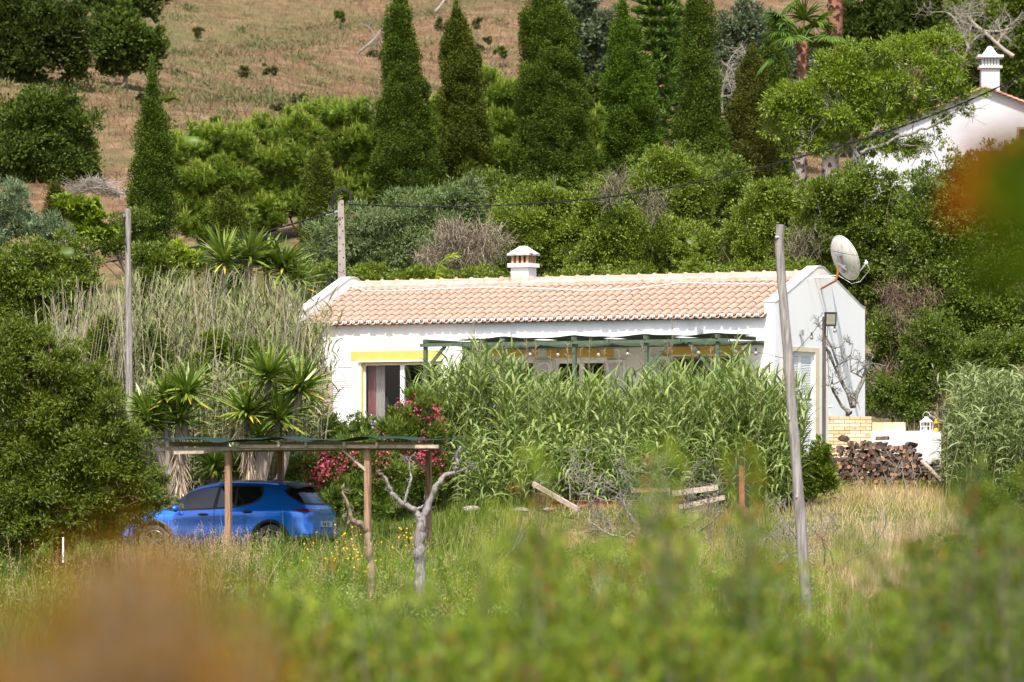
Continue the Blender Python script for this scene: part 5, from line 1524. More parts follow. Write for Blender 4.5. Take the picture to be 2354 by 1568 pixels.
M['logend2'] = surf('dirty cut face', [(.03, .02, .016), (.085, .055, .04), (.18, .125, .095)], 14, .9, usetint=.3)
topv = lambda u: np.interp(u, [1900, 1925, 1960, 2000, 2050, 2090, 2110, 2140, 2175], [1040, 1018, 1015, 1010, 1018, 1018, 1045, 1075, 1100])
GW = 'split logs stacked against the block wall'
meshes = []
count = 0
for row in range(13):
    z = .86 + row * .086
    for k in range(31):
        u = 1908 + k * 9.0 + (row % 2) * 4.5 + rng.normal() * 1.2
        v = VH - z * FD / 129.9
        if u > 2172 or v - 4 < topv(u): continue
        i = int(rng.integers(12))
        pos = np.array([(u - UC) / FD * 129.9, 129.9 + rng.uniform(-.05, .05), z + rng.normal() * .008])
        if len(meshes) <= i and False: pass
        if i not in dummy:
            o = protos[i].build('firewood_log', [M['logbark'], M['logend'] if i % 6 == 0 else M['logend2']]); dummy[i] = o
        else: o = dummy[i].copy(); COL.objects.link(o)
        o.location = Vector(pos); o.rotation_euler = (rng.normal() * .04, rng.uniform(0, 6.28), -.19 + rng.normal() * .08)
        o.scale = (1, 1, 1)
        tag(o, 'split brown firewood log in the stack against the low white block wall' if i % 6 else 'round firewood log with an orange cut end in the stack by the white block wall', 'log', GW)
        count += 1
labs = ['log lying sideways on top of the firewood stack at its left end', 'pale log lying across the top of the firewood stack in the middle', 'thick log lying on the highest point of the firewood stack', 'broken log lying on top of the firewood stack towards the right']
for k, (u, v) in enumerate(((1945, 1012), (1990, 1016), (2042, 1008), (2085, 1020))):
    o = dummy[sorted(dummy)[k + 1]].copy(); COL.objects.link(o); o.location = Vector(P(u, v, 129.95)); o.rotation_euler = (.12, .9 * k, .45 + .35 * k * (-1) ** k); o.scale = (1.15, .95, 1.15); tag(o, labs[k], 'log', GW)
o = G(); o.beam(P(2118, 1058, 129.6), P(2168, 1108, 129.2), .10, .04); tag(o.build('plank', M['palewood']), 'pale plank leaning on the right end of the firewood stack', 'plank')
# rubble stones
SP = [(2135, 1085, .12), (2160, 1075, .10), (2185, 1082, .17), (2210, 1078, .13), (2150, 1060, .09), (2175, 1056, .11), (2195, 1062, .10), (2230, 1070, .12), (2130, 1068, .08), (2225, 1090, .12), (2250, 1082, .10)]
SL_ = ['small stone just right of the firewood stack foot', 'stone between the plank and the block wall corner', 'largest pale stone right of the firewood stack', 'flat stone right of the largest pale stone', 'upper stone touching the corner of the block wall', 'flat stone on top of the rubble beside the wall', 'stone at the top right of the rubble heap', 'stone under the striped reeds at the rubble edge', 'tiny stone hidden by the plank', 'lower stone at the right end of the rubble', 'last stone at the right under the striped reeds']
for k, (u, v, r) in enumerate(SP):
    g = G(); c = P(u, v, 130.2); g.blob(c, (r * 1.3, r, r * .75), np.random.default_rng(160 + k), 9, 6, .22, .1 * k % 1, smooth=False)
    tag(g.build('rubble_stone', M['stone']), SL_[k], 'stone', 'rubble stones beside the block wall')

# far house on the hill
YF = 186.0; sF = FD / YF
zb_ = 6.0
ap = P(2262, 203, YF)
t = thing('hillside_house', 'white gabled house with old red tile roof high on the right', 'house', (ap[0], YF, zb_))
lf = P(1985, 318, YF); rt = P(2560, 318, YF)
poly = [(lf[0], zb_), (rt[0], zb_), (rt[0], rt[2]), (ap[0], ap[2]), (lf[0], lf[2])]
g = G(); V = [(a, YF, b) for a, b in poly] + [(a, YF + 6, b) for a, b in poly]
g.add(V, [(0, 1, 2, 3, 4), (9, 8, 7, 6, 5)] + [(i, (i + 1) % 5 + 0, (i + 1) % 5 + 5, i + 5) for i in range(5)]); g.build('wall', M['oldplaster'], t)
M['oldtile'] = surf('old red tiles', [(.16, .08, .055), (.32, .15, .10), (.42, .23, .16)], 5, .9, usetint=.5, detail=8)
g = G(); rng = np.random.default_rng(17)
for (a, b) in ((lf, ap), (rt, ap)):
    n = 24; m = 22
    for i in range(n):
        f0, f1 = i / n, (i + 1) / n
        p0 = a + (b - a) * f0; p1 = a + (b - a) * f1
        nrm_ = norm(np.array([-(b - a)[2], 0, (b - a)[0]])); nrm_ = nrm_ if nrm_[2] > 0 else -nrm_
        for j in range(m):
            y0_ = YF - .22 + j * .28
            th = np.linspace(0, np.pi, 6); Vv = []
            for pp, lift in ((p0, .05), (p1, .0)):
                for q in th: Vv.append(np.array([pp[0], y0_ + .12 - .12 * math.cos(q), pp[2]]) + nrm_ * (lift * .5 + .01 + .06 * math.sin(q)))
            g.add(Vv, np.array([(k, k + 1, k + 7, k + 6) for k in range(5)]), rng.random(), True)
g.build('roof', M['oldtile'], t)
g = G(); xc_, y_ = P(2278, 200, YF)[0], YF + .6
zz = lambda v: (VH - v) / FD * (YF + .6)
hw = .30
g.box(xc_ - hw, xc_ + hw, y_ - .3, y_ + .3, ap[2] - 1, zz(158)); ch = g.build('chimney', M['oldplaster'], t)
g = G(); g.box(xc_ - hw - .08, xc_ + hw + .08, y_ - .38, y_ + .38, zz(158), zz(153)); g.box(xc_ - hw - .12, xc_ + hw + .12, y_ - .42, y_ + .42, zz(134), zz(128)); g.build('collars', M['plastertop'], ch)
g = G()
for i in range(6):
    g.tube([(xc_ - hw + .05 + i * .1, y_ - .25, zz(153)), (xc_ - hw + .05 + i * .1, y_ - .25, zz(134))], .043, 8)
g.box(xc_ - hw + .03, xc_ + hw - .03, y_ - .2, y_ + .25, zz(153), zz(134)); g.build('flue_pipes', M['oldplaster'], ch)
g = G(); c = [(xc_, y_, zz(128)), (xc_, y_, zz(122)), (xc_, y_, zz(115)), (xc_, y_, zz(110)), (xc_, y_, zz(107))]; g.tube(c, [.30, .22, .14, .10, .05], 10); g.build('cap', M['plastertop'], ch)
g = G(); p = P(2345, 330, YF); g.box(p[0] - .12, p[0] + .9, YF - .03, YF - .003, P(0, 385, YF)[2], P(0, 293, YF)[2]); wf = g.build('window', M['brownwood'], t)
g = G(); g.box(p[0] - .04, p[0] + .8, YF - .036, YF - .031, P(0, 380, YF)[2], P(0, 298, YF)[2]); g.build('pane', M['dark'], wf)


# ------------------------------------------------------------------ blue car
PHI = R(20)
YC = 118.0
rc_ = P(757, 1282, YC)                       # rear end of the centre line on the ground
CF = np.array([-math.cos(PHI), math.sin(PHI), 0])     # forward
CL = np.array([-math.sin(PHI), -math.cos(PHI), 0])    # towards the camera: the car's left side
org = P(700, 1282, YC) - CL * .92 - CF * .12
car = thing('parked_car', 'bright blue hatchback parked under the timber carport', 'car', org, math.atan2(CF[1], CF[0]))
ROWS = [
    [(.10, 0, .30), (.0, 0, .46), (.02, 0, .72), (.03, 0, .93), (.11, 0, 1.09), (.50, 0, 1.50), (.60, 0, 1.565), (.75, 0, 1.59)],
    [(.12, .45, .30), (.01, .45, .46), (.03, .45, .72), (.04, .45, .94), (.13, .42, 1.09), (.52, .37, 1.495), (.64, .25, 1.56), (.80, 0, 1.595)],
    [(.24, .80, .30), (.08, .83, .46), (.12, .81, .72), (.13, .78, .95), (.24, .70, 1.10), (.60, .55, 1.47), (.74, .30, 1.56), (.92, 0, 1.60)],
    [(.48, .88, .32), (.42, .905, .46), (.42, .915, .72), (.42, .90, .96), (.50, .80, 1.13), (.84, .60, 1.47), (.98, .33, 1.575), (1.1, 0, 1.605)],
    [(.92, .89, .30), (.90, .92, .46), (.90, .925, .74), (.90, .905, .95), (.90, .83, 1.10), (1.1, .62, 1.49), (1.2, .35, 1.59), (1.3, 0, 1.615)],
    [(1.5, .85, .26), (1.5, .90, .42), (1.5, .895, .70), (1.5, .895, .92), (1.5, .85, 1.045), (1.55, .64, 1.50), (1.6, .36, 1.60), (1.6, 0, 1.625)],
    [(2.1, .84, .25), (2.1, .89, .42), (2.1, .885, .70), (2.1, .89, .90), (2.1, .85, 1.01), (2.05, .635, 1.50), (2.0, .36, 1.595), (2.0, 0, 1.62)],
    [(2.7, .84, .25), (2.7, .89, .42), (2.7, .885, .68), (2.7, .89, .88), (2.7, .84, .985), (2.5, .62, 1.45), (2.4, .36, 1.56), (2.35, 0, 1.585)],
    [(3.15, .86, .26), (3.15, .90, .42), (3.15, .90, .68), (3.15, .89, .87), (3.15, .82, .96), (2.86, .61, 1.34), (2.78, .36, 1.45), (2.72, 0, 1.475)],
    [(3.5, .88, .28), (3.5, .915, .42), (3.5, .915, .68), (3.5, .90, .86), (3.45, .80, .945), (3.3, .64, 1.07), (3.25, .4, 1.14), (3.2, 0, 1.17)],
    [(3.8, .87, .28), (3.8, .91, .42), (3.8, .91, .68), (3.8, .88, .84), (3.78, .78, .91), (3.7, .6, .965), (3.68, .35, .99), (3.66, 0, 1.0)],
    [(4.2, .78, .26), (4.22, .83, .42), (4.22, .82, .64), (4.2, .78, .78), (4.17, .70, .85), (4.15, .55, .895), (4.13, .3, .92), (4.12, 0, .93)],
    [(4.42, .5, .26), (4.48, .55, .42), (4.48, .55, .6), (4.45, .5, .74), (4.40, .46, .79), (4.38, .38, .82), (4.36, .2, .835), (4.35, 0, .84)],
    [(4.46, 0, .26), (4.53, 0, .42), (4.53, 0, .6), (4.50, 0, .74), (4.44, 0, .79), (4.41, 0, .815), (4.39, 0, .83), (4.37, 0, .84)]]
CT = np.array(ROWS, float)


def crs(A, x):
    """Catmull-Rom along axis 0 at parameters x"""
    n = len(A); x = np.clip(np.asarray(x, float), 0, n - 1 - 1e-6); i = x.astype(int); f = (x - i)
    ext = np.concatenate([[2 * A[0] - A[1]], A, [2 * A[-1] - A[-2]]])
    p0, p1, p2, p3 = ext[i], ext[i + 1], ext[i + 2], ext[i + 3]
    f = f.reshape((-1,) + (1,) * (A.ndim - 1))
    return .5 * ((2 * p1) + (-p0 + p2) * f + (2 * p0 - 5 * p1 + 4 * p2 - p3) * f * f + (-p0 + 3 * p1 - 3 * p2 + p3) * f ** 3)


def CS(s, t):
    s = np.atleast_1d(np.asarray(s, float)); t = np.atleast_1d(np.asarray(t, float))
    A = crs(CT, s)                                  # (m,8,3)
    out = np.zeros((len(s), 3))
    for k in range(len(s)): out[k] = crs(A[k], [t[k]])[0]
    return out


def cnormal(s, t):
    e = .02
    a = CS(np.array(s) + e, t) - CS(np.array(s) - e, t); b = CS(s, np.array(t) + e) - CS(s, np.array(t) - e)
    n = norm(np.cross(a, b)); p = CS(s, t); n = np.where((np.sum(n * (p - np.array([2.2, 0, .8])), 1) < 0)[:, None], -n, n)
    return n


def patch(g, ss, tlo, thi, nt, off, mirror=(1, -1), tint=.5, smooth=True):
    ss = np.asarray(ss, float); n = len(ss)
    tl = np.broadcast_to(tlo, (n,)); th_ = np.broadcast_to(thi, (n,))
    S = np.repeat(ss, nt); T = np.concatenate([np.linspace(a, b, nt) for a, b in zip(tl, th_)])
    p = CS(S, T) + cnormal(S, T) * off
    F = np.array([(i * nt + j, (i + 1) * nt + j, (i + 1) * nt + j + 1, i * nt + j + 1) for i in range(n - 1) for j in range(nt - 1)])
    for m in mirror: g.add(p * np.array([1, m, 1]), F if m > 0 else F[:, ::-1], tint, smooth)


WX = (.90, 3.536); WZ, WR = .345, .345
ns, ntt = 131, 71
S = np.repeat(np.linspace(0, 13, ns), ntt); T = np.tile(np.linspace(0, 7, ntt), ns)
A = crs(CT, np.linspace(0, 13, ns)); Pg = np.zeros((ns, ntt, 3))
for k in range(ns): Pg[k] = crs(A[k], np.linspace(0, 7, ntt))
Fq = []
for i in range(ns - 1):
    for j in range(ntt - 1):
        c = Pg[i:i + 2, j:j + 2].reshape(-1, 3).mean(0)
        if abs(c[1]) > .5 and any((c[0] - wx) ** 2 + (c[2] - WZ) ** 2 < .395 ** 2 for wx in WX): continue
        Fq.append((i * ntt + j, (i + 1) * ntt + j, (i + 1) * ntt + j + 1, i * ntt + j + 1))
Fq = np.array(Fq)
g = G(); V = Pg.reshape(-1, 3); g.add(V, Fq, .5, True); g.add(V * np.array([1, -1, 1]), Fq[:, ::-1], .5, True)
body = g.build('body', M['paint'], car, local=True)
g = G(); g.box(.35, 4.2, -.80, .80, .24, .60); g.build('underbody', M['black'], car, local=True)
# side glass with black surround
ss = np.linspace(4.15, 8.75, 40)
low = np.interp(ss, [4.15, 4.35, 4.7, 5.2, 6, 8.0, 8.75], [4.84, 4.45, 4.22, 4.10, 4.06, 4.06, 4.30]); hig = np.interp(ss, [4.15, 4.4, 8.1, 8.75], [4.88, 4.95, 4.95, 4.40])
g = G(); patch(g, ss, low - .06, np.minimum(hig + .06, 5.02), 8, .004); g.build('window_surround', M['black'], car, local=True)
for (a, b) in ((4.32, 5.32), (5.40, 6.05), (6.2, 8.6)):
    g = G(); q = np.linspace(a, b, 20); patch(g, q, np.interp(q, ss, low) + .03, np.interp(q, ss, hig) - .03, 8, .008, mirror=(1,)); g.build('side_window', M['carglass'], car, local=True)
g = G(); q = np.linspace(4.3, 8.6, 30); patch(g, q, np.interp(q, ss, low), np.interp(q, ss, hig), 6, .007, mirror=(-1,)); g.build('side_window', M['carglass'], car, local=True)
g = G(); patch(g, np.linspace(0, 2.75, 26), np.interp(np.linspace(0, 2.75, 26), [0, 2, 2.75], [4.0, 4.03, 4.5]), np.interp(np.linspace(0, 2.75, 26), [0, 2.0, 2.75], [5.0, 5.0, 4.75]), 9, .004); g.build('rear_window_surround', M['black'], car, local=True)
g = G(); patch(g, np.linspace(0, 2.6, 24), np.interp(np.linspace(0, 2.6, 24), [0, 2, 2.6], [4.10, 4.14, 4.5]), np.interp(np.linspace(0, 2.6, 24), [0, 2.0, 2.6], [4.88, 4.88, 4.65]), 9, .008); g.build('rear_window', M['carglass'], car, local=True)
g = G(); patch(g, np.linspace(8.95, 9.0, 2), 4.9, 7, 9, .005)
q = np.linspace(8.0, 9.15, 14); patch(g, q, np.interp(q, [8, 9.15], [5.25, 5.05]), 7, 8, .005); g.build('windscreen', M['carglass'], car, local=True)
g = G()
V = []
for sg in np.linspace(-1, 1, 15):
    y = .60 * sg; e = .05 * abs(sg) ** 3
    V += [(.33 + e, y, 1.50 - .05 * sg * sg), (.62 + e, y, 1.578 - .05 * sg * sg), (.64 + e, y, 1.545 - .05 * sg * sg), (.36 + e, y, 1.475 - .05 * sg * sg)]
g.add(V, np.array([(4 * i + a, 4 * i + (a + 1) % 4, 4 * i + 4 + (a + 1) % 4, 4 * i + 4 + a) for i in range(14) for a in range(4)]), .5, True)
g.add([V[i] for i in range(4)], [(3, 2, 1, 0)]); g.add(V[-4:], [(0, 1, 2, 3)]); g.build('spoiler', M['black'], car, local=True)
g = G(); g.add([(1.0, -.02, 1.60), (1.0, .02, 1.60), (1.22, .012, 1.61), (1.22, -.012, 1.61), (.99, -.006, 1.69), (.99, .006, 1.69)], [(0, 1, 5, 4), (1, 2, 5), (0, 4, 3), (2, 3, 4, 5)]); g.build('antenna_fin', M['paint'], car, local=True)
# tail lights, light bar, plate, bumpers
for m in (1, -1):
    q = np.linspace(1.05, 3.0, 18); g = G(); patch(g, q, np.interp(q, [1, 2.3, 3.0], [3.02, 3.02, 3.16]), np.interp(q, [1, 2.3, 3.0], [3.42, 3.42, 3.24]), 5, .010, mirror=(m,)); g.build('tail_light', M['lamp'], car, local=True)
g = G(); patch(g, np.linspace(0, 1.5, 12), 3.50, 3.58, 3, .014); g.build('light_bar', M['chrome'], car, local=True)
g = G(); q = np.linspace(0, 3.1, 24); patch(g, q, .0, .85, 4, .012); g.build('rear_bumper', M['black'], car, local=True)
g = G(); q = np.linspace(0, 2.4, 24); patch(g, q, .72, 1.05, 4, .035); g.build('bumper_trim', M['alloy'], car, local=True)
g = G(); g.box(-.022, .03, -.26, .26, .64, .75); pl_ = g.build('number_plate', M['white'], car, local=True)
g = G(); g.box(-.024, -.0225, .215, .258, .642, .748); M['euroblue'] = surf('plate blue', [(.02, .06, .35)], 3, .5); g.build('plate_band', M['euroblue'], pl_, local=True)
GLY = {'B': ['110', '101', '110', '101', '110'], 'A': ['010', '101', '111', '101', '101'], '7': ['111', '001', '010', '010', '010'], '0': ['111', '101', '101', '101', '111'], 'F': ['111', '100', '110', '100', '100']}
g = G(); yy = .19
for ch_ in 'BA 70 F':
    if ch_ == ' ': yy -= .028; continue
    for r_, row in enumerate(GLY[ch_]):
        for c_, b_ in enumerate(row):
            if b_ == '1': g.box(-.0245, -.0226, yy - (c_ + 1) * .0145, yy - c_ * .0145 + .0005, .732 - (r_ + 1) * .0155, .732 - r_ * .0155 + .0005)
    yy -= .060
g.build('plate_lettering', M['dark'], pl_, local=True)
g = G(); patch(g, np.linspace(3.2, 3.8, 5), 3.9, 3.97, 3, .004); 
# seams, handles, cladding
g = G()
for s0, t0, t1 in ((4.95, .4, 4.0), (6.12, .3, 4.0), (8.4, .5, 3.9)):
    tt_ = np.linspace(t0, t1, 24); sv = s0 + (.35 * np.clip(1.6 - tt_, 0, 1) if s0 < 5 else 0); p = CS(np.full(24, 1.0) * sv, tt_); n_ = cnormal(np.full(24, 1.0) * sv, tt_)
    for m in (1, -1):
        a = p + n_ * .003; d_ = np.array([.004, 0, 0]); V = np.concatenate([a - d_, a + d_]) * np.array([1, m, 1]); g.add(V, np.array([(i, i + 1, 25 + i, 24 + i) for i in range(23)]))
sv = np.linspace(2.6, 3.75, 16)
tt_ = np.linspace(3.9, 6.6, 16); p = CS(sv, np.interp(sv, [2.6, 3.75], [3.9, 4.95])); 
g.build('door_seams', M['dark'], car, local=True)
for m in (1, -1):
    for (xh, zh) in ((1.42, .955), (2.42, .90)):
        g = G(); yv = .905 * m; g.blob(np.array([xh, yv, zh]), (.12, .028, .030), np.random.default_rng(1), 14, 8, 0.0); h_ = g.build('door_handle', M['chrome'] if False else M['black'], car, local=True)
    for wx in WX:
        th = np.linspace(-.35, np.pi + .35, 28); V = []
        for a in th:
            for (rr_, yy_) in ((.385, .80), (.385, .935), (.45, .940), (.46, .90)): V.append((wx + math.cos(a) * rr_, m * yy_, WZ + .0 + math.sin(a) * rr_))
        g = G(); g.add(V, np.array([(4 * i + k, 4 * i + k + 1, 4 * i + 5 + k, 4 * i + 4 + k) for i in range(27) for k in range(3)]), .5, True); g.build('arch_cladding', M['black'], car, local=True)
        g = G(); th = np.linspace(0, 2 * np.pi, 33); prof = [(.21, .06), (.245, .10), (.31, .115), (.335, .10), (.345, .06), (.345, -.06), (.33, -.10), (.2, -.1)]
        V = [(wx + math.cos(a) * r_, m * (.80 + yy_), WZ + math.sin(a) * r_) for a in th for r_, yy_ in prof]; k8 = len(prof)
        g.add(V, np.array([(k8 * i + k, k8 * i + k + 1, k8 * (i + 1) + k + 1, k8 * (i + 1) + k) for i in range(32) for k in range(k8 - 1)]), .5, True); wheel = g.build('wheel', M['tyre'], car, local=True)
        g = G(); V = []
        for a in th:
            for (r_, yy_) in ((.232, .09), (.222, .105), (.205, .09), (.20, .0)): V.append((wx + math.cos(a) * r_, m * (.80 + yy_), WZ + math.sin(a) * r_))
        g.add(V, np.array([(4 * i + k, 4 * i + k + 1, 4 * i + 5 + k, 4 * i + 4 + k) for i in range(32) for k in range(3)]), .5, True)
        for q in range(5):
            a = q * 2 * np.pi / 5 + .3
            for da in (-.2, .2): g.beam((wx + math.cos(a + da) * .205, m * .885, WZ + math.sin(a + da) * .205), (wx + math.cos(a) * .04, m * .875, WZ + math.sin(a) * .04), .03, .03, up=(0, 1, 0))
        g.tube([(wx, m * .86, WZ), (wx, m * .895, WZ)], .045, 12); g.build('rim', M['alloy'], wheel, local=True)
        g = G(); g.tube([(wx, m * .79, WZ), (wx, m * .70, WZ)], .38, 24); g.build('wheel_well', M['dark'], wheel, local=True)
g = G(); g.blob(np.array([3.0, 1.0, 1.02]), (.07, .11, .075), np.random.default_rng(1), 14, 9, 0); g.beam((2.98, .86, .98), (3.0, .95, 1.0), .05, .03); g.build('side_mirror', M['paint'], car, local=True)
g = G(); q = np.linspace(10.9, 12.2, 12); patch(g, q, 3.0, 3.55, 4, .008); g.build('headlight', M['glasswhite'], car, local=True)

# ------------------------------------------------------------------ timber carport
PB = R(20)
cu = np.array([math.cos(PB), -math.sin(PB), 0]); cb = np.array([math.sin(PB), math.cos(PB), 0])
A0 = P(525, 1030, 116.6)
cp = thing('carport', 'open timber carport with a dark green shade cloth roof over the blue car', 'carport', (A0[0], A0[1], -.8))
zb = A0[2]
def cpt(u, v, b=0):
    """point on the vertical plane through the front posts, shifted back by b"""
    r = ray(u, v); o = A0 + cb * b; t_ = (o @ cb) / (r @ cb); return r * t_
def post(top, r, mat='brownwood'):
    g = G(); bt_ = top.copy(); bt_[2] = float(ht(top[0], top[1])) - .15
    g.beam(bt_, top, r, r, up=cb, tint=.5); g.build('post', M[mat], cp)
post(cpt(525, 1032), .115); post(cpt(845, 1030), .115, 'brownwood'); post(cpt(645, 1038, 2.7), .11, 'brownwood'); post(cpt(985, 1036, 2.7), .105, 'brownwood')
def cbeam(u0, v0, u1, v1, b, w, h, mat, name='beam'):
    g = G(); g.beam(cpt(u0, v0, b), cpt(u1, v1, b), w, h); return g.build(name, M[mat], cp)
cbeam(352, 1033, 795, 1028.5, -.085, .05, .075, 'palewood'); cbeam(540, 1026, 1008, 1026.5, -.14, .045, .07, 'palewood')
cbeam(560, 1035, 1016, 1030, 2.7, .05, .08, 'palewood')
cbeam(400, 1040, 560, 1035.5, 2.7, .05, .08, 'palewood')
for (u0, u1) in ((385, 470), (545, 622), (640, 735), (702, 800), (790, 880), (865, 962)):
    g = G(); a = cpt(u0, 1021, -.25); b_ = a + cb * 3.2 + np.array([0, 0, .03]); g.beam(a, b_, .05, .09); g.build('rafter', M['palewood'], cp)
g = G(); g.beam(cpt(788, 1034, -.02), cpt(842, 1082, -.02), .04, .085, up=cb); g.build('brace', M['palewood'], cp)
g = G(); g.beam(cpt(928, 1036, 2.66), cpt(982, 1080, 2.66), .04, .085, up=cb); g.build('brace', M['palewood'], cp)
g = G(); V = []; nxx, nyy = 60, 12
a0 = cpt(340, 1018, -.35); a1 = cpt(948, 1014, -.35)
for j in range(nyy):
    for i in range(nxx):
        f = i / (nxx - 1); h_ = j / (nyy - 1)
        V.append(a0 + (a1 - a0) * f + cb * 3.3 * h_ + np.array([0, 0, .05 + .035 * math.sin(f * 17 + h_ * 2) + .02 * math.sin(f * 41) + .06 * h_]))
g.add(V, np.array([(j * nxx + i, j * nxx + i + 1, (j + 1) * nxx + i + 1, (j + 1) * nxx + i) for j in range(nyy - 1) for i in range(nxx - 1)]), .5, True); g.build('shade_cloth', M['greencloth'], cp)


# ------------------------------------------------------------------ reeds
def reeds(g, gs, rng, base, h, nleaf, L, w, lean, droop, tops=True, stemr=.009, up=.9, f0=.25):
    n = len(base)
    h = np.broadcast_to(h, (n,))
    ld = lean * rng.normal(size=(n, 2)) + np.array([lean * .5, 0])
    K = 8
    u = np.linspace(0, 1, K)
    C = base[:, None, :] + np.stack([ld[:, 0:1] * h[:, None] * u ** 1.7, ld[:, 1:2] * h[:, None] * u ** 1.7, h[:, None] * u], -1)
    side = np.zeros((n, K, 3)); side[:, :, 0] = stemr * (1.1 - .8 * u)
    gs.strips(C, side, rng.random(n))
    side2 = np.zeros((n, K, 3)); side2[:, :, 1] = stemr * (1.1 - .8 * u)
    gs.strips(C, side2, rng.random(n))
    # leaves up the stem
    m = n * nleaf; ci = np.repeat(np.arange(n), nleaf); f = np.tile(np.linspace(f0, .99, nleaf), n) + rng.normal(size=m) * .015
    f = np.clip(f, 0, .995); x = f * (K - 1); i = x.astype(int); fr = (x - i)[:, None]
    p = C[ci, i] * (1 - fr) + C[ci, np.minimum(i + 1, K - 1)] * fr
    az = rng.uniform(0, 2 * np.pi, n)[ci] + np.tile(np.arange(nleaf), n) * np.pi + rng.normal(size=m) * .5
    upv_ = up * (.55 + .9 * f ** 2)
    d = norm(np.stack([np.cos(az), np.sin(az), upv_], -1))
    LL = L * (.6 + .6 * rng.random(m)) * (1 - .35 * np.abs(f - .65))
    t = np.clip(.5 * rng.random(n)[ci] + .5 * rng.random(m), 0, 1)
    blades(g, rng, p, d, LL, w * (.7 + .5 * rng.random(m)), 5, droop * (.6 + .8 * rng.random(m)), t)


def reedbed(name, label, mats, regions, seed, **kw):
    """regions: rows (u0,u1,Y0,Y1,n, tops as [(u,v)...])"""
    rng = np.random.default_rng(seed)
    g, gs = G(), G()
    for (u0, u1, Y0, Y1, n, tv, opt) in regions:
        u = rng.uniform(u0, u1, n); Y = rng.uniform(Y0, Y1, n)
        x = (u - UC) / FD * Y; z = ht(x, Y)
        vt = np.interp(u, [a for a, b in tv], [b for a, b in tv]) + np.abs(rng.normal(size=n)) * opt.get('var', 45) - 5
        h = np.maximum((VH - vt) / FD * Y - z, .6)
        reeds(g, gs, rng, np.stack([x, Y, z], 1), h, opt.get('nl', 15), opt.get('L', .5), opt.get('w', .024), opt.get('lean', .06), opt.get('droop', .9), up=opt.get('up', .9), f0=opt.get('f0', .25), stemr=opt.get('r', .009))
    o = g.build(name, M[mats[0]]); tag(o, label, 'reeds', kind='stuff')
    o2 = gs.build(name + '_stems', M[mats[1]], o)
    return o


reedbed('reed_bed', 'tall green giant reeds hiding the front of the cottage', ('reed', 'reedpale'), [
    (965, 1200, 127.0, 129.2, 270, [(940, 865), (1000, 845), (1060, 825), (1085, 775), (1120, 815), (1200, 850)], dict(var=95, nl=16, L=.60, w=.024, lean=.10, up=1.3, droop=.8)),
    (1150, 1560, 125.6, 128.6, 430, [(1150, 845), (1250, 872), (1400, 866), (1560, 845)], dict(var=85, nl=16, L=.58, w=.024, up=1.4, droop=.75)),
    (1540, 1830, 124.6, 127.4, 360, [(1540, 845), (1640, 862), (1685, 790), (1720, 850), (1800, 875), (1850, 935)], dict(var=85, nl=16, L=.58, w=.024, lean=.09, up=1.4, droop=.75)),
    (1060, 1830, 124.0, 126.0, 260, [(1060, 980), (1300, 970), (1600, 980), (1860, 980)], dict(var=90, nl=13, L=.66, w=.029, droop=1.4, lean=.10)),
], 201)
reedbed('reed_bed', 'tangled pale green and dry reeds on the left behind the yuccas', ('reedpale', 'reeddry'), [
    (70, 330, 127.5, 131.5, 480, [(50, 800), (110, 730), (200, 660), (330, 630)], dict(var=190, nl=16, L=.40, w=.017, lean=.12, droop=.6, up=1.3, f0=.3, r=.007)),
    (300, 560, 127.0, 131.5, 560, [(300, 630), (420, 640), (560, 650)], dict(var=190, nl=18, L=.44, w=.018, lean=.14, droop=.6, up=1.3, r=.007)),
    (540, 705, 127.5, 132.0, 430, [(540, 650), (640, 655), (680, 700), (705, 820)], dict(var=120, nl=18, L=.46, w=.018, lean=.14, droop=.6, up=1.3, r=.007)),
    (300, 740, 124.8, 127.5, 420, [(300, 850), (500, 830), (740, 840)], dict(var=60, nl=15, L=.40, w=.020, lean=.06, droop=.8)),
], 202)
leafy('garden_shrub', 'leafy green shrub growing up through the left reeds near the timber pole', 'shrub', [(240, 760, 30, 34), (225, 800, 38, 38), (350, 790, 34, 38), (365, 835, 40, 36)], 127.6, 9000, .085, .020, 'darkbroad', 228, group='low shrubs in the garden', rc=.15, per=12, shoots=.2)
leafy('garden_shrub', 'green shrub showing between the left reeds and the tall yucca heads', 'shrub', [(500, 800, 36, 36), (560, 815, 34, 36), (460, 845, 40, 36)], 127.2, 8000, .085, .018, 'laurel', 229, group='low shrubs in the garden', rc=.15, per=12, shoots=.2, tb=-.1)
# bare dry canes standing above the left reeds
rng = np.random.default_rng(203); g = G()
n = 380; u = np.where(rng.random(n) < .5, rng.uniform(70, 320, n), rng.uniform(320, 735, n)); Y = rng.uniform(126.5, 130.5, n)
x = (u - UC) / FD * Y; z = ht(x, Y); vt = np.interp(u, [60, 120, 250, 400, 560, 700, 735], [740, 660, 610, 600, 620, 640, 700]) + np.abs(rng.normal(size=n)) * 80
h = (VH - vt) / FD * Y - z; ln = .06 + .10 * rng.random(n); K = 7; uu = np.linspace(0, 1, K)
ln = np.where(rng.random(n) < .25, -ln * .6, ln)
C = np.stack([x[:, None] + (ln * h)[:, None] * uu ** 1.5, np.repeat(Y[:, None], K, 1) + 0 * uu, z[:, None] + h[:, None] * uu], -1)
for ax in (0, 1):
    W = np.zeros((n, K, 3)); W[:, :, ax] = .010 * (1.1 - .7 * uu); g.strips(C, W, rng.random(n))
tag(g.build('dry_canes', M['reeddry']), 'leafless silvery dry canes rising from the left reeds', 'reeds', kind='stuff')
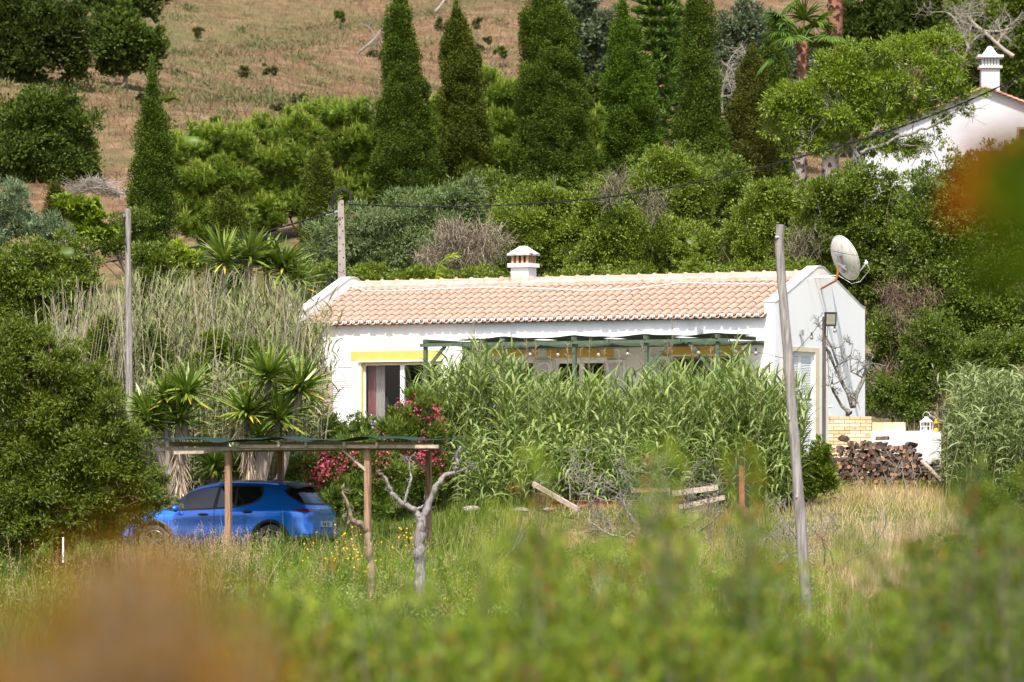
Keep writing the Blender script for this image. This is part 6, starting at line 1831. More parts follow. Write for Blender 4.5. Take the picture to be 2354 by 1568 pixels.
reedbed('reed_bed', 'striped pale giant reeds at the right edge behind the rubble', ('reedstripe', 'reedpale'), [
    (2190, 2420, 128.0, 132.0, 420, [(2150, 860), (2220, 840), (2290, 870), (2353, 850), (2420, 850)], dict(var=60, nl=17, L=.5, w=.022, lean=.09, droop=1.0)),
    (2160, 2420, 126.5, 129.0, 160, [(2150, 940), (2250, 930), (2420, 920)], dict(var=50, nl=14, L=.55, w=.022, lean=.12, droop=1.1)),
], 204)
# flower plumes poking above the front reeds
rng = np.random.default_rng(205); g = G()
for (u, v) in ((1085, 748), (1100, 790), (1225, 800), (1300, 800), (1350, 790), (1540, 745), (1530, 790), (1385, 812), (1690, 775), (1150, 800), (1260, 815), (1330, 812), (1420, 815), (1470, 805), (1585, 805), (1630, 808), (1205, 790)):
    p = P(u + 3, v + 70, 127.6); n = 60; f = rng.random(n)
    pp = p + np.array([.02, 0, 1.0]) * (f * .75)[:, None]; d = norm(rng.normal(size=(n, 3)) * np.array([.5, .5, .2]) + np.array([0, 0, 1.1]))
    blades(g, rng, pp, d, .16, .004, 4, .5, rng.random(n) * .6 + .3)
    g.tube([p - (0, 0, .6), p + (.02, 0, .8)], .005, 4, cap=False)
tag(g.build('reed_plumes', M['drytwig']), 'thin brown reed flower plumes standing above the green reeds', 'reeds', kind='stuff')


# ------------------------------------------------------------------ yuccas
def yucca(label, base_u, Y, heads, seed, skirt=True, trunk_r=.11):
    """heads: (u, v, blade length)"""
    rng = np.random.default_rng(seed)
    b = gz(base_u, Y)
    t = thing('yucca', label, 'yucca', b, group='yuccas around the carport')
    g = G()
    for (u, v, L) in heads:
        c = P(u, v, Y)
        mid = b + (c - b) * .5 + np.array([rng.normal() * .08, 0, .1]); g.tube([b - (0, 0, .1), mid, c - (0, 0, .05)], [trunk_r, trunk_r * .8, trunk_r * .7], 9, jit=.1, rng=rng)
    g.build('trunk', M['bark'], t)
    for (u, v, L) in heads:
        c = P(u, v, Y); n = 120
        d = unit(rng, n * 2); d = d[(d[:, 2] > -.55)][:n]; n = len(d)
        d = norm(d + np.array([0, -.15, .25]))
        g = G(); st = c + d * .05 + np.array([0, 0, .12]) * rng.uniform(-1, 1, n)[:, None]
        low = np.clip(-d[:, 2] + .1, 0, 1)
        tt = np.clip(rng.normal(.38, .2, n), 0, .8); tt = np.where((d[:, 2] < -.05) & (rng.random(n) < .2), 1.0, tt)
        blades(g, rng, st, d, L * (.75 + .4 * rng.random(n)), .033, 5, .10 + .22 * rng.random(n), tt, prof=np.array([.7, 1, .9, .6, .04]))
        g.build('leaf_rosette', M['yucca'], t)
    if skirt:
        u, v, L = heads[0]; c = P(u, v, Y); g = G(); n = 320
        f = rng.random(n) * .8; p = c + (b - c) * f[:, None] * .7 + rng.normal(size=(n, 3)) * .05 - np.array([0, 0, .15])
        d = norm(rng.normal(size=(n, 3)) * np.array([.35, .35, .2]) + np.array([0, -.12, -1.0]))
        blades(g, rng, p, d, .55 * (.7 + .5 * rng.random(n)), .016, 4, .15, rng.random(n)); g.build('dead_leaf_skirt', M['deadleaf'], t)


yucca('yucca left of the carport post with hanging dead leaves over its trunk', 415, 122.6, [(412, 966, .85), (345, 970, .75), (430, 905, .75), (380, 920, .6)], 211)
yucca('many headed yucca above the middle of the carport', 595, 123.2, [(567, 946, .88), (640, 963, .86), (617, 866, .85), (690, 893, .75), (600, 1010, .6)], 212)
yucca('low yucca glimpsed between the carport roof and the blue car', 490, 124.5, [(492, 1071, .75), (545, 1080, .6)], 213, False)
yucca('yucca with upright heads at the right of the back pair beside the roof edge', 655, 134.5, [(650, 615, .85), (680, 655, .75), (610, 600, .7)], 214, False)
yucca('yucca with a full round head at the left of the back pair', 518, 134.0, [(515, 598, .92), (575, 590, .7)], 215, False)
yucca('leafy yucca half hidden at the left corner of the cottage', 700, 126.5, [(690, 935, .75), (672, 870, .6)], 216, False)
yucca('yucca low beside the dark almond tree left of the carport', 345, 123.0, [(345, 985, .5), (330, 940, .45)], 217, False)
# broad drooping leaves along the house corner
reedbed('reed_bed', 'loose green reeds leaning over the left corner of the cottage', ('reedpale', 'reeddry'), [
    (640, 700, 128.5, 132.0, 100, [(640, 700), (675, 760), (700, 860)], dict(var=60, nl=20, L=.34, w=.014, lean=.10, droop=.7))], 218)


# ------------------------------------------------------------------ flowering shrubs
def flowering(name, label, lst, Y, n, seed, flowers, L=.13, w=.013, mat='oleander', nf=170, fmat='pink', base_u=None, fr=.032, lim=None):
    rng = np.random.default_rng(seed); lobes = lobes_from(lst, Y, .8)
    cx = (base_u - UC) / FD * Y; zb_ = float(ht(cx, Y))
    t = thing(name, label, 'shrub', (cx, Y, zb_))
    g = G(); crown(g, rng, lobes, n, L, w, per=22, rc=.16, up=.8, out=.7, core=.55); g.build('foliage', M[mat], t)
    g = G(); limbs(g, rng, (cx, Y, zb_ - .1), lobes, .05, fork=.15); g.build('stems', M['paletwig'], t)
    g = G(); fl = lobes_from(flowers, Y, .8); ar = np.array([r[0] * r[2] for c, r in fl]); ar /= ar.sum()
    for k in range(nf):
        c, r = fl[rng.choice(len(fl), p=ar)]; d = unit(rng, 1)[0]; d[1] = -abs(d[1]); d = norm(d + np.array([0, 0, .2])); p = c + d * r * rng.uniform(.85, 1.05)
        m = rng.integers(3, 11); q = p + rng.normal(size=(m, 3)) * .07
        for e in q:
            nn = norm(d + rng.normal(size=3) * .5); a = norm(np.cross(nn, [0, .3, 1])); b = np.cross(nn, a)
            th = np.arange(5) * 2 * np.pi / 5 + rng.random()
            dirs = np.cos(th)[:, None] * a + np.sin(th)[:, None] * b + nn * .3
            g.diamonds(np.tile(e, (5, 1)), norm(dirs), fr, fr * .36, np.tile(nn, (5, 1)), rng.random(), .6)
    g.build('blossom', M[fmat], t)


flowering('oleander', 'pink flowering oleander against the terrace right of the sliding door', [(960, 955, 60, 50), (920, 1000, 65, 50), (990, 1010, 40, 65), (890, 1050, 70, 45), (980, 1075, 50, 55), (940, 1100, 70, 55)], 126.6, 34000, 221, [(960, 960, 50, 48), (905, 1010, 45, 45), (990, 990, 30, 45), (960, 1050, 60, 50), (1010, 1080, 22, 30)], nf=420, base_u=950, fr=.027)
flowering('oleander', 'lower pink oleander behind the rear of the blue car', [(740, 1080, 70, 50), (800, 1070, 60, 55), (700, 1090, 45, 45), (770, 1130, 70, 50), (865, 1080, 60, 65), (850, 1140, 60, 55), (690, 1140, 40, 40)], 124.2, 32000, 222, [(735, 1080, 60, 45), (810, 1070, 50, 45), (770, 1120, 50, 35), (870, 1080, 40, 50)], nf=330, base_u=780, fr=.027)
flowering('plumbago', 'green shrub with a few pale blue flowers below the white shutter', [(760, 985, 55, 35), (820, 985, 50, 35), (730, 1010, 50, 25), (860, 1000, 40, 35), (800, 1020, 70, 25)], 127.6, 15000, 223, [(760, 985, 55, 35), (820, 990, 50, 35), (730, 1005, 40, 30)], L=.06, w=.014, nf=16, fmat='blueflower', base_u=790)
leafy('garden_shrub', 'green shrub between the reeds and the right pole base', 'shrub', [(1880, 1060, 45, 55), (1850, 1090, 50, 50), (1895, 1110, 40, 40), (1830, 1120, 40, 50)], 125.6, 14000, .08, .018, 'laurel', 224, group='low shrubs in the garden', rc=.16, tb=-.05)
leafy('garden_shrub', 'dark green shrub low at the right side of the dry bank', 'shrub', [(2265, 1150, 50, 45), (2300, 1180, 50, 40), (2245, 1190, 35, 30)], 117, 12000, .07, .012, 'darkbroad', 225, group='low shrubs in the garden', rc=.16, tb=.1)
leafy('garden_shrub', 'dark green shrub cut by the right edge of the dry bank', 'shrub', [(2350, 1120, 45, 50), (2370, 1190, 60, 60)], 116, 9000, .07, .012, 'darkbroad', 226, group='low shrubs in the garden', rc=.16)
leafy('garden_shrub', 'bushy green shrub below the dry straw bank at right', 'shrub', [(2200, 1250, 60, 35), (2290, 1260, 70, 45), (2120, 1270, 50, 25)], 110, 12000, .07, .012, 'laurel', 227, group='low shrubs in the garden', rc=.16)
leafy('almond_tree', 'dense dark almond tree filling the left side beside the carport', 'tree', [(30, 790, 90, 60), (100, 830, 90, 60), (170, 870, 90, 60), (30, 900, 100, 90), (120, 960, 110, 90), (220, 930, 80, 60), (270, 1000, 80, 60), (290, 1060, 75, 55), (190, 1050, 110, 80), (60, 1050, 110, 90), (130, 1130, 120, 80), (20, 1160, 100, 90), (240, 1130, 90, 70), (310, 1130, 60, 60), (100, 1210, 110, 60), (10, 1240, 90, 50), (210, 1200, 80, 45)], 113, 150000, .10, .0125, 'almond', 231, base_uv=130, rc=.16, per=15, up=.1, rnd=1.0, trunk='redbark', r0=.12, core=.72)
leafy('almond_tree', 'leafy almond branch mass reaching over the bonnet of the car', 'tree', [(330, 1130, 60, 40), (380, 1150, 40, 22), (270, 1170, 70, 40), (350, 1095, 40, 30), (240, 1215, 70, 35), (330, 1190, 35, 22)], 114.8, 15000, .10, .011, 'almond', 232, rc=.15, per=18, up=0, rnd=1.0, core=0, r0=.05, base_uv=270)


# ------------------------------------------------------------------ dead trees, beams and debris in the yard
def dead(name, label, seqs, mat, Y, seed, twigs=0):
    rng = np.random.default_rng(seed)
    b = P(*seqs[0][0][0], Y)
    t = thing(name, label, 'tree', b, group='bleached dead trees in the meadow' if 'stump' in name else None)
    for k, (pts, r0, r1) in enumerate(seqs):
        p = np.array([P(u, v, Y) for u, v in pts]); n = len(p); m = n * 5
        x = np.linspace(0, n - 1, m); q = np.stack([np.interp(x, np.arange(n), p[:, i]) for i in range(3)], 1)
        q[1:-1] += rng.normal(size=(m - 2, 3)) * r0 * .12; q[:, 1] += np.cumsum(rng.normal(size=m)) * .012
        g = G(); g.tube(q, np.linspace(r0, r1, m) * (1 + rng.normal(size=m) * .06), 10, jit=.14, rng=rng)
        for _ in range(twigs):
            i = rng.integers(m // 2, m); o = []; branch(rng, q[i], norm(rng.normal(size=3)), .15, .008, 1, o, gnarl=.5)
            for a, c in o: g.tube(a, np.maximum(c, .003), 4, cap=False)
        g.build('trunk' if k == 0 else 'limb', M[mat], t)
    return t


dead('dead_tree', 'bleached dead tree forked in a V with three bare limbs', [
    ([(973, 1412), (966, 1340), (962, 1280), (968, 1215), (970, 1185)], .115, .085),
    ([(966, 1195), (955, 1172), (925, 1160), (900, 1130), (885, 1100), (876, 1088)], .065, .018),
    ([(972, 1190), (985, 1160), (1000, 1120), (1020, 1095), (1045, 1085), (1052, 1068), (1050, 1045), (1058, 1025)], .068, .016),
    ([(928, 1160), (938, 1125), (945, 1100), (940, 1075), (942, 1052)], .03, .008),
    ([(955, 1172), (970, 1165), (985, 1155)], .03, .012), ([(1048, 1086), (1070, 1078), (1088, 1066)], .022, .006)], 'deadwood', 102.5, 241, 6)
dead('dead_tree', 'thinner brownish dead tree curving left of the forked one', [
    ([(854, 1392), (852, 1310), (848, 1270), (845, 1230), (830, 1205), (808, 1195)], .075, .05),
    ([(808, 1195), (803, 1172), (796, 1150), (785, 1125), (792, 1110)], .04, .010), ([(808, 1196), (800, 1205), (804, 1180)], .03, .015)], 'browndead', 104, 242, 5)
# lichen covered bare shrub before the reeds
rng = np.random.default_rng(243)
b = gz(1460, 119.8); st = []
for k in range(15):
    a = rng.uniform(-1.6, 1.4); st.append((P(1480 + rng.normal() * 30, 1245, 119.8), norm(np.array([a * 1.3, rng.normal() * .5, .65])), rng.uniform(1.0, 1.9), .030, 4))
bare('bare_shrub', 'sprawling bare shrub crusted with grey lichen in front of the rusty beam', 'shrub', st, 'lichenbark', 243, b, kids=3, gnarl=.6, ratio=.6)
b = gz(1850, 113); st = [(P(1850 + k * 22, 1300, 113), norm(np.array([rng.normal() * .8, rng.normal() * .3, .9])), 1.1, .02, 3) for k in range(-4, 5)]
bare('bare_shrub', 'thin bare twiggy shrub around the foot of the leaning pole', 'shrub', st, 'paletwig', 244, b, kids=3, gnarl=.5)
b = gz(2060, 121); st = [(P(2060 + k * 25, 1150, 121), norm(np.array([rng.normal() * .5, 0, .9])), .9, .010, 2) for k in range(-2, 3)]
bare('bare_shrub', 'spindly dry weed stalks on the bank below the firewood', 'shrub', st, 'paletwig', 245, b, kids=2, gnarl=.2)
b = gz(1350, 119); st = [(P(1350 + k * 40, 1150, 121), norm(np.array([rng.normal() * .9, 0, .6])), .9, .014, 3) for k in range(-2, 3)]
bare('bare_shrub', 'low tangle of grey twigs left of the lichen crusted shrub', 'shrub', st, 'paletwig', 246, b, kids=3, gnarl=.6)
g = G(); a, c = P(1215, 1152, 124.4), P(1580, 1150, 123.6)
g.beam(a, c, .10, .02); g.beam(a + (0, 0, -.07), c + (0, 0, -.07), .012, .14); g.beam(a + (0, 0, -.14), c + (0, 0, -.14), .10, .02)
tag(g.build('steel_beam', M['rust']), 'long rusty steel beam lying in front of the reeds', 'beam')
for k, (p, q, w, lab, mt) in enumerate(((P(1225, 1112, 123.6), P(1330, 1172, 122.6), .10, 'pale plank leaning across the left end of the rusty beam', 'palewood'), (P(1545, 1135, 123.2), P(1650, 1120, 123.2), .12, 'short pale plank lying on the right end of the rusty beam', 'palewood'), (P(1560, 1166, 122.4), P(1665, 1143, 122.6), .10, 'pale plank lying in the straw below the right end of the rusty beam', 'palewood'), (P(1450, 1128, 123.4), P(1540, 1126, 123.4), .09, 'brown board resting on the middle of the rusty beam', 'brownwood'))):
    g = G(); g.beam(p, q, .05, w); tag(g.build('plank', M[mt]), lab, 'plank', 'scrap planks by the rusty beam')
g = G(); g.beam(P(1706, 1250, 120), P(1703, 1072, 120), .10, .10, up=(0, 1, 0)); tag(g.build('rusty_post', M['rust']), 'short rusty brown post standing before the right part of the reeds', 'post')
for k, (u, v, Y, r, lab) in enumerate(((1085, 1172, 123.8, .22, 'flat pale rock right of the forked dead tree'), (1140, 1175, 123.8, .10, 'pale rock between the flat rock and the reeds'), (1195, 1174, 123.8, .18, 'low pale rock at the foot of the reeds'), (825, 1275, 117.5, .24, 'pale boulder in the grass behind the thinner dead tree'), (1260, 1172, 123.8, .13, 'small rock near the left end of the rusty beam'))):
    g = G(); g.blob(P(u, v, Y), (r, r * .7, r * .4), np.random.default_rng(260 + k), 11, 7, .2, .35, smooth=False); tag(g.build('rock', M['stone']), lab, 'rock', 'pale rocks in the garden')
rng = np.random.default_rng(249)
g = G(); p = P(1110, 1325, 111); o = []; branch(rng, p, norm(np.array([1, 0, .65])), 1.2, .03, 1, o, gnarl=.2, kids=2)
for a, c in o: g.tube(a, c, 7, jit=.1, rng=rng)
tag(g.build('fallen_branch', M['deadwood']), 'grey fallen branch in the meadow right of the forked dead tree', 'branch')
g = G(); p = P(145, 1235, 112); g.tube([p, p - (0, 0, .5)], .02, 6); tag(g.build('marker_stick', M['white']), 'short white stick in the grass under the dark almond tree', 'stick')

# ------------------------------------------------------------------ meadow
rng = np.random.default_rng(301)


NT = np.random.default_rng(77).random((257, 257))


def vnoise(x, y, s, k):
    """smooth random value noise, two octaves, about -1..1"""
    out = 0
    for o, a in ((1, .65), (2.7, .35)):
        X = (np.asarray(x) * s * o / 2 + k * 17.3) % 256; Y = (np.asarray(y) * s * o / 2 + k * 31.7) % 256
        i, j = X.astype(int), Y.astype(int); f, h = X - i, Y - j; f = f * f * (3 - 2 * f); h = h * h * (3 - 2 * h)
        v = NT[i, j] * (1 - f) * (1 - h) + NT[i + 1, j] * f * (1 - h) + NT[i, j + 1] * (1 - f) * h + NT[i + 1, j + 1] * f * h
        out = out + a * (v * 2 - 1) * 1.6
    return out


def meadow(n, Y0, Y1, h0, h1, w, K=4, dry=0.0, seed=0, mat='grass', sel=None, label='', name='meadow_grass', droop=.5, wide=1.08):
    rng = np.random.default_rng(seed)
    Y = np.sqrt(rng.uniform(Y0 ** 2, Y1 ** 2, n)); u = rng.uniform(-120, 2470, n)
    x = (u - UC) / FD * Y * wide; z = ht(x, Y) - .03
    nz = vnoise(x, Y, .45, seed * .7) ; nz2 = vnoise(x, Y, 1.7, seed + 1.3)
    keep = np.ones(n, bool)
    if sel is not None: keep = sel(u, (VH - z / Y * FD), x, Y, nz, rng)
    x, Y, z, nz, nz2, u = x[keep], Y[keep], z[keep], nz[keep], nz2[keep], u[keep]; n = len(x)
    v = VH - z / Y * FD
    h = rng.uniform(h0, h1, n) * np.clip(1 + .45 * nz2 + .3 * nz, .25, 2) * np.where((Y < 116) & (u < 1500), 1.5, 1.0)
    d = norm(rng.normal(size=(n, 3)) * np.array([.28, .28, 0]) + np.array([.05, 0, 1.0]))
    ridge = np.exp(-((u - 2040) / 170) ** 2) * (v > 1130) * (v < 1400)
    mid = np.exp(-((u - 1550) / 420) ** 2) * (v > 1150) * (v < 1330) * .35
    nz3 = vnoise(x + 3, Y * .6, 5.1, seed + 4.0)
    t = np.clip(.33 + dry - .20 * (u < 1150) - .07 * (u < 1800) + .22 * nz + .16 * nz2 + .16 * nz3 + .5 * ridge + mid + rng.normal(size=n) * .16, 0, 1)
    g = G(); blades(g, rng, np.stack([x, Y, z], 1), d, h, w * (.6 + .8 * rng.random(n)), K, droop * rng.random(n) * 1.6, t)
    return tag(g.build(name, M[mat]), label, 'grass', kind='stuff')


def occ(u, v, x, Y, nz, rng):                    # nothing grows inside the cottage or under the car body
    e = np.stack([x, Y], 1) - OH[:2]; a = e @ EX[:2]; b = e @ EY[:2]
    ok = ~((a > -.4) & (a < W_ + .1) & (b > -2.75) & (b < D_))
    c = np.stack([x, Y], 1) - org[:2]; f = c @ CF[:2]; l = c @ CL[:2]
    return ok & ~((f > .05) & (f < 4.5) & (np.abs(l) < .93))


meadow(170000, 104, 131, .08, .27, .007, 4, 0.03, 1, sel=occ, label='green and yellowing meadow grass around the car and dead trees')
meadow(60000, 88, 104, .12, .34, .008, 4, -.02, 2, sel=occ, label='greener meadow grass in front of the dead trees')
meadow(26000, 60, 88, .15, .4, .009, 4, 0.0, 3, label='near meadow grass lower in the view')
meadow(26000, 107, 125, .30, .65, .006, 5, 0, 4, mat='grass', name='tall_grass', sel=lambda u, v, x, Y, nz, rng: occ(u, v, x, Y, nz, rng) & ((u > 520) & (u < 1200) & (rng.random(len(u)) < .9) | (rng.random(len(u)) < .12)), label='tall green grass blades around the blue car')
meadow(26000, 104, 121, .45, .85, .005, 5, 0, 5, mat='strawgrass', name='straw_grass', droop=.3, sel=lambda u, v, x, Y, nz, rng: (np.abs(u - 2060 + (v - 1200) * .2) < 130 + 30 * rng.normal(size=len(u))) & (v > 1150), label='tall standing straw on the dry bank below the firewood')
meadow(40000, 110, 130, .06, .22, .006, 3, 0, 6, mat='strawgrass', name='straw_litter', droop=1.4, sel=lambda u, v, x, Y, nz, rng: occ(u, v, x, Y, nz, rng) & ((u > 1050)) & (rng.random(len(u)) < np.clip(.35 + nz * .6 + (np.abs(u - 2030) < 230) * .5, 0, 1)), label='short dry straw and cut litter in front of the reeds and firewood')
meadow(9000, 131, 141, .3, .8, .006, 5, 0, 7, mat='strawgrass', name='straw_grass', sel=lambda u, v, x, Y, nz, rng: (u > 1990) & (u < 2200) & occ(u, v, x, Y, nz, rng), label='dry golden grass behind the brick planter beside the gable')
# leafy weeds growing through the meadow
rng = np.random.default_rng(309); g = G()
for k in range(420):
    Y = rng.uniform(92, 117); u = rng.uniform(-30, 2400) if k % 2 else rng.uniform(560, 1500)
    if 1900 < u < 2180 and rng.random() < .8: continue
    x = (u - UC) / FD * Y
    if not occ(np.array([u]), None, np.array([x]), np.array([Y]), None, rng)[0]: continue
    c = np.array([x, Y, float(ht(x, Y)) + .12]); m = 130; rr = rng.uniform(.15, .42)
    p = c + rng.normal(size=(m, 3)) * np.array([rr, rr, .10]) * .7; p[:, 2] += rng.random(m) ** 1.5 * rng.uniform(.15, .55)
    g.diamonds(p, norm(rng.normal(size=(m, 3)) + np.array([0, 0, .9])), .07 * (.6 + .8 * rng.random(m)), .012, unit(rng, m), np.clip(rng.random() * .5 + .6 * rng.random(m), 0, 1))
tag(g.build('meadow_weeds', M['limeweed']), 'low leafy green weeds growing through the meadow grass', 'weeds', kind='stuff')
# hillside tufts
rng = np.random.default_rng(310)
n = 220000; Y = np.sqrt(rng.uniform(172 ** 2, 345 ** 2, n)); u = rng.uniform(-150, 2500, n); x = (u - UC) / FD * Y; z = ht(x, Y) - .05
nz = vnoise(x, Y, .13, 2.0); nz2 = vnoise(x, Y, .5, 5.0)
gr = np.exp(-((u - 620) / 330) ** 2) * np.exp(-(((VH - z / Y * FD) - 190) / 70) ** 2)
t_ = np.clip(.62 + .2 * nz + .16 * nz2 - .5 * gr + rng.normal(size=n) * .14, 0, 1)
g = G(); blades(g, rng, np.stack([x, Y, z], 1), norm(rng.normal(size=(n, 3)) * np.array([.5, .5, 0]) + np.array([0, 0, .8])), rng.uniform(.18, .45, n) * (1 + .4 * nz2), .011, 3, .5, t_)
tag(g.build('hill_grass', M['hillgrass']), 'dry brownish grass covering the hillside with a faded green patch', 'grass', kind='stuff')


# low scrub and darker weed patches on the hill
rng = np.random.default_rng(311); g = G()
for k in range(420):
    Y = math.sqrt(rng.uniform(178 ** 2, 330 ** 2)); u = rng.uniform(-100, 1250) if k % 3 else rng.normal(640, 200)
    x = (u - UC) / FD * Y; z = float(ht(x, Y)); v = VH - z / Y * FD
    if k % 3 == 0 and not 90 < v < 290: continue
    m = int(rng.uniform(20, 90)); rr = rng.uniform(.15, .8) * (1.3 if k % 3 == 0 else .8)
    p = np.array([x, Y, z]) + rng.normal(size=(m, 3)) * np.array([rr, rr, .03]); p[:, 2] = ht(p[:, 0], p[:, 1]) + rng.random(m) * .18
    g.diamonds(p, norm(rng.normal(size=(m, 3)) * .6 + np.array([0, 0, 1.0])), .22 * (.5 + .9 * rng.random(m)), .028, unit(rng, m), np.clip(rng.random() * .4 + .5 * rng.random(m) + .1 * (k % 3 > 0), 0, 1))
tag(g.build('hill_scrub', M['hillscrub']), 'low faded green scrub patches scattered over the dry hillside', 'scrub', kind='stuff')


# wild oats with hanging spikelets
def oats(n, sel, Yr, seed, label, mat='strawgrass', hh=(.6, .95)):
    rng = np.random.default_rng(seed); Y = rng.uniform(*Yr, n); u = sel(rng, n); x = (u - UC) / FD * Y; z = ht(x, Y)
    k = occ(u, None, x, Y, None, rng); Y, u, x, z = Y[k], u[k], x[k], z[k]; n = len(u)
    g = G(); h = rng.uniform(*hh, n); b = np.stack([x, Y, z], 1); d = norm(rng.normal(size=(n, 3)) * np.array([.12, .12, 0]) + np.array([.03, 0, 1.0]))
    K = 6; C = b[:, None, :] + d[:, None, :] * (h[:, None] * np.linspace(0, 1, K))[:, :, None]; C[:, :, 0] += (rng.normal(size=n) * .08)[:, None] * np.linspace(0, 1, K) ** 2
    for ax in (0, 1):
        W = np.zeros((n, K, 3)); W[:, :, ax] = .0028; g.strips(C, W, rng.random(n) * .6)
    m = 16; ci = np.repeat(np.arange(n), m); f = rng.uniform(.62, 1.0, n * m); i = f * (K - 1); i0 = np.clip(i.astype(int), 0, K - 2); fr = (i - i0)[:, None]
    p = C[ci, i0] * (1 - fr) + C[ci, i0 + 1] * fr
    off = rng.normal(size=(n * m, 3)) * np.array([.045, .045, .02])
    dd = norm(rng.normal(size=(n * m, 3)) * .4 + np.array([0, 0, -.9]) + off * 6)
    g.diamonds(p + off, dd, .030, .0055, unit(rng, n * m), .4 + .6 * rng.random(n * m), .4)
    tag(g.build('wild_oats', M[mat]), label, 'grass', kind='stuff')


oats(380, lambda r, n: np.where(r.random(n) < .8, r.uniform(250, 570, n), r.uniform(560, 1000, n)), (108, 115.5), 321, 'straw coloured wild oats standing before the blue car')
oats(700, lambda r, n: r.uniform(-40, 2400, n), (95, 118), 322, 'scattered wild oats across the meadow')
oats(380, lambda r, n: r.uniform(1450, 2400, n), (110, 120), 323, 'thin wild oats on the dry bank at right')
rng = np.random.default_rng(330); g = G()
for k in range(66):
    if k < 40: u, v = rng.normal(800, 45), rng.normal(1265, 28)
    elif k < 52: u, v = rng.normal(930, 15), rng.normal(1225, 18)
    else: u, v = rng.uniform(680, 1000), rng.uniform(1230, 1330)
    Y = 104 + rng.uniform(-3, 3); e = P(u, v, Y); nn = norm(np.array([0, -1, .6]) + rng.normal(size=3) * .3); a = norm(np.cross(nn, [0, .3, 1])); b = np.cross(nn, a); th = np.arange(6) * np.pi / 3
    g.diamonds(np.tile(e, (6, 1)), norm(np.cos(th)[:, None] * a + np.sin(th)[:, None] * b + nn * .2), .017, .007, np.tile(nn, (6, 1)), rng.random(), .6)
    g.tube([e, e - (0, 0, .2)], .0015, 3, cap=False)
tag(g.build('yellow_wildflowers', M['yellowflower']), 'small yellow wildflowers scattered around the dead trees', 'flowers', kind='stuff')


# ------------------------------------------------------------------ out of focus shrubs close to the camera
def near_shrub(label, sprays, Y, seed, mat='nearbush', L=.070, w=.0105, n=1, redtips=0.0, dy=1.2, base_v=1750, from_side=False):
    """sprays: (u_base, u_tip, v_tip, spread px, leaves)"""
    rng = np.random.default_rng(seed)
    cu_ = np.mean([s[0] for s in sprays]); b = P(cu_, base_v, Y); b[2] = -2.3
    t = thing('near_shrub', label, 'shrub', b, group='blurred shrubs close to the camera')
    g, gs, gr = G(), G(), G()
    for (ub, ut, vt, sp, nl) in sprays:
        Ys = Y + rng.uniform(-dy, dy)
        root = P(ub, vt + 60, Ys) if from_side else np.array([(ub - UC) / FD * Ys, Ys, -2.2]); tip = P(ut, vt, Ys)
        nst = max(1 if nl < 120 else 2, nl // 90)
        for k in range(nst):
            tp_ = tip + np.array([rng.normal() * sp / FD * Ys, rng.normal() * .15, -abs(rng.normal()) * sp * .9 / FD * Ys])
            mid = (root + tp_) / 2 + rng.normal(size=3) * .05
            uu = np.linspace(0, 1, 12)[:, None]; q = (1 - uu) ** 2 * root + 2 * uu * (1 - uu) * mid + uu ** 2 * tp_
            gs.tube(q, np.linspace(.007, .002, 12), 4, cap=False)
            m = nl // nst; f = 1 - rng.random(m) ** 1.1 * (.16 if from_side else .55); i = f * 11; i0 = np.clip(i.astype(int), 0, 10); fr = (i - i0)[:, None]
            side = rng.normal(size=(m, 3)) * np.array([1, 1, .6]); off = norm(side) * (rng.random(m) * (1.1 - f) * (.14 if from_side else .55) + .015)[:, None]
            p = q[i0] * (1 - fr) + q[i0 + 1] * fr + off
            d = norm(norm(side) * .5 + np.array([0, 0, .75]) + rng.normal(size=(m, 3)) * .3)
            red = (rng.random(m) < redtips * (f > .85)) | (rng.random(m) < redtips * .04)
            tt = np.clip(.25 + .5 * rng.random() * np.ones(m) + .3 * rng.normal(size=m) * .6, 0, 1)
            nr = norm(rng.normal(size=(m, 3)) + np.array([0, -.3, .8]))
            g.diamonds(p[~red], d[~red], L * (.7 + .6 * rng.random((~red).sum())), w, nr[~red], tt[~red], .5)
            if red.any(): gr.diamonds(p[red], d[red], L * .8, w, nr[red], rng.random(red.sum()), .5)
    g.build('foliage', M[mat], t); gs.build('stems', M['bark'], t)
    if gr.n: gr.build('young_leaves', M['redleaf'], t)
    return t


near_shrub('blurred green shrub along the bottom edge left of centre', [(560, 560, 1428, 90, 350), (700, 690, 1364, 90, 365), (820, 830, 1361, 80, 503), (950, 960, 1464, 80, 3290), (640, 640, 1499, 90, 2132), (780, 780, 1476, 90, 2620), (900, 900, 1450, 90, 2132), (1000, 1010, 1474, 90, 3729), (540, 540, 1555, 90, 3442), (700, 700, 1573, 110, 2779)], 25, 401, redtips=.10)
near_shrub('blurred bright green shrub at the bottom centre with tall reddish sprays', [(1250, 1235, 1040, 26, 321), (1240, 1240, 1200, 40, 668), (1240, 1240, 1300, 60, 204), (1100, 1080, 1398, 70, 846), (1200, 1190, 1446, 70, 1361), (1330, 1330, 1385, 80, 991), (1060, 1050, 1463, 90, 2180), (1180, 1200, 1480, 90, 2363), (1330, 1330, 1526, 90, 4873), (1250, 1250, 1557, 130, 3136)], 23, 402, redtips=.10, mat='nearbright')
near_shrub('blurred shrub at the bottom right of centre with an orange tipped tall spray', [(1530, 1512, 1030, 26, 410), (1520, 1515, 1150, 30, 520), (1520, 1520, 1320, 45, 139), (1450, 1440, 1403, 70, 890), (1560, 1560, 1320, 70, 218), (1440, 1440, 1472, 90, 2855), (1570, 1570, 1434, 90, 2041), (1700, 1690, 1426, 70, 408), (1500, 1500, 1497, 130, 4220)], 23, 403, redtips=.10, mat='nearbright')
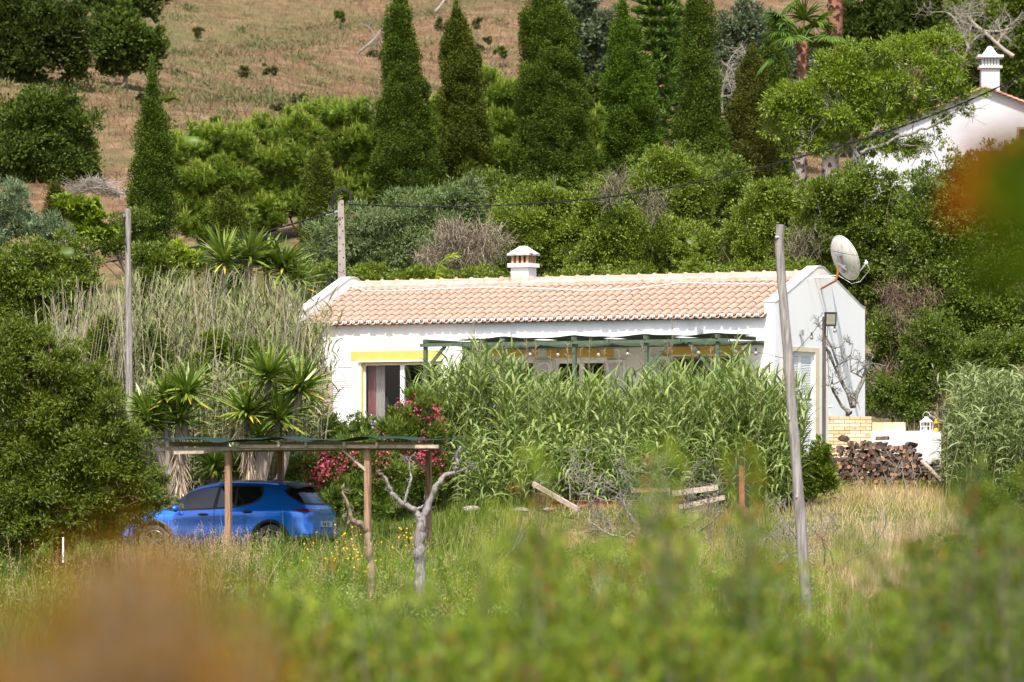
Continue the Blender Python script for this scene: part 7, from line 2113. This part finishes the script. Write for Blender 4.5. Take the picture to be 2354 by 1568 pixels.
near_shrub('blurred shrub before the leaning pole with a rusty tall spray', [(1740, 1715, 1030, 26, 352), (1730, 1720, 1160, 35, 520), (1800, 1800, 1318, 70, 203), (1720, 1720, 1450, 90, 2620), (1840, 1850, 1492, 90, 2389), (1900, 1910, 1366, 60, 263), (1780, 1780, 1556, 130, 3053)], 24, 404, redtips=.13)
near_shrub('blurred deep green shrub filling the bottom right corner', [(2050, 2050, 1325, 90, 352), (2160, 2150, 1247, 90, 1625), (2280, 2270, 1230, 90, 2231), (2370, 2370, 1230, 70, 1858), (1990, 2000, 1493, 90, 2119), (2110, 2120, 1411, 100, 1041), (2240, 2250, 1434, 100, 3799), (2360, 2350, 1368, 100, 856), (1950, 1950, 1500, 100, 2615), (2200, 2200, 1477, 150, 5730)], 27, 405, redtips=.10)
near_shrub('blurred sparse sprays rising over the dry bank at right', [(2200, 2230, 1080, 26, 488), (2140, 2130, 1180, 50, 445), (2300, 2310, 1120, 60, 668)], 22, 406, redtips=.1)
near_shrub('thin blurred yellow green sprays spread over the meadow left of centre', [(u_, u_, v_, 75, 420) for u_, v_ in ((600, 1300), (680, 1260), (770, 1290), (860, 1310), (950, 1320), (1050, 1270), (560, 1360))], 25, 410, mat='nearbright', redtips=.06, dy=2.0)
near_shrub('thin blurred yellow green sprays spread over the meadow right of centre', [(u_, u_, v_, 75, 420) for u_, v_ in ((1130, 1250), (1320, 1220), (1400, 1250), (1480, 1230), (1620, 1240), (1680, 1230), (1780, 1240), (1950, 1260), (2080, 1230), (2330, 1150))], 24, 411, mat='nearbright', redtips=.10, dy=2.0)
near_shrub('blurred rust brown shoots in the lower left corner close to the lens', [(40, 60, 1410, 110, 1700), (180, 170, 1310, 90, 1600), (300, 290, 1235, 70, 1500), (400, 400, 1290, 80, 1400), (500, 490, 1380, 80, 900), (250, 250, 1390, 120, 3200), (120, 120, 1480, 120, 3000), (420, 430, 1450, 110, 2400), (540, 530, 1500, 90, 1000), (260, 260, 1500, 170, 4500)], 7.0, 407, mat='rustleaf', L=.024, w=.006, dy=.8)
near_shrub('very blurred sprig with a rust red tip at the right edge close to the lens', [(2700, 2240, 385, 10, 240), (2700, 2255, 425, 18, 330), (2700, 2240, 460, 14, 200)], 8.0, 408, mat='fierytip', L=.024, w=.008, dy=.05, from_side=True)
near_shrub('very blurred green sprig at the right edge close to the lens', [(2700, 2320, 370, 35, 260), (2700, 2345, 480, 50, 300), (2700, 2350, 600, 60, 260)], 7.0, 409, mat='darksprig', L=.024, w=.007, dy=.1, from_side=True)
